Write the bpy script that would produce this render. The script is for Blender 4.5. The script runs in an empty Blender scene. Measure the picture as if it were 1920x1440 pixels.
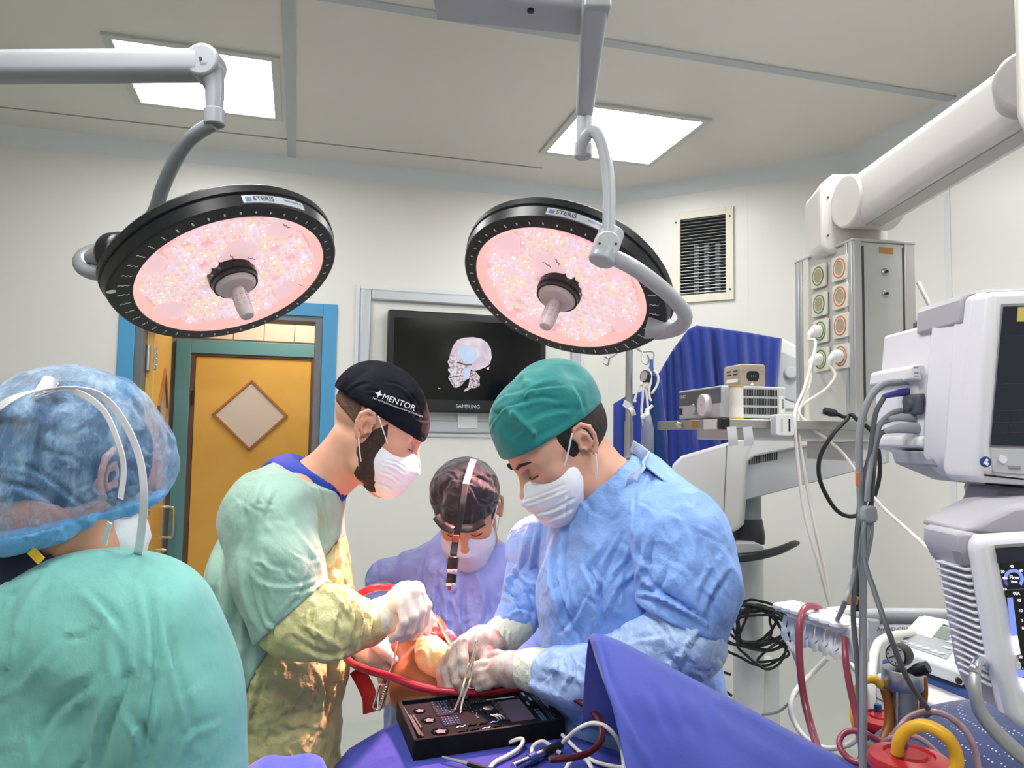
import bpy, math, random
import numpy as np
from mathutils import Vector, Matrix
random.seed(7)
scene = bpy.context.scene
COL = scene.collection
V = Vector
PI = math.pi
# ------------------------------------------------------------------ camera
EYE = V((0, 0, 1.6)); FOC = 1440.0
_p, _r = math.radians(3.9), math.radians(.86)
CF = V((0, math.cos(_p), math.sin(_p))); _R = V((1, 0, 0)); _U = _R.cross(CF)
CR = _R*math.cos(_r) + _U*math.sin(_r); CU = _U*math.cos(_r) - _R*math.sin(_r)
cam = bpy.data.cameras.new('camera'); camo = bpy.data.objects.new('camera', cam); COL.objects.link(camo)
cam.sensor_fit = 'HORIZONTAL'; cam.sensor_width = 36; cam.lens = FOC/1920*36; cam.clip_start = .02
mw = Matrix((CR, CU, -CF)).transposed().to_4x4(); mw.translation = EYE
camo.matrix_world = mw
scene.camera = camo
# ------------------------------------------------------------------ world + exposure
world = bpy.data.worlds.new('world'); scene.world = world; world.use_nodes = True
world.node_tree.nodes['Background'].inputs[0].default_value = (1, .98, .96, 1)
world.node_tree.nodes['Background'].inputs[1].default_value = .5
vs = scene.view_settings
vs.view_transform = 'Standard'; vs.look = 'None'; vs.gamma = 1; vs.use_curve_mapping = False
vs.exposure = 1.2
PANEL_W = 44.0      # watts of each ceiling panel
LAMP_W = 3.7       # watts of each surgical light

def ray(px, py): return CF + CR*((px-960)/FOC) + CU*((720-py)/FOC)
def at(px, py, Y):
    d = ray(px, py); return EYE + d*(Y/d.y)
def pz(px, py, z):
    d = ray(px, py); return EYE + d*((z-EYE.z)/d.z)
def hit(px, py, p, n):
    d = ray(px, py); n = V(n); return EYE + d*((V(p)-EYE).dot(n)/d.dot(n))
def m_px(n, Y): return n*Y/FOC          # pixels -> metres at depth Y
def frame(o, x, z):
    "matrix with origin o, x axis ~x, z axis z"
    z = V(z).normalized(); x = V(x); x = (x - z*x.dot(z)).normalized(); y = z.cross(x)
    m = Matrix((x, y, z)).transposed().to_4x4(); m.translation = V(o); return m
def zrot(o, deg):
    m = Matrix.Rotation(math.radians(deg), 4, 'Z'); m.translation = V(o); return m
# the back wall's frame: a along the wall from the room corner, n outwards (negative = into the room)
WANG = 15.5
CORNER = V((at(1142, 382, 4.8).x, 4.8, 0))
WM = zrot(CORNER, WANG)
ZC = 3.15
def W(a, n, z): return WM @ V((a, n, z))
WA = WM.to_3x3() @ V((1, 0, 0)); WN = WM.to_3x3() @ V((0, 1, 0))
def onwall(px, py, n=0.0):
    w = hit(px, py, W(0, n, 0), WN); l = WM.inverted() @ w; return l   # (a, n, z)

# ------------------------------------------------------------------ materials
def lin(c):
    if isinstance(c, str):
        c = c.lstrip('#'); c = [int(c[i:i+2], 16)/255 for i in (0, 2, 4)]
    return tuple((x/12.92 if x <= .04045 else ((x+.055)/1.055)**2.4) for x in c[:3])
MATS = {}
def mat(name, col='#808080', rough=.5, metal=0, spec=.5, emit=0, ecol=None, alpha=1, trans=0, sss=0, ssr=(.01, .004, .002),
        noise=None, bump=None, bump2=None, coat=0, sheen=0, wave=None, ior=1.45, crumple=None):
    """noise=(scale, second colour, amount[, detail]); bump=(scale, strength, distance[, stretch]); wave=(scale, strength, distance)"""
    m = bpy.data.materials.new(name); m.use_nodes = True; MATS[name] = m
    nt = m.node_tree; b = nt.nodes['Principled BSDF']; L = nt.links.new
    c = (*lin(col), 1)
    b.inputs['Base Color'].default_value = c; b.inputs['Roughness'].default_value = rough
    b.inputs['Metallic'].default_value = metal; b.inputs['Specular IOR Level'].default_value = spec
    b.inputs['IOR'].default_value = ior
    b.inputs['Alpha'].default_value = alpha; b.inputs['Transmission Weight'].default_value = trans
    b.inputs['Coat Weight'].default_value = coat; b.inputs['Sheen Weight'].default_value = sheen
    if sss:
        b.inputs['Subsurface Weight'].default_value = sss; b.inputs['Subsurface Radius'].default_value = ssr
        b.inputs['Subsurface Scale'].default_value = 1.0
    if emit:
        b.inputs['Emission Color'].default_value = (*lin(ecol or col), 1); b.inputs['Emission Strength'].default_value = emit
    tc = nt.nodes.new('ShaderNodeTexCoord')
    geo = nt.nodes.new('ShaderNodeNewGeometry')
    def noi(scale, detail=4, rough=.55, stretch=None):
        mp = nt.nodes.new('ShaderNodeMapping'); L(geo.outputs['Position'], mp.inputs['Vector'])
        if stretch: mp.inputs['Scale'].default_value = stretch
        n = nt.nodes.new('ShaderNodeTexNoise'); n.inputs['Scale'].default_value = scale
        n.inputs['Detail'].default_value = detail; n.inputs['Roughness'].default_value = rough
        L(mp.outputs['Vector'], n.inputs['Vector']); return n
    if noise:
        n = noi(noise[0], noise[3] if len(noise) > 3 else 5)
        r = nt.nodes.new('ShaderNodeMapRange'); r.inputs['From Min'].default_value = .35; r.inputs['From Max'].default_value = .68
        r.inputs['To Max'].default_value = noise[2]
        L(n.outputs['Fac'], r.inputs['Value'])
        mx = nt.nodes.new('ShaderNodeMix'); mx.data_type = 'RGBA'
        mx.inputs[6].default_value = c; mx.inputs[7].default_value = (*lin(noise[1]), 1)
        L(r.outputs['Result'], mx.inputs[0]); L(mx.outputs[2], b.inputs['Base Color'])
    prev = None
    for bp in (bump, bump2):
        if not bp: continue
        n = noi(bp[0], 6, .6, bp[3] if len(bp) > 3 else None)
        bn = nt.nodes.new('ShaderNodeBump'); bn.inputs['Strength'].default_value = bp[1]; bn.inputs['Distance'].default_value = bp[2]
        L(n.outputs['Fac'], bn.inputs['Height'])
        if prev: L(prev.outputs['Normal'], bn.inputs['Normal'])
        prev = bn
    for cp in (crumple or ()):            # crumple=((scale, strength, distance), ...): faceted creases
        n = noi(cp[0]*.6, 3); v = nt.nodes.new('ShaderNodeTexVoronoi'); v.inputs['Scale'].default_value = cp[0]; v.feature = 'SMOOTH_F1'; v.inputs['Smoothness'].default_value = .25
        ad = nt.nodes.new('ShaderNodeVectorMath'); ad.operation = 'MULTIPLY_ADD'; ad.inputs[1].default_value = (.9/cp[0],)*3
        L(n.outputs['Color'], ad.inputs[0]); L(geo.outputs['Position'], ad.inputs[2]); L(ad.outputs[0], v.inputs['Vector'])
        bn = nt.nodes.new('ShaderNodeBump'); bn.inputs['Strength'].default_value = cp[1]; bn.inputs['Distance'].default_value = cp[2]
        L(v.outputs['Distance'], bn.inputs['Height'])
        if prev: L(prev.outputs['Normal'], bn.inputs['Normal'])
        prev = bn
    if prev: L(prev.outputs['Normal'], b.inputs['Normal'])
    return m
def M_(n): return MATS[n] if isinstance(n, str) else n

# ------------------------------------------------------------------ mesh collecting
WLOC = {}
def tag(o, label=None, cat=None, group=None, kind=None):
    if label: o['label'] = label
    if cat: o['category'] = cat
    if group: o['group'] = group
    if kind: o['kind'] = kind
    return o
def place(o, wloc, parent):
    WLOC[o.name] = V(wloc)
    if parent is not None:
        o.parent = parent; o.location = V(wloc) - WLOC[parent.name]
    else: o.location = V(wloc)
def thing(name, loc, label, cat, group=None):
    o = bpy.data.objects.new(name, None); COL.objects.link(o); o.empty_display_size = .05
    place(o, loc, None); return tag(o, label, cat, group)
def from_arrays(name, vs, fs, m, parent=None, smooth=True, angle=None):
    me = bpy.data.meshes.new(name)
    vs = np.asarray(vs, dtype=float)
    lo, hi = vs.min(0), vs.max(0); c = np.array([(lo[0]+hi[0])/2, (lo[1]+hi[1])/2, lo[2]])
    me.from_pydata((vs-c).tolist(), [], fs if isinstance(fs, list) else fs.tolist()); me.update()
    if m is not None: me.materials.append(M_(m))
    if smooth:
        me.polygons.foreach_set('use_smooth', [True]*len(me.polygons))
        if angle: me.set_sharp_from_angle(angle=math.radians(angle))
    o = bpy.data.objects.new(name, me); COL.objects.link(o); place(o, V(c), parent); return o

def catmull(pts, n):
    pts = [V(p) for p in pts]
    if len(pts) < 3: return [pts[0].lerp(pts[-1], i/n) for i in range(n+1)]
    q = [pts[0]*2-pts[1]] + pts + [pts[-1]*2-pts[-2]]; out = []
    for i in range(1, len(q)-2):
        for k in range(n):
            t = k/n
            out.append(.5*((2*q[i]) + (q[i+1]-q[i-1])*t + (2*q[i-1]-5*q[i]+4*q[i+1]-q[i+2])*t*t + (3*q[i]-q[i-1]-3*q[i+1]+q[i+2])*t**3))
    out.append(pts[-1]); return out

class MB:
    def __init__(s, M=None): s.v = []; s.f = []; s.M = M or Matrix()
    def add(s, vs, fs):
        o = len(s.v); s.v += [s.M @ V(v) for v in vs]; s.f += [[i+o for i in f] for f in fs]; return s
    def box(s, c, size, rot=None):
        c = V(c); h = V(size)/2
        vs = [V((x, y, z)) for x in (-h.x, h.x) for y in (-h.y, h.y) for z in (-h.z, h.z)]
        if rot is not None: vs = [rot.to_3x3() @ v for v in vs]
        return s.add([v+c for v in vs], [(0, 1, 3, 2), (4, 6, 7, 5), (0, 4, 5, 1), (2, 3, 7, 6), (0, 2, 6, 4), (1, 5, 7, 3)])
    def span(s, a, b): return s.box([(x+y)/2 for x, y in zip(a, b)], [abs(y-x) for x, y in zip(a, b)])
    def cyl(s, p0, p1, r0, r1=None, n=16, caps=True):
        r1 = r0 if r1 is None else r1
        p0, p1 = V(p0), V(p1); d = (p1-p0).normalized(); u = d.orthogonal().normalized(); w = d.cross(u)
        vs = [p0+(u*math.cos(t)+w*math.sin(t))*r0 for t in [2*PI*i/n for i in range(n)]]
        vs += [p1+(u*math.cos(t)+w*math.sin(t))*r1 for t in [2*PI*i/n for i in range(n)]]
        fs = [(i, (i+1) % n, n+(i+1) % n, n+i) for i in range(n)]
        if caps: fs += [tuple(range(n-1, -1, -1)), tuple(range(n, 2*n))]
        return s.add(vs, fs)
    def tube(s, pts, r, n=8, sm=6, closed=False, flat=1.0):
        P = catmull(pts, sm) if sm else [V(p) for p in pts]
        N = len(P); rr = r if hasattr(r, '__len__') else [r]*N
        if len(rr) != N: rr = list(np.interp(np.linspace(0, 1, N), np.linspace(0, 1, len(rr)), rr))
        vs, fs = [], []; u = None
        for i, p in enumerate(P):
            d = (P[min(i+1, N-1)]-P[max(i-1, 0)])
            d = d.normalized() if d.length > 1e-9 else V((0, 0, 1))
            u = d.orthogonal().normalized() if u is None else (u-d*u.dot(d)).normalized()
            w = d.cross(u)
            vs += [p+(u*math.cos(2*PI*k/n)+w*math.sin(2*PI*k/n)*flat)*rr[i] for k in range(n)]
        for i in range(N-1):
            fs += [(i*n+k, i*n+(k+1) % n, (i+1)*n+(k+1) % n, (i+1)*n+k) for k in range(n)]
        fs += [tuple(range(n-1, -1, -1)), tuple((N-1)*n+k for k in range(n))]
        return s.add(vs, fs)
    def ribbon(s, pts, wdir, w, t, sm=6):
        "flat strap: along pts, width w along wdir, thickness t"
        P = catmull(pts, sm) if sm else [V(p) for p in pts]; N = len(P); vs, fs = [], []
        wl = wdir if isinstance(wdir, (list, tuple)) and isinstance(wdir[0], V) else None
        for i, p in enumerate(P):
            d = (P[min(i+1, N-1)]-P[max(i-1, 0)]).normalized()
            wd = V(wdir) if wl is None else wl[min(int(i*len(wl)/N), len(wl)-1)]
            wd = (wd-d*wd.dot(d)).normalized(); nn = d.cross(wd)
            vs += [p+wd*w/2+nn*t/2, p-wd*w/2+nn*t/2, p-wd*w/2-nn*t/2, p+wd*w/2-nn*t/2]
        for i in range(N-1): fs += [(i*4+k, i*4+(k+1) % 4, i*4+4+(k+1) % 4, i*4+4+k) for k in range(4)]
        fs += [(3, 2, 1, 0), tuple((N-1)*4+k for k in range(4))]
        return s.add(vs, fs)
    def lathe(s, prof, n=24, T=None, caps=True):
        T = T or Matrix(); vs, fs = [], []
        for r, z in prof: vs += [T @ V((r*math.cos(2*PI*k/n), r*math.sin(2*PI*k/n), z)) for k in range(n)]
        for i in range(len(prof)-1):
            fs += [(i*n+k, i*n+(k+1) % n, (i+1)*n+(k+1) % n, (i+1)*n+k) for k in range(n)]
        if caps and prof[0][0] > 1e-6: fs.append(tuple(range(n-1, -1, -1)))
        if caps and prof[-1][0] > 1e-6: fs.append(tuple((len(prof)-1)*n+k for k in range(n)))
        return s.add(vs, fs)
    def ring(s, ro, ri, z0, z1, n=48, T=None):
        T = T or Matrix(); vs, fs = [], []
        for r, z in ((ro, z0), (ro, z1), (ri, z1), (ri, z0)): vs += [T @ V((r*math.cos(2*PI*k/n), r*math.sin(2*PI*k/n), z)) for k in range(n)]
        for i in range(4):
            j = (i+1) % 4; fs += [(i*n+k, i*n+(k+1) % n, j*n+(k+1) % n, j*n+k) for k in range(n)]
        return s.add(vs, fs)
    def prism(s, poly, h, T=None, z0=0):
        T = T or Matrix(); n = len(poly)
        vs = [T @ V((x, y, z0)) for x, y in poly] + [T @ V((x, y, z0+h)) for x, y in poly]
        return s.add(vs, [tuple(range(n-1, -1, -1)), tuple(range(n, 2*n))] + [(i, (i+1) % n, n+(i+1) % n, n+i) for i in range(n)])
    def solid(s, front, back):
        "prism between two 3-D outlines"
        n = len(front)
        return s.add(list(front)+list(back), [tuple(range(n)), tuple(range(2*n-1, n-1, -1))] + [((i+1) % n, i, n+i, n+(i+1) % n) for i in range(n)])
    def ball(s, c, r, n=12, m=8, T=None):
        T = T or Matrix(); r = (r, r, r) if not hasattr(r, '__len__') else r; c = V(c)
        vs, fs = [], []
        for i in range(m+1):
            t = PI*i/m
            vs += [T @ (c+V((r[0]*math.sin(t)*math.cos(2*PI*k/n), r[1]*math.sin(t)*math.sin(2*PI*k/n), r[2]*math.cos(t)))) for k in range(n)]
        for i in range(m): fs += [(i*n+k, (i+1)*n+k, (i+1)*n+(k+1) % n, i*n+(k+1) % n) for k in range(n)]
        return s.add(vs, fs)
    def build(s, name, m, parent=None, bevel=0, seg=2, smooth=True, angle=35, sub=0):
        o = from_arrays(name, [tuple(v) for v in s.v], [list(f) for f in s.f], m, parent, smooth, angle)
        if bevel:
            b = o.modifiers.new('bevel', 'BEVEL'); b.width = bevel; b.segments = seg; b.limit_method = 'ANGLE'; b.angle_limit = math.radians(40); b.harden_normals = False
        if sub:
            b = o.modifiers.new('sub', 'SUBSURF'); b.levels = b.render_levels = sub
        return o
def struct(o): o['kind'] = 'structure'; return o
def copy_to(src, name, wloc, parent, rot=None):
    o = src.copy(); o.name = name; COL.objects.link(o); o.parent = None
    place(o, wloc, parent)
    if rot is not None: o.rotation_euler = rot
    return o
def rrect(w, h, r, n=4):
    out = []
    for cx, cy, a0 in ((w/2-r, h/2-r, 0), (-w/2+r, h/2-r, 90), (-w/2+r, -h/2+r, 180), (w/2-r, -h/2+r, 270)):
        out += [(cx+r*math.cos(math.radians(a0+90*i/n)), cy+r*math.sin(math.radians(a0+90*i/n))) for i in range(n+1)]
    return out
def text(name, s, size, M, m, parent, ext=.0006, align='LEFT', sx=1.0, shear=0, warp=None):
    c = bpy.data.curves.new(name, 'FONT'); c.body = s; c.size = size; c.extrude = ext; c.align_x = align; c.align_y = 'CENTER'; c.shear = shear; c.resolution_u = 3
    o = bpy.data.objects.new('tmp', c); COL.objects.link(o)
    dg = bpy.context.evaluated_depsgraph_get(); me = bpy.data.meshes.new_from_object(o.evaluated_get(dg))
    bpy.data.objects.remove(o); bpy.data.curves.remove(c)
    vs = []
    for v in me.vertices:
        p = V((v.co.x*sx, v.co.y, v.co.z)); vs.append(tuple(warp(p) if warp else M @ p))
    fs = [list(p.vertices) for p in me.polygons]; bpy.data.meshes.remove(me)
    return from_arrays(name, vs, fs, m, parent, smooth=False)
# ------------------------------------------------------------------ smooth solid modelling (distance field -> mesh)
def axis(lo, hi, coarse, flo=None, fhi=None, fine=None):
    if flo is None: return np.arange(lo, hi+coarse, coarse)
    flo, fhi = max(lo, flo), min(hi, fhi)
    return np.unique(np.concatenate([np.arange(flo, fhi, fine), np.arange(fhi, hi+coarse, coarse), -np.arange(-flo, -lo+coarse, coarse)]).round(6))
class Field:
    def __init__(s, lo, hi, vox, fine=None):
        "fine=(lo, hi, vox): box with a finer grid"
        s.ax = [axis(lo[i], hi[i], vox, *((fine[0][i], fine[1][i], fine[2]) if fine else ())) for i in range(3)]
        s.F = np.full([len(a) for a in s.ax], 1.0, np.float32)
        s.M = Matrix(); s.sc = 1.0
    def at(s, M, sc=1.0): s.M = M; s.sc = sc; return s
    def _blk(s, lo, hi):
        sl = []
        for i in range(3):
            a = s.ax[i]; i0 = max(0, np.searchsorted(a, lo[i])-1); i1 = min(len(a), np.searchsorted(a, hi[i])+1)
            if i1-i0 < 1: return None, None
            sl.append(slice(i0, i1))
        g = np.meshgrid(*[s.ax[i][sl[i]].astype(np.float32) for i in range(3)], indexing='ij', sparse=True)
        return tuple(sl), g
    def _mix(s, sl, d, k, sub):
        F = s.F[sl]; d = d.astype(np.float32)
        if sub:
            h = np.clip(.5-.5*(F+d)/max(k, 1e-6), 0, 1); s.F[sl] = F+(-d-F)*h+k*h*(1-h)
        else:
            h = np.clip(.5+.5*(F-d)/max(k, 1e-6), 0, 1); s.F[sl] = F+(d-F)*h-k*h*(1-h)
    def _cone_d(s, g, a, ra, b, rb, flat=None):
        a, b = np.array(a, np.float32), np.array(b, np.float32)
        if flat is not None:            # flat=(direction, factor): squashed along a direction
            fd, ff = np.array(flat[0], np.float32), flat[1]; fd = fd/np.linalg.norm(fd)
            dot = (g[0]-a[0])*fd[0]+(g[1]-a[1])*fd[1]+(g[2]-a[2])*fd[2]
            e = dot*(1/ff-1); g = [g[i]+fd[i]*e for i in range(3)]
            b = a+(b-a)+fd*np.dot(b-a, fd)*(1/ff-1)
        ba = b-a; L2 = float(ba@ba)+1e-12
        p = [g[i]-a[i] for i in range(3)]
        t = np.clip((p[0]*ba[0]+p[1]*ba[1]+p[2]*ba[2])/L2, 0, 1)
        d = np.sqrt((p[0]-ba[0]*t)**2+(p[1]-ba[1]*t)**2+(p[2]-ba[2]*t)**2)
        return d-(ra+(rb-ra)*t)
    def cone(s, a, ra, b, rb=None, k=.01, sub=False, flat=None, pad=.03):
        rb = ra if rb is None else rb
        a, b = s.M @ V(a), s.M @ V(b); ra *= s.sc; rb *= s.sc; k *= s.sc
        if flat is not None: flat = (s.M.to_3x3() @ V(flat[0]), flat[1])
        R = max(ra, rb)*(max(1, flat[1]) if flat else 1)+k+pad
        sl, g = s._blk([min(a[i], b[i])-R for i in range(3)], [max(a[i], b[i])+R for i in range(3)])
        if sl: s._mix(sl, s._cone_d(g, a, ra, b, rb, flat), k, sub)
        return s
    def chain(s, pts, rs, k=.01, sub=False, flat=None):
        for i in range(len(pts)-1): s.cone(pts[i], rs[i], pts[i+1], rs[i+1], k, sub, flat)
        return s
    def ell(s, c, r, k=.01, sub=False, rot=None, pad=.03):
        c = s.M @ V(c); r = [x*s.sc for x in r]; k *= s.sc
        Q = s.M.to_3x3().normalized() @ (rot.to_3x3() if rot is not None else Matrix.Identity(3))
        R = max(r)+k+pad
        sl, g = s._blk([x-R for x in c], [x+R for x in c])
        if not sl: return s
        p = [g[i]-c[i] for i in range(3)]
        q = [Q[0][j]*p[0]+Q[1][j]*p[1]+Q[2][j]*p[2] for j in range(3)]
        k0 = np.sqrt(sum((q[j]/r[j])**2 for j in range(3))); k1 = np.sqrt(sum((q[j]/r[j]**2)**2 for j in range(3)))+1e-9
        s._mix(sl, np.where(k0 < .02, -min(r), k0*(k0-1)/k1), k, sub); return s
    def full(s): return np.meshgrid(*[a.astype(np.float32) for a in s.ax], indexing='ij', sparse=True)
    def cut(s, p, n, k=.002):
        "keep the side that n points away from"
        p = s.M @ V(p); n = (s.M.to_3x3() @ V(n)).normalized(); g = s.full()
        d = (g[0]-p[0])*n[0]+(g[1]-p[1])*n[1]+(g[2]-p[2])*n[2]
        h = np.clip(.5-.5*(s.F-d)/k, 0, 1); s.F = (s.F+(d-s.F)*h+k*h*(1-h)).astype(np.float32); return s
    def fold(s, pts, w, amp, w1=None):
        "a crease (amp<0) or ridge (amp>0) along a polyline of world points"
        for i in range(len(pts)-1):
            a, b = V(pts[i]), V(pts[i+1]); R = 3*w
            sl, g = s._blk([min(a[j], b[j])-R for j in range(3)], [max(a[j], b[j])+R for j in range(3)])
            if not sl: continue
            d = s._cone_d(g, a, 0, b, 0); ba = b-a; L2 = ba.length_squared+1e-9
            t = np.clip(((g[0]-a.x)*ba.x+(g[1]-a.y)*ba.y+(g[2]-a.z)*ba.z)/L2, 0, 1)
            n = len(pts)-1; u = (i+t)/n
            s.F[sl] -= (amp*np.sin(np.clip(u*.9+.05, 0, 1)*PI)**.7*np.exp(-(d/w)**2)).astype(np.float32)
        return s
    def ripple(s, amp, freq, d, warp=.5, seed=0, power=1.0):
        "long soft cloth folds: ridges across direction d, domain-warped"
        g = s.full(); d = V(d).normalized(); u = d.orthogonal().normalized(); w = d.cross(u)
        rs = np.random.RandomState(seed); ph = rs.rand(8)*6.28
        A = g[0]*d.x+g[1]*d.y+g[2]*d.z; B = g[0]*u.x+g[1]*u.y+g[2]*u.z; Cc = g[0]*w.x+g[1]*w.y+g[2]*w.z
        f = freq
        wv = warp*(np.sin(B*f*.35+ph[0])+np.sin(Cc*f*.45+ph[1])+.6*np.sin((A+B)*f*.6+ph[2]))
        v = np.sin(A*f+wv*2+ph[3])*.6+.4*np.sin(A*f*1.9+wv*3+ph[4]+Cc*f*.3)
        m = .55+.45*np.sin(B*f*.3+ph[5])*np.sin(Cc*f*.37+ph[6])
        s.F -= (amp*np.sign(v)*np.abs(v)**power*m).astype(np.float32); return s
    def mesh(s, name, m, parent=None, F=None, creases=()):
        F = s.F if F is None else F
        vs, fs = surface_nets(F, s.ax)
        if len(fs) == 0: print('EMPTY FIELD', name); return None
        if creases: vs = crease(vs, fs, creases)
        return from_arrays(name, vs, fs, m, parent, True)
def surface_nets(F, ax):
    S = F < 0; nx, ny, nz = F.shape
    c = np.zeros((nx-1, ny-1, nz-1), np.int8)
    for i in (0, 1):
        for j in (0, 1):
            for k in (0, 1): c += S[i:nx-1+i, j:ny-1+j, k:nz-1+k]
    act = (c > 0) & (c < 8); I = np.argwhere(act)
    if len(I) == 0: return np.zeros((0, 3)), np.zeros((0, 4), int)
    idx = np.full(act.shape, -1, np.int64); idx[act] = np.arange(len(I))
    acc = np.zeros((len(I), 3)); cnt = np.zeros(len(I))
    cs = [(i, j, k) for i in (0, 1) for j in (0, 1) for k in (0, 1)]
    val = {o: F[I[:, 0]+o[0], I[:, 1]+o[1], I[:, 2]+o[2]] for o in cs}
    for o in cs:
        for d in range(3):
            if o[d]: continue
            q = list(o); q[d] = 1; q = tuple(q)
            a, b = val[o], val[q]; mk = (a < 0) != (b < 0); t = np.where(mk, a/np.where(mk, a-b, 1), 0)
            for e in range(3):
                lo = ax[e][I[:, e]+o[e]]; hi = ax[e][I[:, e]+q[e]]
                acc[:, e] += np.where(mk, lo+(hi-lo)*t, 0)
            cnt += mk
    vs = acc/cnt[:, None]; fs = []
    for d in range(3):
        e, f = (d+1) % 3, (d+2) % 3
        sl0 = [slice(None)]*3; sl1 = [slice(None)]*3; sl0[d] = slice(0, -1); sl1[d] = slice(1, None)
        a, b = S[tuple(sl0)], S[tuple(sl1)]
        E = np.argwhere(a != b); ok = (E[:, e] > 0) & (E[:, f] > 0) & (E[:, e] < F.shape[e]-1) & (E[:, f] < F.shape[f]-1); E = E[ok]
        fl = a[tuple(E.T)]
        q = []
        for de, df in ((-1, -1), (0, -1), (0, 0), (-1, 0)):
            X = E.copy(); X[:, e] += de; X[:, f] += df; q.append(idx[X[:, 0], X[:, 1], X[:, 2]])
        q = np.stack(q, 1); q[~fl] = q[~fl][:, ::-1]; fs.append(q)
    fs = np.concatenate(fs); return vs, fs[(fs >= 0).all(1)]

def vnormals(vs, fs):
    n = np.cross(vs[fs[:, 2]]-vs[fs[:, 0]], vs[fs[:, 3]]-vs[fs[:, 1]]); N = np.zeros_like(vs)
    for k in range(4): np.add.at(N, fs[:, k], n)
    return N/(np.linalg.norm(N, axis=1)[:, None]+1e-12)
_e, _f, _r_, _u_ = [np.array(v) for v in (EYE, CF, CR, CU)]
def crease(vs, fs, lines):
    """cloth creases traced from the photograph, pressed into the surface along its normals.
    line = (points in photo pixels, width in pixels, depth in metres); each is a valley with a raised lip"""
    N = vnormals(vs, fs); d = vs-_e; z = d@_f
    px = 960+FOC*(d@_r_)/z; py = 720-FOC*(d@_u_)/z
    face = np.clip(-(N*(d/np.linalg.norm(d, axis=1)[:, None])).sum(1)*2.5, 0, 1); D = np.zeros(len(vs))
    for pts, w, a in lines:
        P = np.array([(q.x, q.y) for q in catmull([V((x, y, 0)) for x, y in pts], 6)]); R = 4*w
        m = (px > P[:, 0].min()-R) & (px < P[:, 0].max()+R) & (py > P[:, 1].min()-R) & (py < P[:, 1].max()+R)
        I = np.nonzero(m)[0]
        if len(I) == 0: continue
        x, y = px[I], py[I]; best = np.full(len(I), 1e9); sd = np.zeros(len(I)); uu = np.zeros(len(I)); n = len(P)-1
        for k in range(n):
            ax_, ay = P[k]; bx_, by = P[k+1]; ex, ey = bx_-ax_, by-ay; L2 = ex*ex+ey*ey+1e-9
            t = np.clip(((x-ax_)*ex+(y-ay)*ey)/L2, 0, 1); qx, qy = x-ax_-ex*t, y-ay-ey*t; dd = np.hypot(qx, qy)
            up = dd < best; best[up] = dd[up]; sd[up] = (np.sign(ex*qy-ey*qx)*dd)[up]; uu[up] = ((k+t)/n)[up]
        s_ = sd/w; prof = -np.exp(-s_**2)+.85*np.exp(-((s_-1.5)/1.1)**2)
        D[I] += a*prof*np.sin(np.clip(uu*.94+.03, 0, 1)*PI)**.6
    return vs+N*(D*face)[:, None]
def rcreases(seed, n, box, ang, spread, ln=(30, 90), w=(3, 6), a=(.002, .005)):
    g = random.Random(seed); out = []
    for i in range(n):
        x, y = g.uniform(box[0], box[2]), g.uniform(box[1], box[3]); t = math.radians(ang+g.uniform(-spread, spread)); L = g.uniform(*ln); c = g.uniform(-.25, .25)
        dx, dy = math.cos(t), math.sin(t)
        out.append(([(x-dx*L/2, y-dy*L/2), (x-dy*L*c, y+dx*L*c), (x+dx*L/2, y+dy*L/2)], g.uniform(*w), g.uniform(*a)*g.choice((1, 1, -1))))
    return out
# ================================================================== materials of the place
mat('wall_paint', '#dcdbd7', .32, spec=.5, bump=(2.2, .12, .02), noise=(1.3, '#d6d6d1', .5))
mat('ceiling_paint', '#d9d5cf', .34, spec=.45, bump=(1.5, .1, .02), noise=(1.1, '#d3cfc8', .5))
mat('cove_grey', '#d3d8dc', .45); mat('strip_grey', '#b4b9bb', .5); mat('seam_line', '#9a9a94', .6)
mat('joint_pale', '#d3d5d6', .4)
mat('vinyl_floor', '#b9c0b8', .35, noise=(6, '#aeb6ae', .6))
mat('door_blue', '#4a93c0', .5, bump=(9, .05, .01)); mat('door_teal', '#5a8a90', .5); mat('steel_dark', '#6e7378', .45, metal=.5)
mat('door_yellow', '#d3a750', .42, noise=(5, '#c99a42', .5), bump=(25, .05, .004))
mat('door_edge', '#c99a4a', .5); mat('brown_reveal', '#5d4339', .6); mat('wood_trim', '#a8703a', .5, noise=(22, '#8d5a2c', .7))
mat('door_glass', '#c9bfb6', .12, spec=.6, coat=.4)
mat('tile_pink', '#d9c3b0', .3, noise=(3, '#cdb5a2', .5)); mat('grout', '#9b8474', .8)
mat('chrome', '#d8dadc', .18, metal=1); mat('steel', '#b9bcbe', .32, metal=1); mat('steel_soft', '#a9acad', .45, metal=.8)
mat('white_plastic', '#e4e4e4', .38, noise=(3, '#dcdddf', .5)); mat('cream_plastic', '#dcd7c6', .45); mat('black_plastic', '#15171a', .38); mat('black_rubber', '#101113', .55)
mat('grey_plastic', '#a9abb1', .42); mat('light_grey', '#c9cbcd', .42, noise=(4, '#c2c4c7', .5)); mat('mid_grey', '#8b8d90', .45); mat('dark_grey', '#4a4d52', .45)
mat('screw_dark', '#3a3733', .4, metal=.6); mat('screen_black', '#07080a', .12, spec=.5)
mat('dark_void', '#0a0a0b', .9); mat('duct_grey', '#6a6d70', .6)
mat('white_print', '#e8e8e6', .6); mat('dark_print', '#2a2f3d', .6); mat('panel_frame', '#c6c7c2', .45)
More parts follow.
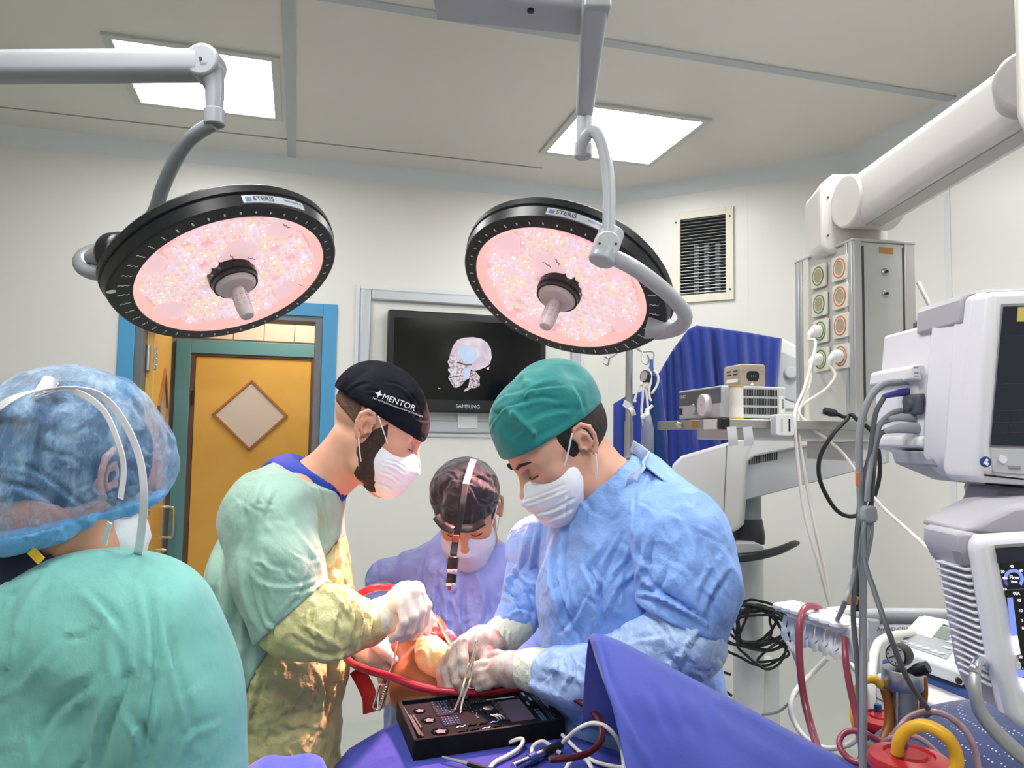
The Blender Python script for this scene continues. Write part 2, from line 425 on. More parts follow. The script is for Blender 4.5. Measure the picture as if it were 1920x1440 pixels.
# ceiling diffuser (a lamp: it gives off light)
def panel_mat(name, PW):
    m = bpy.data.materials.new(name); m.use_nodes = True; nt = m.node_tree; b = nt.nodes['Principled BSDF']
    b.inputs['Base Color'].default_value = (.9, .9, .9, 1); b.inputs['Emission Color'].default_value = (1, .995, .985, 1)
    g = nt.nodes.new('ShaderNodeNewGeometry'); mp = nt.nodes.new('ShaderNodeMapping'); mp.inputs['Rotation'].default_value = (0, 0, -math.radians(WANG))
    w = nt.nodes.new('ShaderNodeTexWave'); w.bands_direction = 'Y'; w.inputs['Scale'].default_value = .78; w.inputs['Distortion'].default_value = 0
    r = nt.nodes.new('ShaderNodeMapRange'); r.inputs['To Min'].default_value = PW*.13; r.inputs['To Max'].default_value = PW*.30
    nt.links.new(g.outputs['Position'], mp.inputs['Vector']); nt.links.new(mp.outputs['Vector'], w.inputs['Vector'])
    nt.links.new(w.outputs['Fac'], r.inputs['Value']); nt.links.new(r.outputs['Result'], b.inputs['Emission Strength'])
    MATS[name] = m
panel_mat('panel_diffuser', PANEL_W*.68); panel_mat('panel_diffuser_front', PANEL_W*1.3)  # front: brighter diffuser of the unseen added panels

# ================================================================== room shell
BM = WM @ Matrix.Rotation(-PI/4, 4, 'Z')                       # chamfered corner wall: x along it
CM = WM @ Matrix.Translation((1.0, -1.0, 0)) @ Matrix.Rotation(-PI/2, 4, 'Z')   # right wall: x towards the camera
DL, DR, DT = -2.71, -1.75, 2.26                                # doorway
LEFT, FRONT = -5.2, -6.4
b = MB(WM); b.span((LEFT, FRONT, -.1), (3.0, 2.6, 0)); struct(b.build('floor', 'vinyl_floor'))
b = MB(WM); b.span((LEFT, FRONT, ZC), (1.25, .2, ZC+.1)); struct(b.build('ceiling', 'ceiling_paint'))
b = MB(WM); b.span((LEFT, 0, 0), (DL, .12, ZC)); b.span((DL, 0, DT), (DR, .12, ZC)); b.span((DR, 0, 0), (.05, .12, ZC))
struct(b.build('wall_back', 'wall_paint'))
b = MB(BM); b.span((0, 0, 0), (1.4142, .12, ZC)); struct(b.build('wall_corner', 'wall_paint'))
b = MB(CM); b.span((0, 0, 0), (5.4, .12, ZC)); struct(b.build('wall_right', 'wall_paint'))
b = MB(WM); b.span((LEFT-.1, FRONT-.1, 0), (1.12, FRONT, ZC)); struct(b.build('wall_front', 'wall_paint'))
b = MB(WM); b.span((LEFT-.1, FRONT, 0), (LEFT, 0, ZC)); struct(b.build('wall_left', 'wall_paint'))
# sloping cove between wall and ceiling
def cove(name, M, x0, x1, e0, e1):
    s = .075; b = MB(M); q = [(0, ZC-s), (-s, ZC), (0, ZC)]
    vs = [(x0+e0*y, y, z) for y, z in q] + [(x1+e1*y, y, z) for y, z in q]
    b.add(vs, [(0, 1, 2), (5, 4, 3), (0, 3, 4, 1), (1, 4, 5, 2), (2, 5, 3, 0)])
    return struct(b.build(name, 'cove_grey'))
t8 = math.tan(PI/8)
cove('trim_1', WM, LEFT, 0, 0, t8); cove('trim_2', BM, 0, 1.4142, -t8, t8); cove('trim_3', CM, 0, 5.4, -t8, 0)
# cover strips and joints of the ceiling panels
def strip(name, M, a, c, m): bb = MB(M); bb.span(a, c); return struct(bb.build(name, m))
strip('trim_4', WM, (LEFT, -1.775, ZC-.006), (1.0, -1.725, ZC+.01), 'strip_grey')
strip('trim_5', WM, (-1.965, -3.6, ZC-.008), (-1.92, -.02, ZC+.01), 'strip_grey')
strip('trim_6', WM, (LEFT, -.325, ZC-.003), (-.55, -.315, ZC+.01), 'seam_line')
strip('trim_7', CM, (.62, -.004, 0), (.655, .01, ZC-.075), 'joint_pale')
strip('trim_8', BM, (.86, -.0015, 0), (.864, .01, ZC-.075), 'wall_paint')
strip('trim_9', WM, (-1.94, -3.5, ZC-.003), (-1.934, -.33, ZC+.005), 'seam_line')

# ---- doorway: blue casing, grey steel jamb
def bx(name, M, a, c, m, par=None, bev=0): bb = MB(M); bb.span(a, c); return bb.build(name, m, par, bevel=bev)
dw = thing('door_frame', W(-2.23, 0, 0), 'blue casing and grey steel jamb around the open doorway', 'door frame')
dw['kind'] = 'structure'
bx('casing', WM, (-2.795, -.014, 0), (DL-.005, .02, 2.335), 'door_blue', dw, .003)
bx('casing', WM, (DR+.005, -.014, 0), (-1.665, .02, 2.335), 'door_blue', dw, .003)
bx('casing', WM, (DL-.005, -.0135, DT), (DR+.005, .02, 2.335), 'door_blue', dw, .003)
bx('jamb', WM, (DL-.005, -.002, 0), (DL+.035, .17, DT), 'steel_dark', dw, .002)
bx('jamb', WM, (DR-.035, -.002, 0), (DR+.005, .17, DT), 'steel_dark', dw, .002)
bx('jamb', WM, (DL-.005, -.001, DT-.03), (DR+.005, .17, DT+.005), 'steel_dark', dw, .002)

# ---- corridor behind the doorway
CD = 1.05
b = MB(WM); b.span((-3.6, CD, 0), (-.9, CD+.1, 2.8)); wc = struct(b.build('wall_corridor', 'grout'))
b = MB(WM); b.span((-3.6, .12, 0), (-3.5, CD, 2.8)); b.span((-.9, .12, 0), (-.8, CD+.1, 2.8)); struct(b.build('wall_corridor_side', 'wall_paint'))
b = MB(WM); b.span((-3.6, .12, 2.8), (-.8, CD+.1, 2.9)); struct(b.build('ceiling_corridor', 'ceiling_paint'))
tsrc = None; TS = .2
d2l, d2r, d2t = [onwall(*p, CD) for p in ((367, 700), (583, 700), (470, 672))]
D2L, D2R, D2T = d2l.x, d2r.x, d2t.z
a0 = onwall(495, 640, CD)
for i in range(-7, 5):
    for j in range(-9, 4):
        x0, z0 = a0.x+i*TS, a0.z+j*TS
        if z0 < D2T+.02 and D2L-.1 < x0+TS/2 < D2R+.12: continue
        if x0 < -3.5 or x0+TS > -.9 or z0+TS > 2.8: continue
        if tsrc is None:
            bb = MB(WM); bb.span((x0+.002, CD-.008, z0+.002), (x0+TS-.002, CD+.002, z0+TS-.002)); tsrc = bb.build('tile', 'tile_pink', wc, bevel=.0015, seg=1); ts0 = (i, j)
        else:
            copy_to(tsrc, 'tile', WLOC[tsrc.name]+(WM.to_3x3() @ V(((i-ts0[0])*TS, 0, (j-ts0[1])*TS))), wc)
cl = bpy.data.lights.new('corridor_fill', 'AREA'); cl.energy = 7; cl.color = (1, .9, .78); cl.size = .5
clo = bpy.data.objects.new('corridor_fill', cl); COL.objects.link(clo); clo.location = W(-1.9, .55, 2.78)  # unseen area light without a fitting, added to light the corridor

# ---- inner (closed) door with diamond window
def diamond(M, cx, cz, hw, hh, n0, n1, wf):
    "frame pieces of a diamond window, drawn on the plane x-z of M between depths n0..n1"
    out = [(cx-hw, cz), (cx, cz+hh), (cx+hw, cz), (cx, cz-hh)]
    k = 1-wf/min(hw, hh); inn = [(cx-hw*k, cz), (cx, cz+hh*k), (cx+hw*k, cz), (cx, cz-hh*k)]
    res = []
    for i in range(4):
        j = (i+1) % 4; q = [out[i], out[j], inn[j], inn[i]]
        bb = MB(M); bb.solid([(x, n0, z) for x, z in q], [(x, n1, z) for x, z in q]); res.append(bb)
    return res, inn
d2 = tag(bx('door_1', WM, (D2L, CD-.02, .01), (D2R, CD+.02, D2T), 'door_yellow', None, .003), 'closed yellow corridor door with diamond window, seen through the open doorway', 'door', kind='structure')
dc = onwall(470, 778, CD-.02); hw = (onwall(541, 778, CD-.02).x-onwall(398, 778, CD-.02).x)/2; hh = (onwall(470, 711, CD-.02).z-onwall(470, 845, CD-.02).z)/2
fr, inn = diamond(WM, dc.x, dc.z, hw, hh, CD-.035, CD-.018, .022)
for q in fr: q.build('window_bead', 'wood_trim', d2, bevel=.002, seg=1)
bb = MB(WM); bb.solid([(x, CD-.026, z) for x, z in inn], [(x, CD-.019, z) for x, z in inn]); bb.build('pane', 'door_glass', d2)
f2 = thing('door_frame', W((D2L+D2R)/2, CD, 0), 'teal casing around the closed corridor door', 'door frame'); f2['kind'] = 'structure'
g = .018
bx('reveal', WM, (D2L-g-.012, CD-.03, 0), (D2L-.002, CD+.01, D2T+g), 'brown_reveal', f2)
bx('reveal', WM, (D2R+.002, CD-.03, 0), (D2R+g+.012, CD+.01, D2T+g), 'brown_reveal', f2)
bx('reveal', WM, (D2L-g, CD-.03, D2T+.002), (D2R+g, CD+.01, D2T+g), 'brown_reveal', f2)
bx('casing', WM, (D2L-g-.105, CD-.04, 0), (D2L-g-.012, CD+.01, D2T+g+.09), 'door_teal', f2, .003)
bx('casing', WM, (D2R+g+.012, CD-.04, 0), (D2R+g+.105, CD+.01, D2T+g+.09), 'door_teal', f2, .003)
bx('casing', WM, (D2L-g-.012, CD-.039, D2T+g), (D2R+g+.012, CD+.01, D2T+g+.09), 'door_teal', f2, .003)
bb = MB(WM); zh = onwall(365, 745, CD).z; bb.cyl((D2L-.008, CD-.035, zh-.045), (D2L-.008, CD-.035, zh+.045), .008); bb.build('hinge', 'screw_dark', f2)

# ---- open door leaf, hinged on the left jamb, swung into the corridor
OM = WM @ Matrix.Translation((DL+.075, .12, 0)) @ Matrix.Rotation(math.radians(92.5), 4, 'Z')     # x along the leaf (into the corridor), -y faces the doorway
LW = .80
leaf = tag(bx('door_2', OM, (0, 0, .01), (LW, .042, DT-.04), 'door_yellow', None, .003), 'yellow door leaf standing open into the corridor, hinged on the left jamb', 'door', kind='structure')
bx('edge_strip', OM, (LW-.002, -.001, .01), (LW+.012, .043, DT-.04), 'door_teal', leaf)
fr, inn = diamond(OM, LW*.56, 1.745, .23, .235, -.015, .005, .035)
for q in fr: q.build('window_bead', 'wood_trim', leaf, bevel=.002, seg=1)
bb = MB(OM); bb.solid([(x, -.002, z) for x, z in inn], [(x, .002, z) for x, z in inn]); bb.build('pane', 'door_glass', leaf)
bb = MB(OM); x = LW-.07; zt, zb = 1.12, .93
bb.tube([(x, 0, zt), (x, -.045, zt), (x, -.06, zt-.02), (x, -.06, zb+.02), (x, -.045, zb), (x, 0, zb)], .0095, 10, 5); bb.build('handle', 'chrome', leaf)
bb = MB(OM); bb.cyl((x, 0, .85), (x, -.02, .85), .017); bb.cyl((x, -.02, .85), (x, -.03, .85), .01); bb.build('lock', 'chrome', leaf)
bx('lock_plate', OM, (x-.025, -.003, .80), (x+.025, 0, 1.17), 'steel_soft', leaf)
for zc in (2.0, .35, 1.2):
    bb = MB(WM); bb.cyl((DL+.045, .1, zc-.07), (DL+.045, .1, zc+.07), .013); bb.build('hinge_pin', 'steel', leaf)
    bb = MB(OM); bb.span((-.01, -.006, zc-.06), (.06, 0, zc+.06)); h = bb.build('hinge', 'steel_soft', leaf)
    for dz in (-.035, 0, .035):
        bb = MB(OM); bb.cyl((.035, -.006, zc+dz), (.035, -.009, zc+dz), .006, n=8); bb.build('screw', 'steel', h)

# ---- aluminium frame around the wall screen
nf = thing('wall_frame', W(-.86, 0, 1.62), 'grey aluminium frame set around the wall-mounted screen', 'frame')
x0, x1, z0, z1, w = -1.54, -.19, 1.615, 2.435, .062
mat('alu_frame', '#b9bfc4', .4, metal=.3); mat('alu_light', '#d6d9dc', .4)
bx('back_panel', WM, (x0+.02, -.004, z0+.02), (x1-.02, 0, z1-.02), 'wall_paint', nf)
for a, c in (((x0, -.03, z0), (x0+w, 0, z1)), ((x1-w, -.03, z0), (x1, 0, z1)), ((x0+w, -.0295, z1-w), (x1-w, 0, z1)), ((x0+w, -.0295, z0), (x1-w, 0, z0+w+.01))):
    bx('frame_bar', WM, a, c, 'alu_frame', nf, .01)
for a, c in (((x0-.025, -.012, z0-.025), (x0, 0, z1+.025)), ((x1, -.012, z0-.025), (x1+.025, 0, z1+.025)), ((x0, -.0118, z1), (x1, 0, z1+.025)), ((x0, -.0118, z0-.025), (x1, 0, z0))):
    bx('outer_lip', WM, a, c, 'alu_light', nf, .004)

# ---- wall screen showing a skull scan
tv = thing('wall_screen', W(-.91, -.08, 1.735), 'black flat screen on the back wall showing a skull scan in profile', 'television')
tx0, tx1, tz0, tz1, tn = -1.385, -.437, 1.733, 2.315, -.085
bx('casing', WM, (tx0, tn, tz0), (tx1, -.03, tz1), 'black_plastic', tv, .008)
bx('screen', WM, (tx0+.035, tn-.002, tz0+.075), (tx1-.035, tn+.004, tz1-.045), 'screen_black', tv)
bx('wall_bracket', WM, (-.96, -.034, tz0-.09), (-.84, 0, tz0+.02), 'alu_light', tv, .003)
mat('tv_logo', '#c9ccd0', .4)
text('maker_mark', 'SAMSUNG', .03, WM @ Matrix.Translation(((tx0+tx1)/2, tn-.0006, tz0+.036)) @ Matrix.Rotation(PI/2, 4, 'X'), 'tv_logo', tv, align='CENTER', sx=1.05)
# the picture on the screen: emissive print
def scan_mat(name, c1, c2, sc, e):
    m = bpy.data.materials.new(name); m.use_nodes = True; nt = m.node_tree; bs = nt.nodes['Principled BSDF']; bs.inputs['Base Color'].default_value = (0, 0, 0, 1)
    n = nt.nodes.new('ShaderNodeTexNoise'); n.inputs['Scale'].default_value = sc; n.inputs['Detail'].default_value = 6
    g = nt.nodes.new('ShaderNodeNewGeometry'); nt.links.new(g.outputs['Position'], n.inputs['Vector'])
    cr = nt.nodes.new('ShaderNodeValToRGB'); cr.color_ramp.elements[0].position = .38; cr.color_ramp.elements[0].color = (*lin(c2), 1); cr.color_ramp.elements[1].position = .6; cr.color_ramp.elements[1].color = (*lin(c1), 1)
    nt.links.new(n.outputs['Fac'], cr.inputs['Fac']); nt.links.new(cr.outputs['Color'], bs.inputs['Emission Color']); bs.inputs['Emission Strength'].default_value = e; MATS[name] = m
scan_mat('scan_bone', '#e9dbe2', '#cbbccc', 14, .42); scan_mat('scan_face', '#eadfe4', '#8a7884', 70, .42); scan_mat('scan_blue', '#b9d4f2', '#cfd8ee', 20, .42); scan_mat('scan_neck', '#eadde2', '#6d5c66', 110, .42); scan_mat('scan_line', '#57454f', '#3a2d35', 40, .5)
sp = lambda x, y: (660+x/4, 530+y/4)        # zoom crop -> photo pixels
def on_screen(name, pts, m, dn, par):
    q = [onwall(*sp(*p), tn-.002) for p in pts]; bb = MB(WM)
    bb.solid([(p.x, tn-.002-dn, p.z) for p in q], [(p.x, tn-.0015, p.z) for p in q]); return bb.build(name, m, par, smooth=False)
pic = on_screen('scan_skull', [(760, 470), (790, 430), (840, 412), (910, 408), (970, 420), (1015, 450), (1042, 500), (1048, 560), (1035, 610), (1000, 635), (950, 655), (905, 665), (885, 640), (830, 620), (770, 560), (735, 540), (748, 505)], 'scan_bone', .0004, tv)
on_screen('scan_blue_area', [(800, 500), (850, 465), (910, 480), (940, 530), (920, 590), (870, 610), (830, 570), (795, 540)], 'scan_blue', .0007, tv)
on_screen('scan_face', [(735, 540), (770, 550), (830, 600), (900, 612), (890, 660), (880, 715), (850, 735), (820, 770), (785, 790), (762, 785), (745, 755), (728, 725), (722, 712), (738, 680), (720, 660), (722, 645), (735, 640), (716, 595), (730, 570)], 'scan_face', .0009, tv)
on_screen('scan_jaw', [(845, 640), (880, 635), (885, 700), (850, 728), (830, 740), (838, 700)], 'scan_blue', .0012, tv)
on_screen('scan_spine', [(890, 665), (925, 665), (945, 690), (960, 705), (955, 740), (960, 770), (930, 790), (895, 790), (870, 808), (838, 818), (845, 800), (870, 785), (880, 740)], 'scan_neck', .0008, tv)
on_screen('scan_fragment', [(1005, 645), (1030, 630), (1025, 655)], 'scan_bone', .0008, tv)
on_screen('scan_teeth', [(728, 710), (790, 700), (818, 690), (818, 696), (790, 708), (728, 717)], 'scan_line', .0014, tv)
on_screen('scan_arch', [(790, 590), (850, 612), (900, 610), (900, 618), (850, 622), (785, 600)], 'scan_line', .0011, tv)
on_screen('scan_cursor', [(645, 791), (662, 791), (662, 797), (645, 797)], 'scan_bone', .0004, tv)

# ---- air vent on the corner wall
def onplane(M, px, py):
    n = M.to_3x3() @ V((0, 1, 0)); return M.inverted() @ hit(px, py, M.translation, n)
va, vb = onplane(BM, 1263, 402), onplane(BM, 1377, 563)
vx0, vx1, vz0, vz1 = va.x, vb.x, vb.z, onplane(BM, 1320, 394).z
vz0 = onplane(BM, 1320, 566).z
vent = thing('air_vent', BM @ V(((vx0+vx1)/2, 0, vz0)), 'cream framed air vent with thin horizontal slats on the corner wall', 'vent')
fw = .045
for a, c in (((vx0, -.018, vz0), (vx0+fw, 0, vz1)), ((vx1-fw, -.018, vz0), (vx1, 0, vz1)), ((vx0+fw, -.0175, vz1-fw), (vx1-fw, 0, vz1)), ((vx0+fw, -.0175, vz0), (vx1-fw, 0, vz0+fw))):
    bx('frame_bar', BM, a, c, 'cream_plastic', vent, .002)
bx('duct_back', BM, (vx0+fw, -.002, vz0+fw), (vx1-fw, 0, vz1-fw), 'dark_void', vent)
ns = 24; src = None
for i in range(ns):
    z = vz0+fw+(i+.5)*(vz1-vz0-2*fw)/ns
    if src is None:
        bb = MB(BM); bb.box(((vx0+vx1)/2, -.011, z), (vx1-vx0-2*fw, .013, .0022), Matrix.Rotation(math.radians(-18), 3, 'X')); src = bb.build('slat', 'steel_soft', vent); zs0 = WLOC[src.name].copy(); z00 = z
    else: copy_to(src, 'slat', zs0+V((0, 0, z-z00)), vent)
for fx in (.35, .52, .7):
    bx('rear_vane', BM, (vx0+(vx1-vx0)*fx, -.006, vz0+fw), (vx0+(vx1-vx0)*fx+.03, -.003, vz0+(vz1-vz0)*.62), 'duct_grey', vent)
for sx in (vx0+.02, vx1-.02):
    for sz in (vz0+.06, vz1-.06):
        bb = MB(BM); bb.cyl((sx, -.018, sz), (sx, -.021, sz), .006, n=10); bb.build('screw', 'screw_dark', vent)

# ---- ceiling light panels: seen ones at the back, unseen ones added for light
PAN = [(-2.32, -.91, 'square ceiling light panel above the left surgical lamp'), (-.31, -.895, 'square ceiling light panel behind the right surgical lamp'),
       (-2.32, -2.75, 'unseen ceiling light panel added for light, overhead on the left'), (-.31, -2.75, 'unseen ceiling light panel added for light, overhead on the right'),
       (-2.32, -4.4, 'unseen ceiling light panel added for light, far behind on the left'), (-.31, -4.4, 'unseen ceiling light panel added for light, far behind on the right')]
for (a, n, lab) in PAN:
    t = thing('ceiling_light', W(a, n, ZC-.012), lab, 'ceiling light', 'ceiling light panels')
    h = .30; f = .035
    for p, q in (((a-h-f, n-h-f), (a-h, n+h+f)), ((a+h, n-h-f), (a+h+f, n+h+f)), ((a-h, n-h-f), (a+h, n-h)), ((a-h, n+h), (a+h, n+h+f))):
        bx('frame_bar', WM, (p[0], p[1], ZC-.012), (q[0], q[1], ZC+.005), 'panel_frame', t, .002)
    bx('diffuser', WM, (a-h, n-h, ZC-.006), (a+h, n+h, ZC+.004), 'panel_diffuser' if n > -2 else 'panel_diffuser_front', t)
# ================================================================== surgical lights
mat('lamp_black', '#16171a', .35, bump=(160, .05, .001)); mat('lamp_bezel', '#232326', .4)
mat('arm_grey', '#85888d', .36); mat('arm_white', '#a3a6ab', .34, spec=.5); mat('arm_shadow', '#a0a2a8', .4)
mat('plate_silver', '#b3b6bb', .35, metal=.4); mat('plate_blue', '#41608f', .5); mat('handle_grey', '#c4b6b8', .42); mat('handle_rib', '#b5a6a9', .5)
mat('tick_white', '#e9e6e2', .5)
def emis_mat(name, stops, seed_rand=True, base=1.0, tint=((.98, .72, .74), (1, .80, .62), (.95, .80, .95))):
    m = bpy.data.materials.new(name); m.use_nodes = True; nt = m.node_tree; bs = nt.nodes['Principled BSDF']; L = nt.links.new
    bs.inputs['Base Color'].default_value = (.6, .45, .45, 1); bs.inputs['Roughness'].default_value = .15
    tc = nt.nodes.new('ShaderNodeTexCoord'); ln = nt.nodes.new('ShaderNodeVectorMath'); ln.operation = 'LENGTH'; L(tc.outputs['Object'], ln.inputs[0])
    cr = nt.nodes.new('ShaderNodeValToRGB'); e = cr.color_ramp.elements
    mr = nt.nodes.new('ShaderNodeMapRange'); mr.inputs['From Max'].default_value = .016; L(ln.outputs['Value'], mr.inputs['Value']); L(mr.outputs['Result'], cr.inputs['Fac'])
    while len(e) < len(stops): e.new(.5)
    for i, (p, v) in enumerate(stops): e[i].position = p; e[i].color = (v, v, v, 1)
    oi = nt.nodes.new('ShaderNodeObjectInfo'); c2 = nt.nodes.new('ShaderNodeValToRGB'); q = c2.color_ramp; q.interpolation = 'CONSTANT'
    q.elements[0].color = (*tint[0], 1); q.elements[1].position = .62; q.elements[1].color = (*tint[2], 1); z = q.elements.new(.80); z.color = (*tint[1], 1)
    L(oi.outputs['Random'], c2.inputs['Fac']); L(c2.outputs['Color'], bs.inputs['Emission Color']); L(cr.outputs['Color'], bs.inputs['Emission Strength'])
    MATS[name] = m
emis_mat('led_glass', [(0, .50), (.22, .62), (.34, .22), (.55, .42), (.72, .20), (1, .34)])
mat('led_core', '#ffffff', .3, emit=7, ecol='#fff4ee')
mat('led_tray', '#c9a3a6', .35, emit=.27, ecol='#eebcc0', noise=(30, '#d8a98a', .6))
mat('led_tray_bare', '#cbb0b6', .3, emit=.33, ecol='#eec6cb')
mat('led_rim', '#dba9a4', .3, emit=.34, ecol='#f3b9b2')
mat('crack_line', '#7d6a70', .6)
def cover_mat():
    m = bpy.data.materials.new('lamp_cover'); m.use_nodes = True; nt = m.node_tree; nt.nodes.remove(nt.nodes['Principled BSDF'])
    o = nt.nodes['Material Output']; t = nt.nodes.new('ShaderNodeBsdfTransparent'); g = nt.nodes.new('ShaderNodeBsdfGlossy'); g.inputs['Roughness'].default_value = .05
    x = nt.nodes.new('ShaderNodeMixShader'); x.inputs[0].default_value = .04
    nt.links.new(t.outputs[0], x.inputs[1]); nt.links.new(g.outputs[0], x.inputs[2]); nt.links.new(x.outputs[0], o.inputs['Surface']); MATS['lamp_cover'] = m
cover_mat()
LED_SRC = [None, None]
def lamp_head(lamp, px, py, Y, ratio, ang, mount_ang, aim_gap, plate_px, plate_txt2, seed, S=1.0, watts=LAMP_W):
    """disc seen at pixel (px,py); ratio = minor/major axis; ang = direction of the axis in the picture (deg, 90 = down);
    mount_ang = picture direction of the yoke mount; plate_px = pixel of the maker's plate"""
    rng = random.Random(seed)
    c = at(px, py, Y); t = (EYE-c).normalized()
    rp = t.cross(CU).normalized()*-1; up = rp.cross(-t).normalized() if False else t.cross(rp).normalized()
    if up.z < 0: up = -up
    if rp.x < 0: rp = -rp
    a = math.radians(ang); s = math.sqrt(1-ratio*ratio)
    n = (t*ratio + (rp*math.cos(a)-up*math.sin(a))*s).normalized()
    ma = math.radians(mount_ang); md = rp*math.cos(ma)-up*math.sin(ma)
    T = frame(c, md, n) @ Matrix.Scale(S, 4)
    RL, RO = .252, .288
    def rr(th, base):      # outline, swollen towards the yoke mount
        th = (th+PI) % (2*PI)-PI
        return base + .014*math.exp(-(th/.8)**2) + .012*math.exp(-(th/.30)**2)*(1 if base > .28 else 0)
    NS = 96
    def loft(prof, name, m, par, close=True):
        vs, fs = [], []
        for (base, z) in prof: vs += [T @ V((rr(2*PI*k/NS, base)*math.cos(2*PI*k/NS), rr(2*PI*k/NS, base)*math.sin(2*PI*k/NS), z)) for k in range(NS)]
        for i in range(len(prof)-1): fs += [(i*NS+k, i*NS+(k+1) % NS, (i+1)*NS+(k+1) % NS, (i+1)*NS+k) for k in range(NS)]
        if close: fs.append(tuple((len(prof)-1)*NS+k for k in range(NS)))
        b = MB(); b.add(vs, fs); return b.build(name, m, par, angle=30)
    body = loft([(RO-.004, -.002), (RO, -.006), (RO+.006, -.034), (RO+.003, -.0365), (RO+.003, -.0395), (RO+.009, -.042), (RO+.010, -.062), (RO+.002, -.072), (RO-.06, -.088), (RO-.15, -.092)], 'housing', 'lamp_black', lamp)
    # flat front bezel between lens circle and swollen outline
    vs, fs = [], []
    for k in range(NS):
        th = 2*PI*k/NS; o = rr(th, RO-.004)
        vs += [T @ V((RL*math.cos(th), RL*math.sin(th), 0)), T @ V((o*math.cos(th), o*math.sin(th), -.002)), T @ V((RL*math.cos(th), RL*math.sin(th), -.02))]
    for k in range(NS):
        j = (k+1) % NS; fs += [(3*k, 3*k+1, 3*j+1, 3*j), (3*k, 3*j, 3*j+2, 3*k+2)]
    b = MB(); b.add(vs, fs); b.build('bezel', 'lamp_bezel', lamp, angle=30)
    # printed tick marks around the bezel
    b = MB(T)
    for k in range(44):
        th = 2*PI*(k+.5)/44; w = .0035+.011*math.exp(-((((th+PI) % (2*PI))-PI)/.8)**2); r0 = RL+.012+w*.75
        u, vv = V((math.cos(th), math.sin(th), 0)), V((-math.sin(th), math.cos(th), 0))
        pts = [u*(r0+w*(-1+2*i/5))+vv*(.0016*(1 if i % 2 else -1)) for i in range(6)]
        b.tube([V((p.x, p.y, -.0002)) for p in pts], .0011, 4, 0)
    b.build('tick_marks', 'tick_white', lamp)['kind'] = 'stuff'
    b = MB(T); b.ball((RL+.05, .0, 0), (.012, .008, .0012), 10, 4); b.build('dial_mark', 'tick_white', lamp)
    # inside: tray, rim, bare panels, lenses
    b = MB(T); b.lathe([(.0, -.028), (.245, -.024)], 64, None, False); b.build('led_tray', 'led_tray', lamp)
    b = MB(T); b.lathe([(.225, -.0235), (.236, -.016), (.2515, -.004)], 64, None, False); b.build('inner_rim', 'led_rim', lamp)
    gaps = [(rng.uniform(.6, 1.4), .21, .055), (rng.uniform(2.2, 3.0), .22, .06), (rng.uniform(3.9, 4.6), .21, .055), (-.3, .225, .05)]
    u0 = T.inverted().to_3x3() @ (up*.9-rp*.1); ug = math.atan2(u0.y, u0.x); gaps.append((ug, .085, .062))
    gp = [(r*math.cos(q), r*math.sin(q), w) for q, r, w in gaps]
    for (x, y, w) in gp:
        b = MB(T); b.lathe([(0, -.018), (w*.8, -.018), (w*.92, -.021), (w*.95, -.026)], 7, T=Matrix.Translation((x, y, 0)) @ Matrix.Rotation(rng.random()*3, 4, 'Z')); b.build('tray_panel', 'led_tray_bare', lamp)
    b = MB(T)
    for k in range(5):
        x, y, w = gp[rng.randrange(len(gp))]; x += rng.uniform(-.5, .5)*w; y += rng.uniform(-.5, .5)*w; q = rng.random()*3; p = [V((x, y, -.0165))]
        for i in range(4): p.append(p[-1]+V((math.cos(q+(.9 if i % 2 else -.3)), math.sin(q+(.9 if i % 2 else -.3)), 0))*.008)
        b.tube(p, .0011, 4, 0)
    b.build('tray_marks', 'crack_line', lamp)
    q4 = T.to_quaternion().to_euler()
    sp = .0262; cnt = 0
    for i in range(-12, 13):
        for j in range(-12, 13):
            x, y = sp*(i+.5*(j % 2)), sp*.87*j; r = math.hypot(x, y)
            if r < .066 or r > .226: continue
            if any(math.hypot(x-a_, y-b_) < w*.86 for a_, b_, w in gp): continue
            if rng.random() < .05: continue
            x += rng.uniform(-.002, .002); y += rng.uniform(-.002, .002)
            w = T @ V((x, y, -.024))
            if LED_SRC[0] is None:
                bb = MB(); bb.lathe([(.0125, 0), (.0128, .004), (.0105, .0095), (.006, .0125), (.0, .0135)], 12); me = bb.build('led_lens', 'led_glass', lamp); LED_SRC[0] = me.data
                bb = MB(); bb.ball((0, 0, 0), .0022, 6, 4); c2 = bb.build('led_core', 'led_core', lamp); LED_SRC[1] = c2.data
                for v in LED_SRC[1].vertices: v.co.z -= .0022
                bpy.data.objects.remove(me); bpy.data.objects.remove(c2)
            o = bpy.data.objects.new('led_lens', LED_SRC[0]); COL.objects.link(o); place(o, w, lamp); o.rotation_euler = q4; o.scale = (S, S, S); cnt += 1
            if rng.random() < .42:
                d = T.to_3x3() @ V((rng.uniform(-.006, .006), rng.uniform(-.006, .006), .012))
                o2 = bpy.data.objects.new('led_core', LED_SRC[1]); COL.objects.link(o2); WLOC[o2.name] = w+d; o2.parent = o
                o2.location = T.to_3x3().inverted() @ d
    b = MB(T); b.lathe([(.0, -.0015), (.2515, -.0015)], 64, None, False); b.build('cover_glass', 'lamp_cover', lamp)
    # hub and sterile handle
    b = MB(T); b.lathe([(.064, -.026), (.064, .004), (.058, .010), (.0, .010)], 40); b.build('hub', 'lamp_black', lamp, bevel=0)
    b = MB(T); b.ring(.060, .05, .010, .020, 40); b.build('hub_ring', 'lamp_bezel', lamp)
    for k in range(8):
        b = MB(T); q = k*PI/4; b.cyl((.056*math.cos(q), .056*math.sin(q), .012), (.0605*math.cos(q), .0605*math.sin(q), .012), .0045, n=10); b.build('hub_button', 'lamp_black', lamp)
    h = MB(T); h.lathe([(.054, .012), (.054, .022), (.045, .032), (.022, .037), (.0, .037)], 32); hd = h.build('handle_collar', 'handle_grey', lamp)
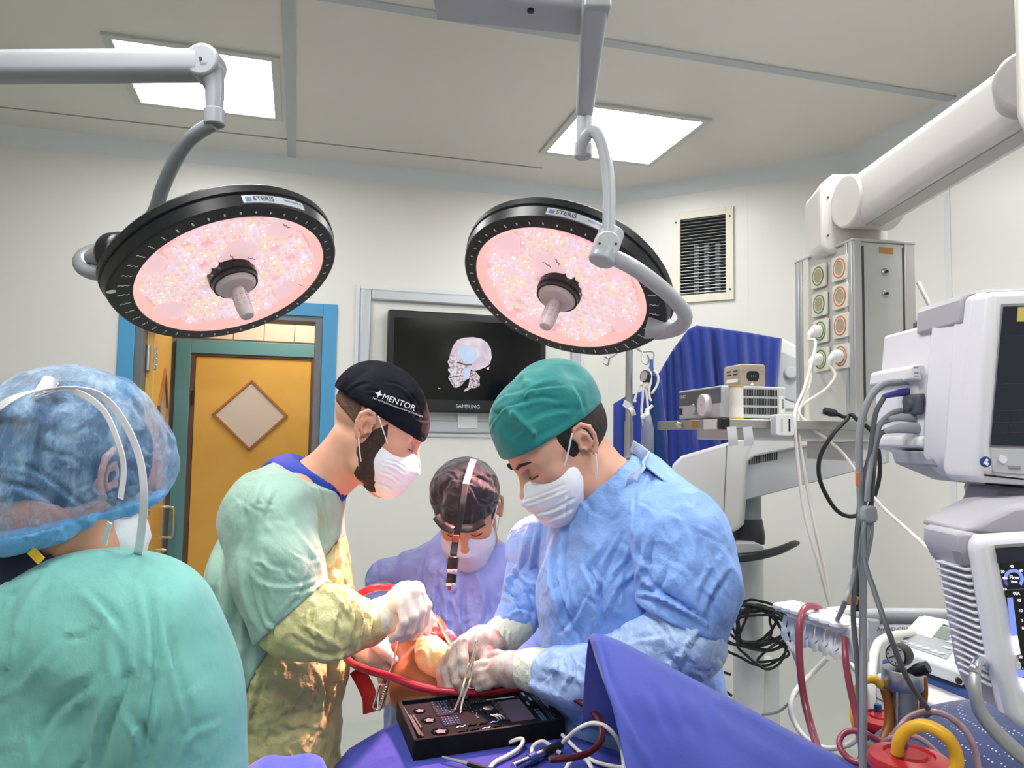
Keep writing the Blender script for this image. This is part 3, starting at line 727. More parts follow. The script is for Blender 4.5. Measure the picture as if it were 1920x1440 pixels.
    h = MB(T); h.lathe([(.0165, .034), (.0195, .055), (.021, .09), (.0195, .118), (.016, .126), (.0, .127)], 24); hd = h.build('handle', 'handle_grey', lamp)
    for k in range(8):
        for z in (.06, .076, .092):
            b = MB(T); q = k*PI/4; b.box((.0205*math.cos(q), .0205*math.sin(q), z), (.002, .009, .011), Matrix.Rotation(q, 3, 'Z')); b.build('grip_pad', 'handle_rib', hd, bevel=.001, seg=1)
    # maker's plate wrapped around the side
    w = hit(*plate_px, c-n*.02, n); l = T.inverted() @ w; th0 = math.atan2(l.y, l.x)
    RS = RO+.0045
    def warp(p): th = th0-p.x/RS; R = rr(th, RS+.0014)+p.z-.0*p.y; return T @ V((R*math.cos(th), R*math.sin(th), -.020-p.y))
    vs, fs = [], []
    for i in range(25):
        x = -.085+.17*i/24
        for (y, z) in ((-.011, .0002), (.011, .0002), (.011, -.004), (-.011, -.004)): vs.append(warp(V((x, y, z+.0004*(1 if y > 0 else -1)))))
    for i in range(24): fs += [(i*4+k, i*4+(k+1) % 4, i*4+4+(k+1) % 4, i*4+4+k) for k in range(4)]
    fs += [(3, 2, 1, 0), tuple(96+k for k in range(4))]
    b = MB(); b.add(vs, fs); pl = b.build('maker_plate', 'plate_silver', lamp)
    b = MB(); fs = []
    vs = [warp(V((-.078+.014*i/3, y, .0012))) for i in range(4) for y in (-.006, .006)]
    b.add(vs, [(2*i, 2*i+1, 2*i+3, 2*i+2) for i in range(3)]); b.build('plate_logo', 'plate_blue', pl)
    text('plate_name', 'STERIS', .019, None, 'dark_print', pl, ext=.0002, warp=lambda p: warp(V((p.x-.060, p.y, p.z+.0014))))
    text('plate_model', plate_txt2, .0085, None, 'plate_blue', pl, ext=.0002, warp=lambda p: warp(V((p.x+.022, p.y+.003, p.z+.0014))))
    text('plate_note', 'surgical lighting', .005, None, 'dark_print', pl, ext=.0002, warp=lambda p: warp(V((p.x+.026, p.y-.005, p.z+.0014)))) if False else None
    # light it throws
    ld = bpy.data.lights.new('lamp_beam', 'AREA'); ld.shape = 'DISK'; ld.size = .10; ld.energy = watts; ld.color = (1, .44, .42); ld.spread = math.radians(58)
    lo = bpy.data.objects.new('lamp_beam', ld); COL.objects.link(lo); lo.parent = lamp
    m = frame(c+n*.128, md, -n); m.translation -= WLOC[lamp.name]; lo.matrix_local = m
    return T, n
# ---- left lamp
cL = at(435, 517, 1.95)
L1 = thing('surgical_light', cL, 'round surgical light hanging on the left, on a long grey boom, above the doorway', 'surgical light', 'surgical lights')
T1, n1 = lamp_head(L1, 438, 523, 1.95, .56, 70, 192, 0, (515, 378), 'HarmonyAIR G', 3, .945, LAMP_W*.03)
b = MB(); P = [at(-160, 127, 1.86), at(375, 123, 1.90)]
d = (P[1]-P[0]).normalized(); Tm = frame(P[0], d, d.cross(V((0, 1, 0))) if False else V((0, 0, 1)) - d*d.z)
Lb = (P[1]-P[0]).length; b.M = Tm
b.prism([(x, y) for x, y in rrect(.07, .074, .022, 5)], Lb, frame((0, 0, 0), (0, 1, 0), (1, 0, 0))); b.build('boom_arm', 'arm_grey', L1, angle=50)
b = MB(); e = at(386, 122, 1.90); b.cyl(e+V((0, -.034, 0)), e+V((0, .034, 0)), .044, n=28); b.build('elbow', 'arm_grey', L1, bevel=.008, seg=3)
b = MB(); b.cyl(e+V((0, -.035, 0)), e+V((0, -.037, 0)), .004, n=10); b.build('elbow_pin', 'screw_dark', L1)
b = MB(); b.tube([at(392, 130, 1.9), at(402, 165, 1.9), at(402, 205, 1.9)], [.036, .024, .0215], 20, 5); b.build('drop_neck', 'arm_grey', L1)
b = MB(); b.cyl(at(402, 205, 1.9), at(402, 236, 1.9), .0262, n=24); b.build('collar', 'arm_grey', L1, bevel=.004)
b = MB(); b.tube([at(404, 232, 1.9), at(385, 240, 1.91), at(352, 266, 1.95), at(325, 308, 2.0), at(304, 355, 2.06), at(288, 400, 2.12), at(255, 440, 2.17), at(205, 463, 2.17), at(168, 472, 2.12), at(150, 488, 2.06), at(158, 505, 2.0), at(185, 514, 1.96), at(205, 512, 1.94)], .0185, 14, 6); b.build('yoke_tube', 'arm_grey', L1)
b = MB(); b.cyl(at(166, 484, 2.0), at(218, 474, 1.96), .016, .048, n=28); b.build('mount_cone', 'mid_grey', L1, bevel=.003)
b = MB(); b.cyl(at(207, 479, 1.97), at(238, 476, 1.95), .058, .058, n=32); b.build('mount_block', 'lamp_black', L1, bevel=.012)
# ---- right lamp
cR = at(1048, 543, 2.10)
L2 = thing('surgical_light', cR, 'round surgical light hanging in the centre, its yoke tube crossing in front of the lens', 'surgical light', 'surgical lights')
T2, n2 = lamp_head(L2, 1048, 549, 2.10, .60, 112, 18, 0, (1085, 410), 'HarmonyAIR G', 11, .975)
b = MB(); a, c = at(820, -22, 1.60), at(1100, 8, 1.60); d = (c-a).normalized(); b.M = frame(a, d, V((0, 0, 1))-d*d.z)
b.prism(rrect(.12, .085, .012, 3), (c-a).length, frame((0, 0, 0), (0, 1, 0), (1, 0, 0))); b.build('boom_arm', 'arm_shadow', L2)
b = MB(); k = at(995, 14, 1.57); b.cyl(k+V((0, 0, .02)), k+V((0, 0, -.010)), .0075, n=14); b.build('boom_knob', 'black_plastic', L2)
a, c = at(1117, -10, 1.52), at(1096, 206, 1.86); d = (c-a).normalized(); x = V((1, 0, 0))
b = MB(); T = frame(a, x, d); n0 = rrect(.056, .06, .01, 3); n1_ = rrect(.042, .046, .012, 3); Ln = (c-a).length
b.solid([T @ V((p[0], p[1], 0)) for p in n0][::-1], [T @ V((p[0], p[1], Ln)) for p in n1_][::-1]); b.build('spring_arm', 'arm_white', L2, angle=40)
b = MB(); b.M = frame(at(1117, 14, 1.55), (1, 0, 0), (0, 0, 1)); b.box((0, -.005, .0), (.055, .08, .045)); b.build('end_block', 'steel_soft', L2, bevel=.004)
b = MB(); b.cyl(at(1096, 204, 1.86), at(1094, 288, 1.86), .019, n=20); b.build('drop_neck', 'arm_white', L2, bevel=.002)
b = MB(); b.cyl(at(1093, 268, 1.86), at(1093, 297, 1.86), .0225, n=20); b.build('collar', 'arm_white', L2, bevel=.006)
b = MB(); b.tube([at(1090, 290, 1.85), at(1094, 262, 1.83), at(1108, 247, 1.82), at(1124, 258, 1.81), at(1136, 300, 1.80), at(1142, 360, 1.79), at(1141, 445, 1.78)], .0155, 14, 6); b.build('yoke_tube', 'arm_white', L2)
b = MB(); ka, kb = at(1148, 432, 1.80), at(1126, 492, 1.78); b.cyl(ka, kb, .031, n=28); b.build('knuckle', 'arm_white', L2, bevel=.005)
b = MB(); kc = at(1139, 455, 1.76); b.cyl(kc+V((0, .03, .006)), kc+V((0, -.004, -.004)), .0292, n=32); kn = b.build('knuckle_cap', 'light_grey', L2, bevel=.002)
for s in (-1, 1):
    b = MB(); p = kc+V((s*.019, -.0045, -.0035)); b.cyl(p, p+V((0, -.0012, 0)), .003, n=8); b.build('screw', 'screw_dark', kn)
b = MB(); b.tube([at(1150, 482, 1.79), at(1185, 500, 1.79), at(1225, 528, 1.82), at(1262, 560, 1.88), at(1284, 590, 1.96), at(1276, 612, 2.03), at(1250, 622, 2.08), at(1228, 624, 2.10)], .0195, 14, 6); b.build('yoke_tube', 'arm_white', L2)
b = MB(); b.cyl(at(1262, 618, 2.08), at(1218, 606, 2.10), .022, .045, n=28); b.build('mount_cone', 'arm_white', L2, bevel=.003)
# ================================================================== ceiling pendant (boom, joint box, service column, shelf)
mat('pendant_white', '#d6d3cf', .36, noise=(2, '#cfccc8', .5)); mat('pendant_grey', '#b5b3b0', .42); mat('pendant_panel', '#bfc0bb', .45, noise=(3, '#b8b9b4', .6))
mat('groove_dark', '#45474a', .6); mat('amber_label', '#b07a3a', .6); mat('socket_plate', '#dedccf', .42); mat('socket_face', '#b9ab92', .5, noise=(300, '#8f836c', .8)); mat('ring_green', '#5f8d4a', .5); mat('ring_orange', '#cf7a52', .5); mat('alu', '#c3c6c8', .35, metal=.7)
mat('cable_white', '#dcdad2', .45); mat('cable_grey', '#8c8f95', .5); mat('cable_dark', '#5f6267', .5); mat('cable_black', '#17181b', .5)
P1 = V((at(1600, 452, 2.2).x, 2.2, 0)); PM = zrot(P1, 10.0)
ztop = at(1600, 452, 2.2).z; zbot = 1.632; CW, CDp = .195, .305
pend = thing('ceiling_pendant', PM @ V((.1, .15, zbot)), 'ceiling pendant with thick beige boom, joint box and service column of sockets', 'pendant')
def pb(name, a, c, m, par=None, bev=.0): bb = MB(PM); bb.span(a, c); return bb.build(name, m, par if par is not None else pend, bevel=bev)
col_ = pb('column', (0, 0, zbot), (CW, CDp, ztop), 'pendant_panel', bev=.003)
for x0, x1 in ((.0, .022), (CW-.03, CW)): pb('corner_profile', (x0-.003, -.006, zbot-.01), (x1, .02, ztop+.004), 'pendant_grey', bev=.002)
for x in (.028, CW-.034): pb('groove', (x-.004, -.0015, zbot), (x+.004, .004, ztop-.012), 'groove_dark')
for y0, y1, m in ((0, .018, 'alu'), (.022, .036, 'alu'), (CDp-.02, CDp, 'alu'), (CDp-.04, CDp-.024, 'alu'), (CDp-.075, CDp-.045, 'socket_plate')): pb('side_profile', (-.007, y0, zbot-.005), (.004, y1, ztop+.001), m, bev=.0015)
pb('top_cap', (-.008, -.008, ztop), (CW+.004, CDp+.004, ztop+.008), 'pendant_grey', bev=.002)
bb = MB(PM); bb.box((.105, -.0015, ztop-.022), (.045, .002, .018)); bb.build('warning_label', 'amber_label', pend)
for z in (at(1665, 508, 2.2).z, at(1665, 549, 2.2).z):
    bb = MB(PM); bb.lathe([(.011, 0), (.011, .003), (.008, .006), (.0, .006)], 16, PM.inverted() @ frame(PM @ V((.1, 0, z)), (1, 0, 0), PM.to_3x3() @ V((0, -1, 0)))); o = bb.build('earth_stud', 'steel', pend)
    bb = MB(PM); bb.cyl((.1, -.005, z), (.1, -.012, z), .004, n=8); bb.build('stud_pin', 'screw_dark', o)
# eight sockets on the left side of the column
SP = lambda px, py: hit(px, py, PM @ V((-.005, 0, 0)), PM.to_3x3() @ V((-1, 0, 0)))
socks = [(1537, 518, 0), (1539, 571, 0), (1541, 621, 0), (1542, 674, 0), (1577, 503, 1), (1578, 556, 1), (1579, 611, 1), (1580, 668, 1)]
SOCK = []
for (px, py, k) in socks:
    w = SP(px, py); l = PM.inverted() @ w
    T = frame(PM @ V((-.004, l.y, l.z)), PM.to_3x3() @ V((0, -1, 0)), PM.to_3x3() @ V((-1, 0, 0)))     # z outwards, x towards camera
    if not SOCK or True:
        bb = MB(T); bb.prism(rrect(.078, .072, .005, 2), .007); s = bb.build('socket', 'socket_plate', pend, bevel=.001, seg=1)
        bb = MB(T); bb.ring(.030, .026, .006, .009, 28); bb.build('socket_ring', 'ring_orange' if k else 'ring_green', s)
        bb = MB(T); bb.ring(.0255, .022, .006, .0085, 28); bb.build('socket_collar', 'socket_plate', s)
        bb = MB(T); bb.lathe([(.0222, .006), (.0222, .0075), (0, .0075)], 28); bb.build('socket_face', 'socket_face', s)
    SOCK.append(T)
# plugs pushed into three sockets, with their cables
mat('plug_white', '#ececea', .35)
def plug(T, pts, label, r=.0045):
    t = thing('mains_plug', T.translation, label, 'plug', 'white mains plugs in the pendant sockets')
    bb = MB(T); bb.lathe([(.019, .0095), (.019, .024), (.015, .034), (.0, .036)], 20); bb.build('plug_body', 'plug_white', t)
    bb = MB(T); bb.tube([(0, 0, .03), (0, -.012, .042), (0, -.03, .044)], [.011, .009, .006], 12, 4); bb.build('plug_neck', 'plug_white', t)
    bb = MB(); bb.tube([T @ V((0, -.028, .044))]+pts, r, 8, 6); bb.build('cable', 'cable_white', t)
plug(SOCK[2], [at(1529, 640, 2.25), at(1524, 672, 2.2), at(1508, 728, 2.15), at(1494, 760, 2.12), at(1490, 785, 2.08), at(1494, 850, 2.06), at(1508, 960, 2.05), at(1535, 1060, 2.05), at(1556, 1140, 2.1)], 'white mains plug in the third green-ringed socket of the column')
plug(SOCK[3], [at(1520, 712, 2.2), at(1508, 745, 2.15), at(1498, 772, 2.12), at(1497, 810, 2.1), at(1511, 900, 2.08), at(1530, 1000, 2.06), at(1548, 1080, 2.08), at(1558, 1150, 2.1)], 'white mains plug in the lowest green-ringed socket of the column')
plug(SOCK[7], [at(1566, 705, 2.22), at(1548, 730, 2.2), at(1515, 752, 2.15), at(1497, 770, 2.12), at(1520, 800, 2.1), at(1580, 850, 2.1), at(1640, 935, 2.0), at(1720, 1010, 1.8), at(1800, 1085, 1.6)], 'white mains plug in the lowest orange-ringed socket of the column')
# joint box and boom on top
JT = PM @ Matrix.Translation((0, 0, 0))
bb = MB(); q = [at(x, y, 2.28) for x, y in ((1537, 345), (1562, 325), (1660, 325), (1666, 340), (1666, 452), (1640, 470), (1550, 474), (1538, 462))]
bb.solid(q, [p+V((.03, .20, 0)) for p in q]); bb.build('joint_box', 'pendant_white', pend, bevel=.012, seg=3)
for y in (370, 442):
    bb = MB(); p = at(1552, y, 2.279); bb.cyl(p, p+V((0, -.003, 0)), .003, n=8); bb.build('screw', 'screw_dark', pend)
A0, A1 = at(1628, 380, 2.22), at(2080, 85, 1.45); d = (A1-A0).normalized(); T = frame(A0, d.cross(V((0, 0, 1))), d)
Ln = (A1-A0).length
bb = MB(T); bb.prism(rrect(.135, .15, .035, 5), Ln); bb.build('boom_arm', 'pendant_white', pend, angle=50)
bb = MB(T); bb.box((0, .0, Ln/2), (.05, .156, Ln-.03)); bb.build('arm_rail', 'pendant_grey', pend)
bb = MB(T); bb.cyl((-.075, 0, .0), (.075, 0, .0), .078, n=36); bb.build('boom_knuckle', 'pendant_white', pend, bevel=.006)
bb = MB(); e = at(1935, 175, 1.62); bb.cyl(e+V((-.05, -.07, 0)), e+V((.06, .09, 0)), .07, n=36); bb.build('shoulder_cover', 'pendant_grey', pend, bevel=.01)
bb = MB(); q = [at(x, y, 1.5) for x, y in ((1900, -20), (2060, -20), (2060, 300), (1915, 240), (1906, 215))]; bb.solid(q, [p+V((.12, .14, 0)) for p in q]); bb.build('shoulder_box', 'pendant_white', pend, bevel=.012, seg=3)

# ---- shelf of the pendant
SN = V((at(1357, 800, 2.05).x, 2.05, 0)); SM = zrot(SN, 10.0)
ZS = at(1357, 786, 2.05).z
mat('rail_steel', '#a9a8a2', .4, metal=.6); mat('shelf_white', '#d9d8d3', .4)
shelf = thing('equipment_shelf', SM @ V((.25, .2, ZS-.03)), 'flat equipment shelf with steel side rails, hung on the pendant column', 'shelf')
bb = MB(SM); bb.span((0, 0, ZS-.02), (.62, .42, ZS)); bb.build('shelf_board', 'shelf_white', shelf, bevel=.002)
bb = MB(SM); bb.span((.008, -.012, ZS-.024), (.62, .004, ZS+.001)); bb.build('front_rail', 'rail_steel', shelf, bevel=.002)
bb = MB(SM); bb.span((-.012, .02, ZS-.026), (.004, .46, ZS+.001)); sr = bb.build('side_rail', 'rail_steel', shelf, bevel=.002)
bb = MB(SM); bb.span((-.013, -.013, ZS-.027), (.012, .012, ZS+.002)); bb.build('corner_block', 'black_plastic', shelf, bevel=.002)
bb = MB(SM); bb.span((-.0125, .02, ZS-.026), (-.010, .10, ZS+.0015)); bb.build('rail_cap', 'white_plastic', shelf)
bb = MB(SM); bb.cyl((-.012, .26, ZS-.012), (-.026, .26, ZS-.012), .010, n=14); bb.build('clamp_knob', 'chrome', shelf, bevel=.002)
bb = MB(SM); bb.box((-.013, .16, ZS-.012), (.002, .035, .018)); bb.build('rail_label', 'amber_label', shelf)
bb = MB(SM); bb.span((.09, .02, ZS-.055), (.56, .38, ZS-.021)); bb.build('drawer', 'shelf_white', shelf, bevel=.003)
bb = MB(SM); bb.span((.42, .05, ZS-.11), (.46, .3, ZS-.056)); bb.build('bracket', 'shelf_white', shelf, bevel=.003)
for x in (.005, .05):
    bb = MB(SM); bb.ribbon([(x+.01, -.014, ZS-.02), (x+.013, -.016, ZS-.05), (x+.016, -.012, ZS-.07)], (1, 0, 0), .027, .0008); bb.build('tape_strip', 'light_grey', shelf)
cl = thing('rail_clamp', at(1466, 812, 2.04), 'white plastic clamp on the front rail of the equipment shelf', 'clamp')
bb = MB(); p = at(1466, 797, 2.04); T = frame(p, SM.to_3x3() @ V((1, 0, 0)), SM.to_3x3() @ V((0, -1, 0))); bb.M = T
bb.prism(rrect(.054, .056, .008, 3), .03, z0=-.012); bb.build('clamp_body', 'white_plastic', cl, bevel=.002)
for x, m in ((-.01, 'light_grey'), (.011, 'black_plastic')):
    bb = MB(T); bb.box((x, 0, .0185), (.004, .034, .002)); bb.build('clamp_slot', m, cl)
# ---- light source box on the shelf
mat('box_grey', '#c6c9cb', .42); mat('box_dark', '#5d6167', .45); mat('box_beige', '#a99e8f', .4, metal=.3)
bb = MB(); LB = zrot(V((at(1353, 780, 2.1).x, 2.1, 0)), 10.0); LBi = lambda px, py, x=0: LB.inverted() @ hit(px, py, LB @ V((x, 0, 0)), LB.to_3x3() @ V((-1, 0, 0)))
lb = thing('light_source', LB @ V((.1, .15, ZS)), 'wide grey light source with round knob and vent grille, standing on the shelf', 'medical device')
HB = .094
bb = MB(LB); bb.span((0, 0, ZS+.006), (.19, .30, ZS+HB)); bb.build('casing', 'box_grey', lb, bevel=.003)
bb = MB(LB); bb.span((-.003, .004, ZS+.048), (.0, .29, ZS+HB-.006)); bb.build('display_strip', 'box_dark', lb)
bb = MB(LB); bb.span((-.002, .004, ZS+.009), (.0, .29, ZS+.046)); bb.build('front_panel', 'light_grey', lb)
bb = MB(LB); bb.cyl((0, .085, ZS+.042), (-.022, .085, ZS+.042), .032, n=32); bb.build('knob', 'white_plastic', lb, bevel=.003)
bb = MB(LB); bb.cyl((-.022, .085, ZS+.042), (-.0225, .085, ZS+.042), .003, n=8); bb.build('knob_dot', 'screw_dark', lb)
bb = MB(LB); bb.cyl((0, .16, ZS+.034), (-.016, .16, ZS+.034), .016, n=24); bb.build('lamp_outlet', 'chrome', lb, bevel=.002)
bb = MB(LB); bb.span((-.005, .27, ZS+.02), (0, .285, ZS+.04)); bb.build('switch', 'black_plastic', lb)
text('maker_mark', 'STORZ', .014, frame(LB @ V((-.0032, .285, ZS+.074)), LB.to_3x3() @ V((0, -1, 0)), LB.to_3x3() @ V((-1, 0, 0))), 'white_print', lb, ext=.0003)
bb = MB(LB)
for r in range(3):
    for k in range(22): bb.box((.062+k*.0048, -.0006, ZS+.026+r*.025), (.0026, .002, .019))
bb.build('vent_slots', 'black_plastic', lb)
bb = MB(LB); bb.box((.178, -.0006, ZS+.045), (.016, .001, .05)); bb.build('rating_label', 'white_print', lb)
bb = MB(LB)
for k in range(9): bb.box((.181, -.0012, ZS+.035+k*.003), (.006, .001, .0014))
bb.build('barcode', 'dark_print', lb)
for x, y in ((.02, .02), (.17, .02), (.02, .28), (.17, .28)):
    bb = MB(LB); bb.cyl((x, y, ZS), (x, y, ZS+.007), .01, n=12); bb.build('foot', 'black_rubber', lb)
# ---- small supply box on top
SB = zrot(V((at(1388, 716, 2.18).x, 2.18, 0)), 10.0); z0 = ZS+HB
sb = thing('power_supply', SB @ V((.03, .05, z0)), 'small beige power supply with black inlet on top of the light source', 'medical device')
bb = MB(SB); pr = [(-.0, 0), (.078, 0), (.078, .055), (.074, .064), (.004, .064), (0, .058)]
bb.solid([(x, 0, z0+.004+z) for x, z in pr][::-1], [(x, .105, z0+.004+z) for x, z in pr][::-1]); bb.build('casing', 'box_beige', sb, bevel=.002)
bb = MB(SB); bb.solid([(x, -.003, z) for x, z in ((.020, z0+.028), (.026, z0+.020), (.050, z0+.020), (.056, z0+.028), (.056, z0+.042), (.050, z0+.048), (.026, z0+.048), (.020, z0+.042))][::-1], [(x, .001, z) for x, z in ((.020, z0+.028), (.026, z0+.020), (.050, z0+.020), (.056, z0+.028), (.056, z0+.042), (.050, z0+.048), (.026, z0+.048), (.020, z0+.042))][::-1]); bb.build('inlet', 'black_plastic', sb)
for x in (.032, .038, .044):
    bb = MB(SB); bb.box((x, -.004, z0+.034), (.0015, .004, .006)); bb.build('inlet_pin', 'steel', sb)
bb = MB(SB); bb.prism([(0, 0), (.012, 0), (.006, .011)], .0008, frame(SB @ V((.030, -.001, z0+.007)), SB.to_3x3() @ V((1, 0, 0)), SB.to_3x3() @ V((0, -1, 0))) if False else Matrix.Translation((.030, -.0002, z0+.007)) @ Matrix.Rotation(PI/2, 4, 'X')); bb.build('warning_sign', 'white_print', sb)
for z in (.04, .05, .06)[:2]:
    for y in (.03, .07):
        bb = MB(SB); bb.box((-.0005, y, z0+z), (.002, .025, .003)); bb.build('slot', 'black_plastic', sb)
bb = MB(SB); bb.box((-.0005, .05, z0+.022), (.002, .07, .010)); bb.build('rating_label', 'white_print', sb)
for x in (.01, .068):
    for z in (.012, .052):
        bb = MB(SB); bb.cyl((x, 0, z0+z), (x, -.002, z0+z), .003, n=8); bb.build('screw', 'steel', sb)
for x, y in ((.012, .012), (.066, .012), (.012, .093), (.066, .093)):
    bb = MB(SB); bb.cyl((x, y, z0), (x, y, z0+.005), .006, n=10); bb.build('foot', 'black_rubber', sb)
# ---- white roll with yellow ends in front of the light source
mat('tape_white', '#e6e4da', .55); mat('tape_yellow', '#e0b93e', .5)
tr = thing('bandage_roll', SM @ V((.045, .015, ZS)), 'upright white roll with yellow ends in front of the light source', 'roll')
T = Matrix.Translation(SM @ V((.045, .018, ZS)))
bb = MB(T); bb.lathe([(.0185, .004), (.0185, .03), (.0175, .034), (.0185, .04), (.018, .07), (.0185, .09)], 24); bb.build('roll_body', 'tape_white', tr)
bb = MB(T); bb.lathe([(.0195, .0), (.0195, .005)], 24); bb.build('end_cap', 'tape_yellow', tr)
bb = MB(T); bb.lathe([(.0205, .088), (.0215, .093), (.0, .094)], 24); bb.build('end_cap', 'tape_yellow', tr)

# ================================================================== operating microscope under a blue cloth
mat('scope_white', '#d8d8d6', .4, noise=(2, '#d2d3d2', .5)); mat('scope_grey', '#b4b7ba', .42); mat('scope_dark', '#7f8286', .45); mat('scope_black', '#26282c', .4)
YS = 2.85
sc = thing('operating_microscope', V((at(1400, 1300, YS).x, YS+.1, 0)), 'tall white and grey microscope stand with black ring handle, under a blue cloth', 'microscope')
def px_solid(name, pts, Y, dep, m, par, bev=0, seg=2, dx=0):
    q = [at(x, y, Y) for x, y in pts]; bb = MB(); bb.solid(q, [p+V((dx, dep, 0)) for p in q]); return bb.build(name, m, par, bevel=bev, seg=seg)
px_solid('front_cover', [(1258, 872), (1276, 855), (1402, 818), (1412, 830), (1400, 862), (1390, 985), (1376, 999), (1330, 986), (1262, 960)], YS, .10, 'scope_white', sc, .012, 3, .05)
px_solid('arm_cover', [(1402, 818), (1470, 806), (1664, 786), (1662, 822), (1500, 838), (1412, 856), (1398, 868)], YS+.006, .10, 'scope_white', sc, .006, 2, .05)
px_solid('recess_panel', [(1396, 868), (1412, 852), (1664, 815), (1662, 868), (1388, 940)], YS+.03, .08, 'scope_grey', sc, .003, 2, .05)
px_solid('panel_joint', [(1362, 835), (1364, 835), (1357, 990), (1355, 990)], YS-.001, .004, 'scope_dark', sc)
for k in range(13):
    x = 1405.5+k*4.2; y = 863-k*.75
    px_solid('vent_slot', [(x, y-10), (x+2, y-10.3), (x+1.6, y+8), (x-.4, y+8.3)], YS+.028, .01, 'black_plastic', sc)
px_solid('head_cover', [(1440, 640), (1470, 634), (1535, 668), (1540, 770), (1440, 770)], 3.16, .14, 'scope_white', sc, .012, 3)
px_solid('head_plate', [(1450, 664), (1468, 660), (1535, 690), (1535, 770), (1450, 740)], 3.155, .05, 'scope_grey', sc, .004)
bb = MB(); p = at(1482, 699, 3.145); bb.cyl(p+V((0, .03, 0)), p+V((0, -.012, 0)), .026, n=28); bb.build('pivot_disc', 'scope_grey', sc, bevel=.006)
bb = MB(); T = Matrix.Translation((at(1402, 1000, YS+.1).x, YS+.1, 0)); zz = lambda y: at(1402, y, YS+.1).z
bb.M = T; bb.lathe([(.05, zz(985)), (.05, zz(900))], 32); bb.build('upper_post', 'scope_dark', sc)
bb = MB(T); bb.lathe([(.062, zz(1018)), (.064, zz(1005)), (.056, zz(978)), (.052, zz(972))], 32); bb.build('post_collar', 'scope_black', sc)
bb = MB(T); bb.lathe([(.0565, .12), (.0565, zz(1040))], 32); bb.build('post', 'light_grey', sc)
bb = MB(); q = [(1356, 1046), (1362, 1018), (1420, 1018), (1432, 1024), (1434, 1034), (1420, 1040), (1380, 1044)]
px_solid('handle_bracket', q, YS-.02, .16, 'light_grey', sc, .004)
bb = MB(); bb.tube([at(1330, 1036, YS+.06), at(1352, 1044, YS-.05), at(1380, 1046, YS-.07), at(1420, 1042, YS-.06), at(1460, 1032, YS-.02), at(1488, 1020, YS+.04), at(1496, 1018, YS+.1)], [.015, .017, .017, .016, .015, .013, .008], 14, 6); bb.build('ring_handle', 'scope_black', sc)
bb = MB(T); bb.box((-.01, -.06, zz(1137)), (.045, .03, .05)); bb.build('cable_hook', 'mid_grey', sc, bevel=.01, seg=3)
bb = MB(T); bb.box((.06, .06, .06), (.46, .5, .12)); bb.build('base', 'light_grey', sc, bevel=.03, seg=3)
for x, y in ((-.12, -.14), (.24, -.14), (-.12, .26), (.24, .26)):
    bb = MB(T); bb.cyl((x-.02, y, .035), (x+.02, y, .035), .035, n=16); bb.build('castor', 'black_rubber', sc)
bb = MB(T); bb.span((.055, .0, zz(1440)), (.12, .12, zz(1245))); bb.build('side_box', 'light_grey', sc, bevel=.006)
# black cable bundle hanging on the hook
rng = random.Random(5)
cb = thing('cable_bundle', at(1400, 1245, YS-.02), 'coiled bundle of thin black cables hanging on the microscope post', 'cable')
for k in range(9):
    cx, cy = 1408+rng.uniform(-22, 22), 1185+rng.uniform(-14, 14); rx, ry = rng.uniform(34, 66), rng.uniform(28, 55); ph = rng.random()*6; pts = []
    for i in range(15):
        a = ph+i*2*PI/13; pts.append(at(cx+rx*math.cos(a)*(1+.15*math.sin(3*a+k)), cy+ry*math.sin(a)*(1+.2*math.sin(2*a+k)), YS-.03-.012*k-.02*math.sin(a+k)+.02))
    bb = MB(); bb.tube(pts, .0048, 7, 5); bb.build('loop', 'cable_black', cb)
for pts in ([(1375, 1150), (1345, 1190), (1337, 1235), (1352, 1285), (1372, 1305)], [(1440, 1150), (1475, 1170), (1482, 1195), (1450, 1210), (1420, 1240), (1465, 1235), (1478, 1222), (1440, 1190)], [(1360, 1170), (1340, 1215), (1337, 1250), (1370, 1265)]):
    bb = MB(); bb.tube([at(x, y, YS-.05) for x, y in pts], .0048, 7, 6); bb.build('loop', 'cable_black', cb)
# blue cloth thrown over the head of the microscope
mat('cloth_blue', '#14348f', .75, sheen=.3, bump=(60, .12, .003), noise=(4, '#10297a', .6))
def curtain(name, top, bot, Yf, nu, nv, m, par=None, thick=.002, sub=0):
    "cloth hanging between two picture polylines; Yf(u, v) gives the depth"
    def lerp(pl, u):
        L = [0]
        for i in range(1, len(pl)): L.append(L[-1]+math.hypot(pl[i][0]-pl[i-1][0], pl[i][1]-pl[i-1][1]))
        return np.interp(u*L[-1], L, [p[0] for p in pl]), np.interp(u*L[-1], L, [p[1] for p in pl])
    vs = []
    for i in range(nu+1):
        t, b_ = lerp(top, i/nu), lerp(bot, i/nu)
        for j in range(nv+1):
            v = j/nv; vs.append(at(t[0]+(b_[0]-t[0])*v, t[1]+(b_[1]-t[1])*v, Yf(i/nu, v)))
    fs = [(i*(nv+1)+j, i*(nv+1)+j+1, (i+1)*(nv+1)+j+1, (i+1)*(nv+1)+j) for i in range(nu) for j in range(nv)]
    bb = MB(); bb.add(vs, fs); o = bb.build(name, m, par, angle=180)
    s = o.modifiers.new('solid', 'SOLIDIFY'); s.thickness = thick; s.offset = 0
    return o
def fold_y(u, v, n, amp, seed=0):
    return amp*(math.sin(u*n*2*PI+2.2*math.sin(u*9+seed)+v*.8)*(.35+.65*min(1, v*2.5))+.5*math.sin(u*n*4.3*PI+seed+v*1.5))
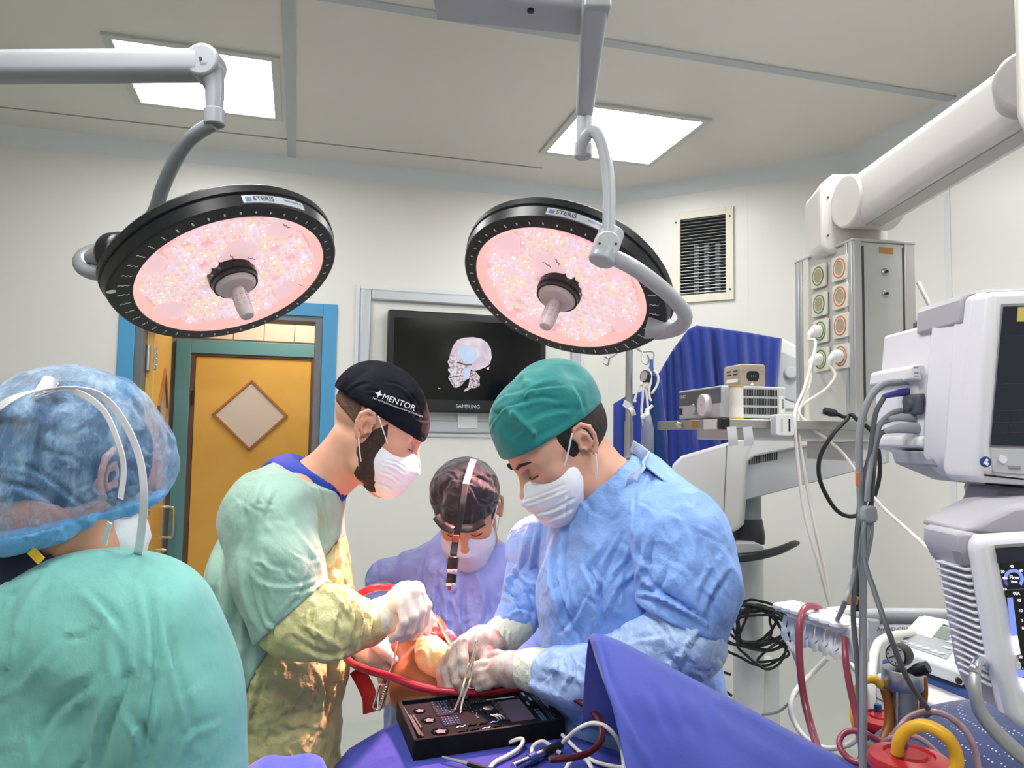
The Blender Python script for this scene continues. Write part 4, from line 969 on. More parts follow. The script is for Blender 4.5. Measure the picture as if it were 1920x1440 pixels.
dr = curtain('drape_cloth', [(1226, 716), (1262, 655), (1290, 618), (1306, 610), (1330, 613), (1400, 623), (1455, 633), (1466, 634)], [(1216, 880), (1240, 900), (1275, 905), (1320, 905), (1350, 905), (1390, 880), (1430, 850), (1452, 800)],
             lambda u, v: 3.0+.10*(abs(u-.55)*2)**2+.04*(1-v)+fold_y(u, v, 6, .02, 1.3), 110, 40, 'cloth_blue')
tag(dr, 'royal blue cloth draped in folds over the head of the microscope', 'cloth')
dr2 = curtain('drape_cloth', [(1150, 757), (1172, 744), (1200, 735), (1225, 722), (1240, 712)], [(1150, 900), (1175, 905), (1200, 905), (1230, 910), (1262, 915)],
              lambda u, v: 3.06+.03*u+fold_y(u, v, 2, .012, 4), 40, 24, 'cloth_blue')
tag(dr2, 'lower blue cloth hanging behind the infusion stand', 'cloth')
# ================================================================== infusion stand
mat('blue_pouch', '#123a78', .6); mat('clear_film', '#aab4bc', .25, alpha=.45); mat('tube_clear', '#c8ccd0', .2, alpha=.6)
YI = 2.6
A_ = lambda l: [at(*p) for p in l]
iv = thing('infusion_stand', V((at(1179, 820, YI).x, YI, 0)), 'steel infusion stand with wire hooks behind the surgeon in blue', 'infusion stand')
ivx = at(1179, 820, YI).x; zi = lambda y: at(1179, y, YI).z
bb = MB(); bb.cyl((ivx, YI, .08), (ivx, YI, zi(790)), .0155, n=16); bb.build('pole', 'steel', iv)
bb = MB(); bb.cyl((ivx, YI, zi(800)), (ivx, YI, zi(618)), .0125, n=16); bb.build('upper_pole', 'steel', iv)
for pts in ([(1180, 640), (1195, 652), (1205, 662), (1204, 676), (1212, 683), (1217, 675), (1213, 665)], [(1180, 640), (1200, 658), (1220, 659), (1226, 664), (1224, 680), (1216, 690)], [(1180, 640), (1160, 660), (1141, 672), (1134, 668), (1132, 680), (1140, 684), (1142, 672)]):
    bb = MB(); bb.tube([at(x, y, YI-.005*i) for i, (x, y) in enumerate(pts)], .0028, 8, 5); bb.build('hook', 'steel', iv)
for k in range(5):
    a = k*2*PI/5+.3; bb = MB(); bb.tube([(ivx, YI, .10), (ivx+.15*math.cos(a), YI+.15*math.sin(a), .09), (ivx+.2*math.cos(a), YI+.2*math.sin(a), .065)], .014, 10, 4); bb.build('foot_bar', 'steel', iv)
    bb = MB(); bb.cyl((ivx+.2*math.cos(a)-.01, YI+.2*math.sin(a), .03), (ivx+.2*math.cos(a)+.01, YI+.2*math.sin(a), .03), .03, n=14); bb.build('castor', 'black_rubber', iv)
bb = MB(); p = at(1178, 762, YI-.016); bb.ribbon([p+V((-.014, .01, .012)), p+V((0, -.004, .002)), p+V((.016, .006, -.01))], (0, 0, 1), .022, .003); bb.ribbon([p, p+V((.012, -.012, -.015)), p+V((.018, -.01, -.03))], (1, 0, 0), .016, .002); bb.build('tape_wrap', 'white_print', iv)
st = thing('pressure_cuff_bag', at(1222, 862, 2.56), 'dark blue infusion pressure bag with gauge and clear tubing hanging from the stand', 'infusion bag')
bb = MB(); q = [at(x, y, 2.56) for x, y in ((1228, 692), (1234, 700), (1240, 760), (1246, 810), (1249, 868), (1226, 868), (1222, 780), (1221, 705))]; bb.solid(q, [p+V((.0, .03, 0)) for p in q]); bb.build('cuff', 'blue_pouch', st, bevel=.008, seg=2)
bb = MB(); bb.ribbon([at(1221, 674, 2.58), at(1222, 690, 2.57), at(1225, 705, 2.56)], (1, 0, 0), .012, .003); bb.build('hanging_loop', 'blue_pouch', st)
bb = MB(); T = frame(at(1211, 706, 2.54), (0, 1, 0), (-.85, -.5, .1)); bb.M = T; bb.lathe([(.0, -.012), (.019, -.012), (.021, 0), (.021, .008), (.018, .010)], 24, None, False); bb.build('gauge_case', 'scope_black', st)
bb = MB(T); bb.lathe([(.018, .0085), (.0, .0085)], 24); bb.build('gauge_face', 'white_print', st)
bb = MB(); bb.ball(at(1211, 722, 2.54), (.011, .011, .015), 12, 8); bb.ball(at(1203, 720, 2.54), (.009, .008, .008), 10, 6); bb.build('valve', 'white_plastic', st)
for pts in ([(1211, 730), (1213, 745), (1215, 770), (1214, 790)], [(1200, 720), (1194, 735), (1190, 750)], [(1219, 696), (1221, 712), (1217, 730), (1218, 745), (1221, 752)], [(1226, 694), (1234, 706), (1232, 722), (1222, 738)], [(1206, 724), (1205, 745), (1203, 770), (1206, 800)]):
    bb = MB(); bb.tube([at(x, y, 2.53) for x, y in pts], .004, 8, 5); bb.build('tubing', 'cable_white', st)
bb = MB(); bb.ball(at(1190, 752, 2.53), .006, 10, 6); bb.build('cap', 'white_plastic', st)
bb = MB(); bb.tube([at(1207, 780, 2.5), at(1216, 768, 2.5), at(1224, 760, 2.5)], .005, 8, 4); bb.tube([at(1213, 765, 2.5), at(1212, 780, 2.5), at(1202, 784, 2.5)], [.005, .012, .008], 10, 4); bb.build('drip_chamber', 'white_plastic', st)
bb = MB(); T = Matrix.Translation(at(1214, 865, 2.5)); h = at(1214, 780, 2.5).z-at(1214, 865, 2.5).z; bb.M = T; bb.lathe([(.016, -.02), (.021, .01), (.021, h*.7), (.012, h), (.006, h+.01)], 20); bb.build('fluid_sleeve', 'clear_film', st)

# ================================================================== patient monitor (upper right)
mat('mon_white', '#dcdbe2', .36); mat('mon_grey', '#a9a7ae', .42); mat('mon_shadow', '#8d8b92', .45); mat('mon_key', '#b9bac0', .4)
mat('lcd_dark', '#10131d', .16, spec=.45, emit=.012, ecol='#8a93c0'); mat('lcd_line', '#1c2230', .3, emit=.05, ecol='#7a5a66'); mat('sticker_yellow', '#c9b45a', .5); mat('sticker_blue', '#2b4a86', .4)
YM = 1.0
pm = thing('patient_monitor', at(1900, 905, YM+.06), 'white patient monitor with a dark screen, upper right, cables plugged in its side', 'monitor')
def pxb(name, pts, Y0, Y1, m, par, bev=.004, seg=2, sx=0, sy=0):
    "solid with a picture outline at depth Y0, carried back to depth Y1 (real thickness)"
    q = [at(x, y, Y0) for x, y in pts]; bb = MB(); bb.solid(q, [p+V((sx, Y1-Y0, sy)) for p in q]); return bb.build(name, m, par, bevel=bev, seg=seg)
pxb('front_bezel', [(1858, 546), (2150, 536), (2150, 925), (1842, 905), (1833, 880), (1845, 700)], YM-.06, YM, 'mon_white', pm, .008, 3, -.012)
pxb('bezel_side', [(1826, 556), (1850, 544), (1862, 560), (1848, 700), (1838, 880), (1846, 902), (1822, 882), (1806, 856), (1812, 720)], YM-.035, YM+.05, 'mon_white', pm, .006, 2, -.006)
pxb('handle_corner', [(1802, 562), (1812, 550), (1850, 542), (2000, 536), (2000, 546), (1830, 556), (1822, 572), (1820, 610), (1801, 606)], YM-.02, YM+.09, 'mon_grey', pm, .004)
pxb('rear_body', [(1800, 612), (1830, 612), (2100, 600), (2100, 905), (1830, 888), (1786, 838), (1792, 700)], YM+.0, YM+.16, 'mon_grey', pm, .004)
pxb('module_rack', [(1748, 606), (1802, 598), (1794, 690), (1790, 836), (1786, 856), (1725, 838), (1740, 700)], YM+.06, YM+.20, 'mon_white', pm, .004)
pxb('rack_bay', [(1746, 688), (1793, 694), (1788, 828), (1738, 816), (1734, 800)], YM+.0585, YM+.0595, 'mon_grey', pm, 0)
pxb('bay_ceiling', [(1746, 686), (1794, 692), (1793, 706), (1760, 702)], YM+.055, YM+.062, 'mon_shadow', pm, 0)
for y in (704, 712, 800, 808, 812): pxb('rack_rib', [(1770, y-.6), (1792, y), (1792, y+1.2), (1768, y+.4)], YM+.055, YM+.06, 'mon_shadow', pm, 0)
pxb('rack_foot', [(1725, 838), (1786, 856), (1785, 836), (1732, 816), (1726, 822)], YM+.05, YM+.2, 'mon_white', pm, .004)
pxb('underside', [(1745, 846), (1800, 858), (1830, 888), (1850, 905), (2000, 918), (2000, 925), (1836, 908), (1754, 874)], YM+.03, YM+.14, 'mon_grey', pm, .003)
pxb('latch', [(1793, 752), (1797, 748), (1797, 778), (1792, 776), (1781, 768), (1784, 764)], YM+.03, YM+.05, 'steel', pm, .001)
pxb('top_box', [(1765, 590), (1770, 586), (1806, 585), (1806, 602), (1765, 604)], YM+.1, YM+.18, 'dark_grey', pm, .002)
pxb('screen_surround', [(1879, 570), (2140, 560), (2140, 845), (1856, 838)], YM-.0615, YM-.055, 'mon_shadow', pm, 0)
scr = pxb('screen', [(1882, 575), (2138, 566), (2138, 842), (1858, 835)], YM-.0625, YM-.056, 'lcd_dark', pm, 0)
pxb('key_panel', [(1857, 840), (2140, 847), (2140, 908), (1862, 886)], YM-.0615, YM-.055, 'mon_key', pm, .001)
pxb('screen_note', [(1909, 576), (1990, 573), (1990, 602), (1907, 603)], YM-.0632, YM-.062, 'sticker_yellow', scr, 0)
for y0, m in ((630, 'lcd_line'), (720, 'lcd_line'), (770, 'lcd_line'), (792, 'lcd_line'), (812, 'lcd_line')): pxb('screen_trace', [(1880-(y0-600)*.09, y0), (2130, y0-8), (2130, y0-7), (1880-(y0-600)*.09, y0+1)], YM-.0630, YM-.0622, m, scr, 0)
pxb('screen_trace', [(1893, 800), (1897, 790), (1899, 784), (1900, 785), (1895, 801)], YM-.0632, YM-.0622, 'lcd_line', scr, 0)
bb = MB(); p = at(1847, 866, YM-.068); bb.lathe([(.0, 0), (.0065, 0), (.0065, .002), (0, .002)], 20, frame(p, (1, 0, 0), (-.1, -1, 0))); bs_ = bb.build('info_sticker', 'sticker_blue', pm)
bb = MB(); bb.ball(p+V((.0005, -.0028, .002)), (.0018, .0006, .0018), 10, 6); bb.box(p+V((-.0005, -.0028, -.0018)), (.0055, .001, .0034), Matrix.Rotation(.5, 3, 'Y')); bb.build('sticker_figure', 'white_print', bs_)
pxb('key', [(1892, 872), (1914, 873), (1914, 879), (1891, 878)], YM-.063, YM-.06, 'mon_shadow', pm, .0005)
bb = MB(); p = at(1879, 861, YM-.062); bb.cyl(p, p+V((0, -.002, 0)), .005, n=18); bb.build('power_key', 'mon_white', pm)
bb = MB(); p = at(1815, 884, YM+.028); bb.cyl(p, p+V((-.004, -.006, 0)), .006, n=16); bb.build('headphone_jack', 'black_plastic', pm)
bb = MB()
for k in range(16): bb.box(at(1848+k*4.6, 891+k*.5, YM-.061), (.0014, .004, .0022))
bb.build('vent_holes', 'black_plastic', pm)
pxb('stand_neck', [(1880, 912), (2000, 922), (2000, 1000), (1870, 985), (1866, 950)], YM+.02, YM+.10, 'mon_grey', pm, .006)
pxb('stand_bracket', [(1832, 905), (1862, 908), (1868, 960), (1842, 966), (1828, 915)], YM+.08, YM+.11, 'pendant_white', pm, .004)
# measuring module with plugs on the monitor's left side
mm = thing('measuring_module', at(1728, 822, YM+.1), 'slim white measuring module with cable plugs on the monitor side', 'medical device')
pxb('module_case', [(1712, 688), (1720, 683), (1734, 683), (1741, 692), (1741, 812), (1733, 826), (1722, 818), (1724, 716), (1710, 712)], YM+.07, YM+.2, 'mon_white', mm, .003)
pxb('module_tab', [(1707, 690), (1712, 684), (1726, 684), (1728, 712), (1708, 711)], YM+.06, YM+.075, 'white_plastic', mm, .002)
for y in (688, 698, 704): pxb('tab_mark', [(1714, y), (1722, y), (1722, y+1.6), (1714, y+1.6)], YM+.0592, YM+.0605, 'mon_shadow', mm, 0)
mat('plug_purple', '#453c86', .45); mat('plug_dark', '#4b4f5a', .45); mat('plug_grey', '#93959d', .45)
pxb('connector_block', [(1722, 740), (1736, 736), (1734, 778), (1722, 776)], YM+.055, YM+.1, 'plug_dark', mm, .003)
def lead(label, body, rb, mb, cab, rc, mc, grp='monitor leads'):
    t = thing('monitor_lead', at(*body[-1]), label, 'cable', grp)
    bb = MB(); bb.tube([at(*p) for p in body], rb, 12, 5, flat=.8); bb.build('plug', mb, t)
    bb = MB(); bb.tube([at(*p) for p in cab], rc, 10, 6); bb.build('cable', mc, t)
Yc = YM+.1
lead('topmost grey monitor lead, thick and pale, arching down from the measuring module', [(1722, 716, Yc), (1695, 716, Yc), (1672, 718, Yc)], [.0055, .0055, .004], 'plug_grey', [(1690, 716, Yc), (1655, 722, Yc), (1628, 752, Yc), (1612, 810, Yc), (1612, 900, Yc), (1618, 1010, Yc), (1618, 1150, Yc), (1619, 1300, Yc-.01), (1618, 1460, Yc-.01)], .0052, 'cable_grey')
lead('monitor lead with a purple plug and thin grey cable', [(1725, 733, Yc), (1690, 736, Yc), (1662, 742, Yc), (1655, 748, Yc)], [.0065, .0062, .0045, .003], 'plug_purple', [(1657, 746, Yc), (1642, 775, Yc), (1634, 830, Yc), (1622, 930, Yc), (1607, 1010, Yc), (1602, 1100, Yc), (1600, 1160, Yc), (1606, 1230, Yc), (1612, 1330, Yc), (1616, 1460, Yc)], .0036, 'cable_dark')
lead('monitor lead with a big dark round plug, running into the grey splitter', [(1724, 758, Yc-.02), (1708, 757, Yc-.02), (1698, 758, Yc-.02)], [.009, .013, .010], 'plug_dark', [(1700, 768, Yc), (1672, 775, Yc), (1648, 800, Yc), (1636, 850, Yc), (1628, 905, Yc-.01), (1626, 940, Yc-.01)], .0042, 'cable_grey')
lead('monitor lead with a flat grey plug, second from the bottom of the module', [(1718, 784, Yc-.02), (1690, 783, Yc-.02), (1668, 786, Yc-.02)], [.0065, .0062, .004], 'plug_grey', [(1672, 786, Yc), (1650, 797, Yc), (1640, 830, Yc), (1625, 920, Yc), (1606, 1050, Yc), (1595, 1100, Yc), (1580, 1140, Yc), (1567, 1168, Yc+.3)], .0036, 'cable_grey')
lead('lowest monitor lead with a flat grey plug below the dark one', [(1722, 803, Yc-.03), (1690, 803, Yc-.03), (1660, 808, Yc-.03)], [.0085, .0078, .004], 'plug_grey', [(1664, 806, Yc), (1648, 818, Yc), (1640, 860, Yc), (1632, 960, Yc), (1620, 1040, Yc), (1640, 1110, Yc-.05), (1668, 1190, Yc-.08), (1700, 1270, Yc-.06), (1735, 1322, Yc-.02), (1746, 1334, Yc+.02), (1736, 1342, Yc+.05)], .0036, 'cable_dark')
# grey lead splitter
sp_ = thing('lead_splitter', at(1627, 1000, Yc-.01), 'grey plastic cable splitter hanging in the bundle of monitor leads', 'cable splitter')
bb = MB(frame(at(1629, 964, Yc-.012), (1, .1, .05), (0, -1, 0))); bb.prism(rrect(.020, .024, .007, 4), .014, z0=-.007); bb.build('splitter_body', 'plug_grey', sp_, bevel=.003)
for k, x in enumerate((1622, 1628, 1634)):
    bb = MB(); bb.tube([at(x, 978, Yc-.012), at(x+k*1.5-2, 1000, Yc-.012), at(1628+k*3-6, 1040, Yc-.005), at(1616-k, 1090, Yc)], [.0032, .0024, .0022, .0022], 8, 5); bb.build('branch', 'cable_grey', sp_)
# black mains cord hung in a loop
bk = thing('power_cable', at(1575, 790, 2.0), 'black mains cord hanging in a large loop from the shelf, plug lying on top', 'cord')
bb = MB(); bb.tube([at(1545, 770, 2.06), at(1556, 773, 2.06), at(1568, 775, 2.06)], [.011, .013, .010], 12, 3, flat=.8); bb.build('plug', 'cable_black', bk)
for y in (766, 775): bb = MB(); bb.cyl(at(1536, y, 2.06), at(1546, y+2, 2.06), .0022, n=8); bb.build('pin', 'chrome', bk)
bb = MB(); bb.tube([at(1566, 775, 2.06), at(1580, 781, 2.06), at(1590, 784, 2.05), at(1565, 810, 2.03), at(1540, 850, 2.03), at(1535, 885, 2.03), at(1545, 920, 2.03), at(1570, 958, 2.03), at(1600, 968, 2.03), at(1630, 950, 2.03), at(1648, 900, 2.03), at(1648, 850, 2.03), at(1635, 810, 2.04), at(1605, 785, 2.05), at(1598, 778, 2.06), at(1590, 780, 2.07)], .0055, 10, 6); bb.build('cord', 'cable_black', bk)
hz_ = MB(); hz_.tube(A_(((1722, 530, 2.3), (1742, 570, 2.26), (1752, 605, 2.24), (1758, 680, 2.22), (1755, 785, 2.2), (1720, 795, 2.2))), .007, 10, 5); tag(hz_.build('grey_hose', 'pendant_grey'), 'thin grey hose leaving the right side of the pendant column', 'hose')
bk2 = thing('black_lead', at(1607, 1140, 1.6), 'short black lead with brown connector behind the grey cables', 'cable')
bb = MB(); bb.tube([at(1642, 812, 2.08), at(1618, 900, 1.9), at(1607, 1000, 1.66), at(1605, 1060, 1.6), at(1607, 1110, 1.6), at(1609, 1145, 1.6)], [.005, .005, .005, .009], 8, 5); bb.build('lead', 'cable_black', bk2)
bb = MB(); bb.box(at(1600, 1125, 1.6), (.028, .014, .02)); bb.build('connector', 'amber_label', bk2, bevel=.003)
MB().box(at(1608, 898, 1.08), (.006, .003, .019)).build('cable_tag', 'ring_orange', sp_, bevel=.001)

# ================================================================== ventilator screen (lower right)
mat('vent_ui_blue', '#5f6fc4', .3, emit=.55, ecol='#6a78c8'); mat('vent_ui_pale', '#d9d7ea', .3, emit=.8, ecol='#dcdaf0'); mat('vent_ui_dim', '#39406a', .3, emit=.3, ecol='#4a5488'); mat('vent_black', '#07070a', .18)
YV = .86
vt = thing('ventilator_screen', at(1900, 1370, YV), 'white ventilator display with ribbed left edge and lit gauge, lower right', 'monitor')
pxb('front_bezel', [(1834, 1020), (1850, 1006), (2200, 985), (2200, 1400), (1925, 1372), (1895, 1345), (1872, 1250)], YV-.03, YV, 'mon_white', vt, .010, 3)
pxb('side_shell', [(1798, 1005), (1806, 996), (1850, 1004), (1840, 1022), (1878, 1250), (1902, 1345), (1886, 1336), (1862, 1280), (1846, 1180), (1830, 1080), (1812, 1060), (1797, 1030)], YV-.005, YV+.07, 'mon_grey', vt, .005)
pxb('rear_shell', [(1806, 998), (1852, 968), (1900, 945), (2100, 930), (2100, 1010), (1850, 1010)], YV+.02, YV+.12, 'mon_grey', vt, .008)
pxb('side_notch', [(1799, 1034), (1822, 1042), (1820, 1058), (1808, 1062)], YV-.007, YV+.01, 'mon_shadow', vt, .001)
for k in range(17):
    x, y = 1811+k*2.9, 1070+k*13.6
    pxb('cooling_rib', [(x-5, y-4), (x+20, y-6), (x+20, y+.5), (x-1, y+2)], YV-.008, YV+.05, 'mon_white', vt, .0012, 1)
pxb('screen_edge', [(1866, 1022), (2180, 1000), (2180, 1395), (1936, 1330)], YV-.0315, YV-.028, 'mon_shadow', vt, 0)
vs_ = pxb('screen', [(1868, 1028), (2178, 1008), (2178, 1392), (1930, 1318)], YV-.0325, YV-.029, 'vent_black', vt, 0)
def ui(name, pts, m, dz=.0006): return pxb(name, pts, YV-.0325-dz, YV-.0322, m, vs_, 0)
ui('status_bar', [(1868, 1030), (2178, 1010), (2178, 1040), (1871, 1056)], 'mon_shadow' if False else 'lcd_dark')
def arc(name, cx, cy, r0, r1, a0, a1, m, n=14, dz=.0007):
    o = [(cx+r1*math.cos(math.radians(a0+(a1-a0)*i/n)), cy-r1*math.sin(math.radians(a0+(a1-a0)*i/n))) for i in range(n+1)]
    i_ = [(cx+r0*math.cos(math.radians(a0+(a1-a0)*i/n)), cy-r0*math.sin(math.radians(a0+(a1-a0)*i/n))) for i in range(n+1)]
    ui(name, o+i_[::-1], m, dz)
arc('gauge_arc', 1901, 1086, 13, 19, -40, 170, 'vent_ui_blue'); arc('gauge_arc', 1901, 1086, 13, 19, 180, 225, 'vent_ui_dim'); arc('gauge_mark', 1901, 1086, 12, 20, 168, 180, 'vent_ui_pale')
def uit(name, s, px, py, size, m, al='CENTER'):
    p = at(px, py, YV-.0338); text(name, s, size, frame(p, (1, 0, 0), (0, -1, .07)), m, vs_, ext=.0001, align=al)
uit('gauge_caption', 'Flow', 1902, 1083, .0055, 'vent_ui_pale'); uit('gauge_caption', 'l/min', 1902, 1091, .0035, 'vent_ui_pale')
for s, x, y in (('20', 1880, 1072), ('40', 1897, 1062), ('60', 1915, 1070), ('10', 1884, 1105)): uit('gauge_number', s, x, y, .004, 'vent_ui_pale')
uit('bar_caption', 'DIAM' if False else '0SA', 1906, 1113, .0045, 'vent_ui_pale')
ui('divider', [(1878, 1106), (2178, 1090), (2178, 1091), (1878, 1107)], 'vent_ui_dim')
ui('level_bar', [(1889, 1121), (1899, 1120), (1908, 1192), (1898, 1193)], 'vent_ui_blue'); ui('level_bar_low', [(1898, 1193), (1908, 1192), (1914, 1227), (1904, 1228)], 'vent_ui_pale')
for s, x, y in (('15', 1911, 1126), ('10', 1914, 1145), ('5', 1917, 1164), ('0', 1918, 1178)): uit('bar_number', s, x, y, .0042, 'vent_ui_pale')
uit('value', '0.7', 1906, 1248, .0105, 'white_print', 'LEFT'); uit('unit', 'l/min' if False else '02', 1914, 1232, .004, 'vent_ui_pale')
ui('soft_key', [(1908, 1257), (1990, 1252), (1992, 1266), (1911, 1269)], 'vent_ui_blue'); ui('soft_key', [(1912, 1272), (1992, 1268), (2000, 1310), (1922, 1300)], 'vent_ui_pale')
# bent grey hose arm in front of the ventilator
ha = thing('breathing_hose_support', at(1900, 1430, .82), 'bent grey metal breathing-hose arm in front of the ventilator display', 'pipe')
bb = MB(); bb.tube([at(1850, 1252, .86), at(1838, 1240, .84), at(1829, 1250, .83), at(1828, 1290, .82), at(1834, 1325, .82), at(1850, 1352, .82), at(1880, 1385, .82), at(1925, 1425, .82), at(1980, 1470, .82)], [.0045, .0045, .005, .006, .0068, .0072, .0078, .008, .008], 14, 6); bb.build('pipe', 'steel_soft', ha)
bb = MB(); bb.tube([at(1852, 1253, .862), at(1838, 1239, .84), at(1829, 1250, .828), at(1828, 1262, .825)], .0056, 14, 6); bb.build('chrome_hook', 'chrome', ha)
# ventilator tower under the display (stands on the floor)
vb = thing('ventilator_cart', V((at(2000, 1440, .95).x+.35, 1.05, 0)), 'brown and grey ventilator cart below the display, at the right edge', 'cart')
p = at(1885, 1368, .98)+V((.24, 0, 0)); bb = MB(); bb.span((p.x, .93, .12), (p.x+.4, 1.2, p.z-.005)); bb.build('tower', 'pendant_panel', vb, bevel=.01)
bb = MB(); bb.span((p.x-.002, .925, p.z-.08), (p.x+.03, .935, p.z-.02)); bb.build('label', 'amber_label', vb)
for dx, dy in ((.03, .96), (.37, .96), (.03, 1.17), (.37, 1.17)):
    bb = MB(); bb.cyl((p.x+dx-.015, dy, .05), (p.x+dx+.015, dy, .05), .05, n=16); bb.build('castor', 'black_rubber', vb)
# ================================================================== hose clip rail
mat('clip_white', '#e9e7e8', .35); mat('clip_clear', '#d5d4d6', .3); mat('hose_blood', '#a3485a', .3, coat=.3, noise=(60, '#7c2d40', .6)); mat('hose_red', '#c02238', .3, coat=.3, noise=(50, '#93162a', .7)); mat('hose_brown', '#9a5a22', .35); mat('hose_yellow', '#e2ad2a', .35, noise=(20, '#d49a1e', .6)); mat('hose_clear', '#a98f96', .25, noise=(40, '#7d5a64', .7))
hr = thing('hose_clip_rail', at(1530, 1220, 1.42), 'white rail of hose clips with red tubing threaded through it', 'hose holder')
r0, r1 = at(1470, 1142, 1.5), at(1600, 1183, 1.28); d = (r1-r0).normalized(); zz_ = V((0, -.35, 1)); T = frame(r0, d, zz_-d*zz_.dot(d)); Lr = (r1-r0).length
bb = MB(T); bb.box((Lr/2, .016, 0), (Lr+.01, .022, .030)); bb.build('rail_bar', 'clip_white', hr, bevel=.004)
bb = MB(T); bb.box((Lr-.008, .006, -.02), (.03, .03, .06)); bb.build('rail_end', 'clip_white', hr, bevel=.004)
for k in range(7):
    x = (k+.4)*Lr/7
    bb = MB(T); bb.tube([(x-.011, .008, .006), (x-.012, -.012, .006), (x, -.02, .006), (x+.012, -.012, .006), (x+.011, .008, .006)], .006, 8, 4, flat=1.5); c_ = bb.build('clip', 'clip_white', hr)
    bb = MB(T); bb.ribbon([(x-.008, .0, -.012), (x-.010, -.005, -.03), (x-.004, -.010, -.040), (x-.007, -.010, -.050)], (1, .2, 0), .009, .003); bb.ribbon([(x+.008, .0, -.012), (x+.010, -.005, -.03), (x+.004, -.010, -.040), (x+.008, -.010, -.054)], (1, .2, 0), .009, .003); bb.build('clip_leg', 'clip_clear', c_)
def hose(name, label, cat, pts, r, m, n=12, grp=None):
    bb = MB(); bb.tube([at(*p) for p in pts], r, n, 7); return tag(bb.build(name, m), label, cat, grp)
hose('blood_tube', 'dark red suction tube looped over the clip rail and hanging down', 'tube', [(1548, 1152, 1.42), (1530, 1138, 1.4), (1510, 1140, 1.38), (1500, 1165, 1.36), (1498, 1200, 1.35), (1501, 1260, 1.34), (1508, 1310, 1.33), (1520, 1360, 1.3), (1532, 1400, 1.25), (1540, 1440, 1.2)], .0062, 'hose_blood')
hose('blood_tube', 'dark red suction tube hanging from the last clip of the rail', 'tube', [(1584, 1195, 1.28), (1586, 1240, 1.26), (1594, 1290, 1.25), (1605, 1340, 1.24), (1614, 1390, 1.22), (1622, 1425, 1.2)], .0055, 'hose_blood')
hose('blood_tube', 'red suction tube curling in a small loop beside the red canister lid', 'tube', [(1660, 1395, 1.13), (1640, 1385, 1.13), (1615, 1372, 1.14), (1590, 1371, 1.15), (1575, 1385, 1.15), (1577, 1405, 1.14), (1595, 1424, 1.13), (1625, 1432, 1.12), (1650, 1436, 1.12)], .0045, 'hose_blood')
hose('clear_tube', 'thin pinkish clear tube arching over the red canister', 'tube', [(1648, 1440, 1.12), (1655, 1405, 1.11), (1680, 1372, 1.10), (1705, 1345, 1.10), (1740, 1334, 1.09), (1775, 1342, 1.08), (1808, 1368, 1.07), (1828, 1405, 1.06), (1836, 1450, 1.05)], .0042, 'hose_clear')
hose('clear_tube', 'pale clear tube lying across the red canister lid', 'tube', [(1640, 1415, 1.10), (1660, 1390, 1.08), (1690, 1380, 1.06), (1725, 1385, 1.05), (1760, 1415, 1.04), (1785, 1445, 1.03)], .0036, 'hose_clear')
hose('white_cable', 'white cord looping from the clip rail down towards the floor', 'cord', [(1550, 1235, 1.5), (1520, 1265, 1.5), (1492, 1295, 1.48), (1482, 1325, 1.46), (1490, 1355, 1.45), (1512, 1385, 1.42), (1545, 1402, 1.40), (1580, 1400, 1.40), (1606, 1385, 1.40), (1622, 1350, 1.40), (1626, 1300, 1.40), (1610, 1265, 1.42), (1590, 1240, 1.45)], .0048, 'cable_white')
hose('grey_cable', 'grey cord running from the microscope post to the clip rail', 'cord', [(1430, 1340, 2.6), (1460, 1334, 2.3), (1490, 1305, 2.0), (1500, 1270, 1.8), (1488, 1225, 1.75), (1470, 1195, 1.8)], .0042, 'cable_grey')

# ================================================================== suction unit
mat('lid_red', '#b01f26', .35, coat=.3, noise=(10, '#961920', .6)); mat('jar_clear', '#b9aeb0', .15, alpha=.55); mat('gauge_white', '#e8e6dc', .4)
YU = 1.25
su = thing('suction_regulator', at(1690, 1420, YU), 'steel suction regulator cylinder with black-rimmed pressure gauge', 'suction unit')
cx = at(1692, 1290, YU); T = Matrix.Translation((cx.x, YU, 0)); zu = lambda y: at(1692, y, YU).z
bb = MB(T); bb.lathe([(.029, zu(1290)), (.0305, zu(1287)), (.0305, zu(1256)), (.029, zu(1253)), (.0, zu(1250))], 36); bb.build('head', 'steel', su)
bb = MB(T); bb.lathe([(.017, zu(1400)), (.018, zu(1290))], 28); bb.build('cylinder', 'steel_soft', su)
for a in (.6, 2.4, 3.9, 5.4):
    bb = MB(T); bb.cyl((.024*math.cos(a), .024*math.sin(a), zu(1400)), (.024*math.cos(a), .024*math.sin(a), zu(1290)), .0025, n=8); bb.build('tie_rod', 'chrome', su)
G = frame(at(1680, 1229, YU-.01), (0, 1, 0), (-.82, -.55, .05)); bb = MB(G); bb.lathe([(0, -.022), (.0165, -.022), (.0175, -.018), (.0175, 0), (.015, .002)], 28, None, False); bb.build('gauge_case', 'black_plastic', su)
bb = MB(G); bb.lathe([(.015, .001), (0, .001)], 28); gf = bb.build('gauge_dial', 'gauge_white', su)
bb = MB(G); bb.box((.004, .002, .0018), (.012, .001, .0006), Matrix.Rotation(.6, 3, 'Z')); bb.build('needle', 'dark_print', gf)
bb = MB(G)
for k in range(9): a = -2.2+k*.55; bb.box((.012*math.cos(a), .012*math.sin(a), .0015), (.003, .0012, .0005), Matrix.Rotation(a, 3, 'Z'))
bb.build('dial_marks', 'dark_print', gf)
bb = MB(); bb.cyl(at(1684, 1243, YU), at(1688, 1254, YU), .006, n=12); bb.build('gauge_stem', 'steel', su)
bb = MB(); bb.tube([at(1705, 1262, YU-.02), at(1722, 1256, YU-.03), at(1740, 1250, YU-.04)], [.006, .010, .009], 14, 4); bb.build('tap_lever', 'black_plastic', su)
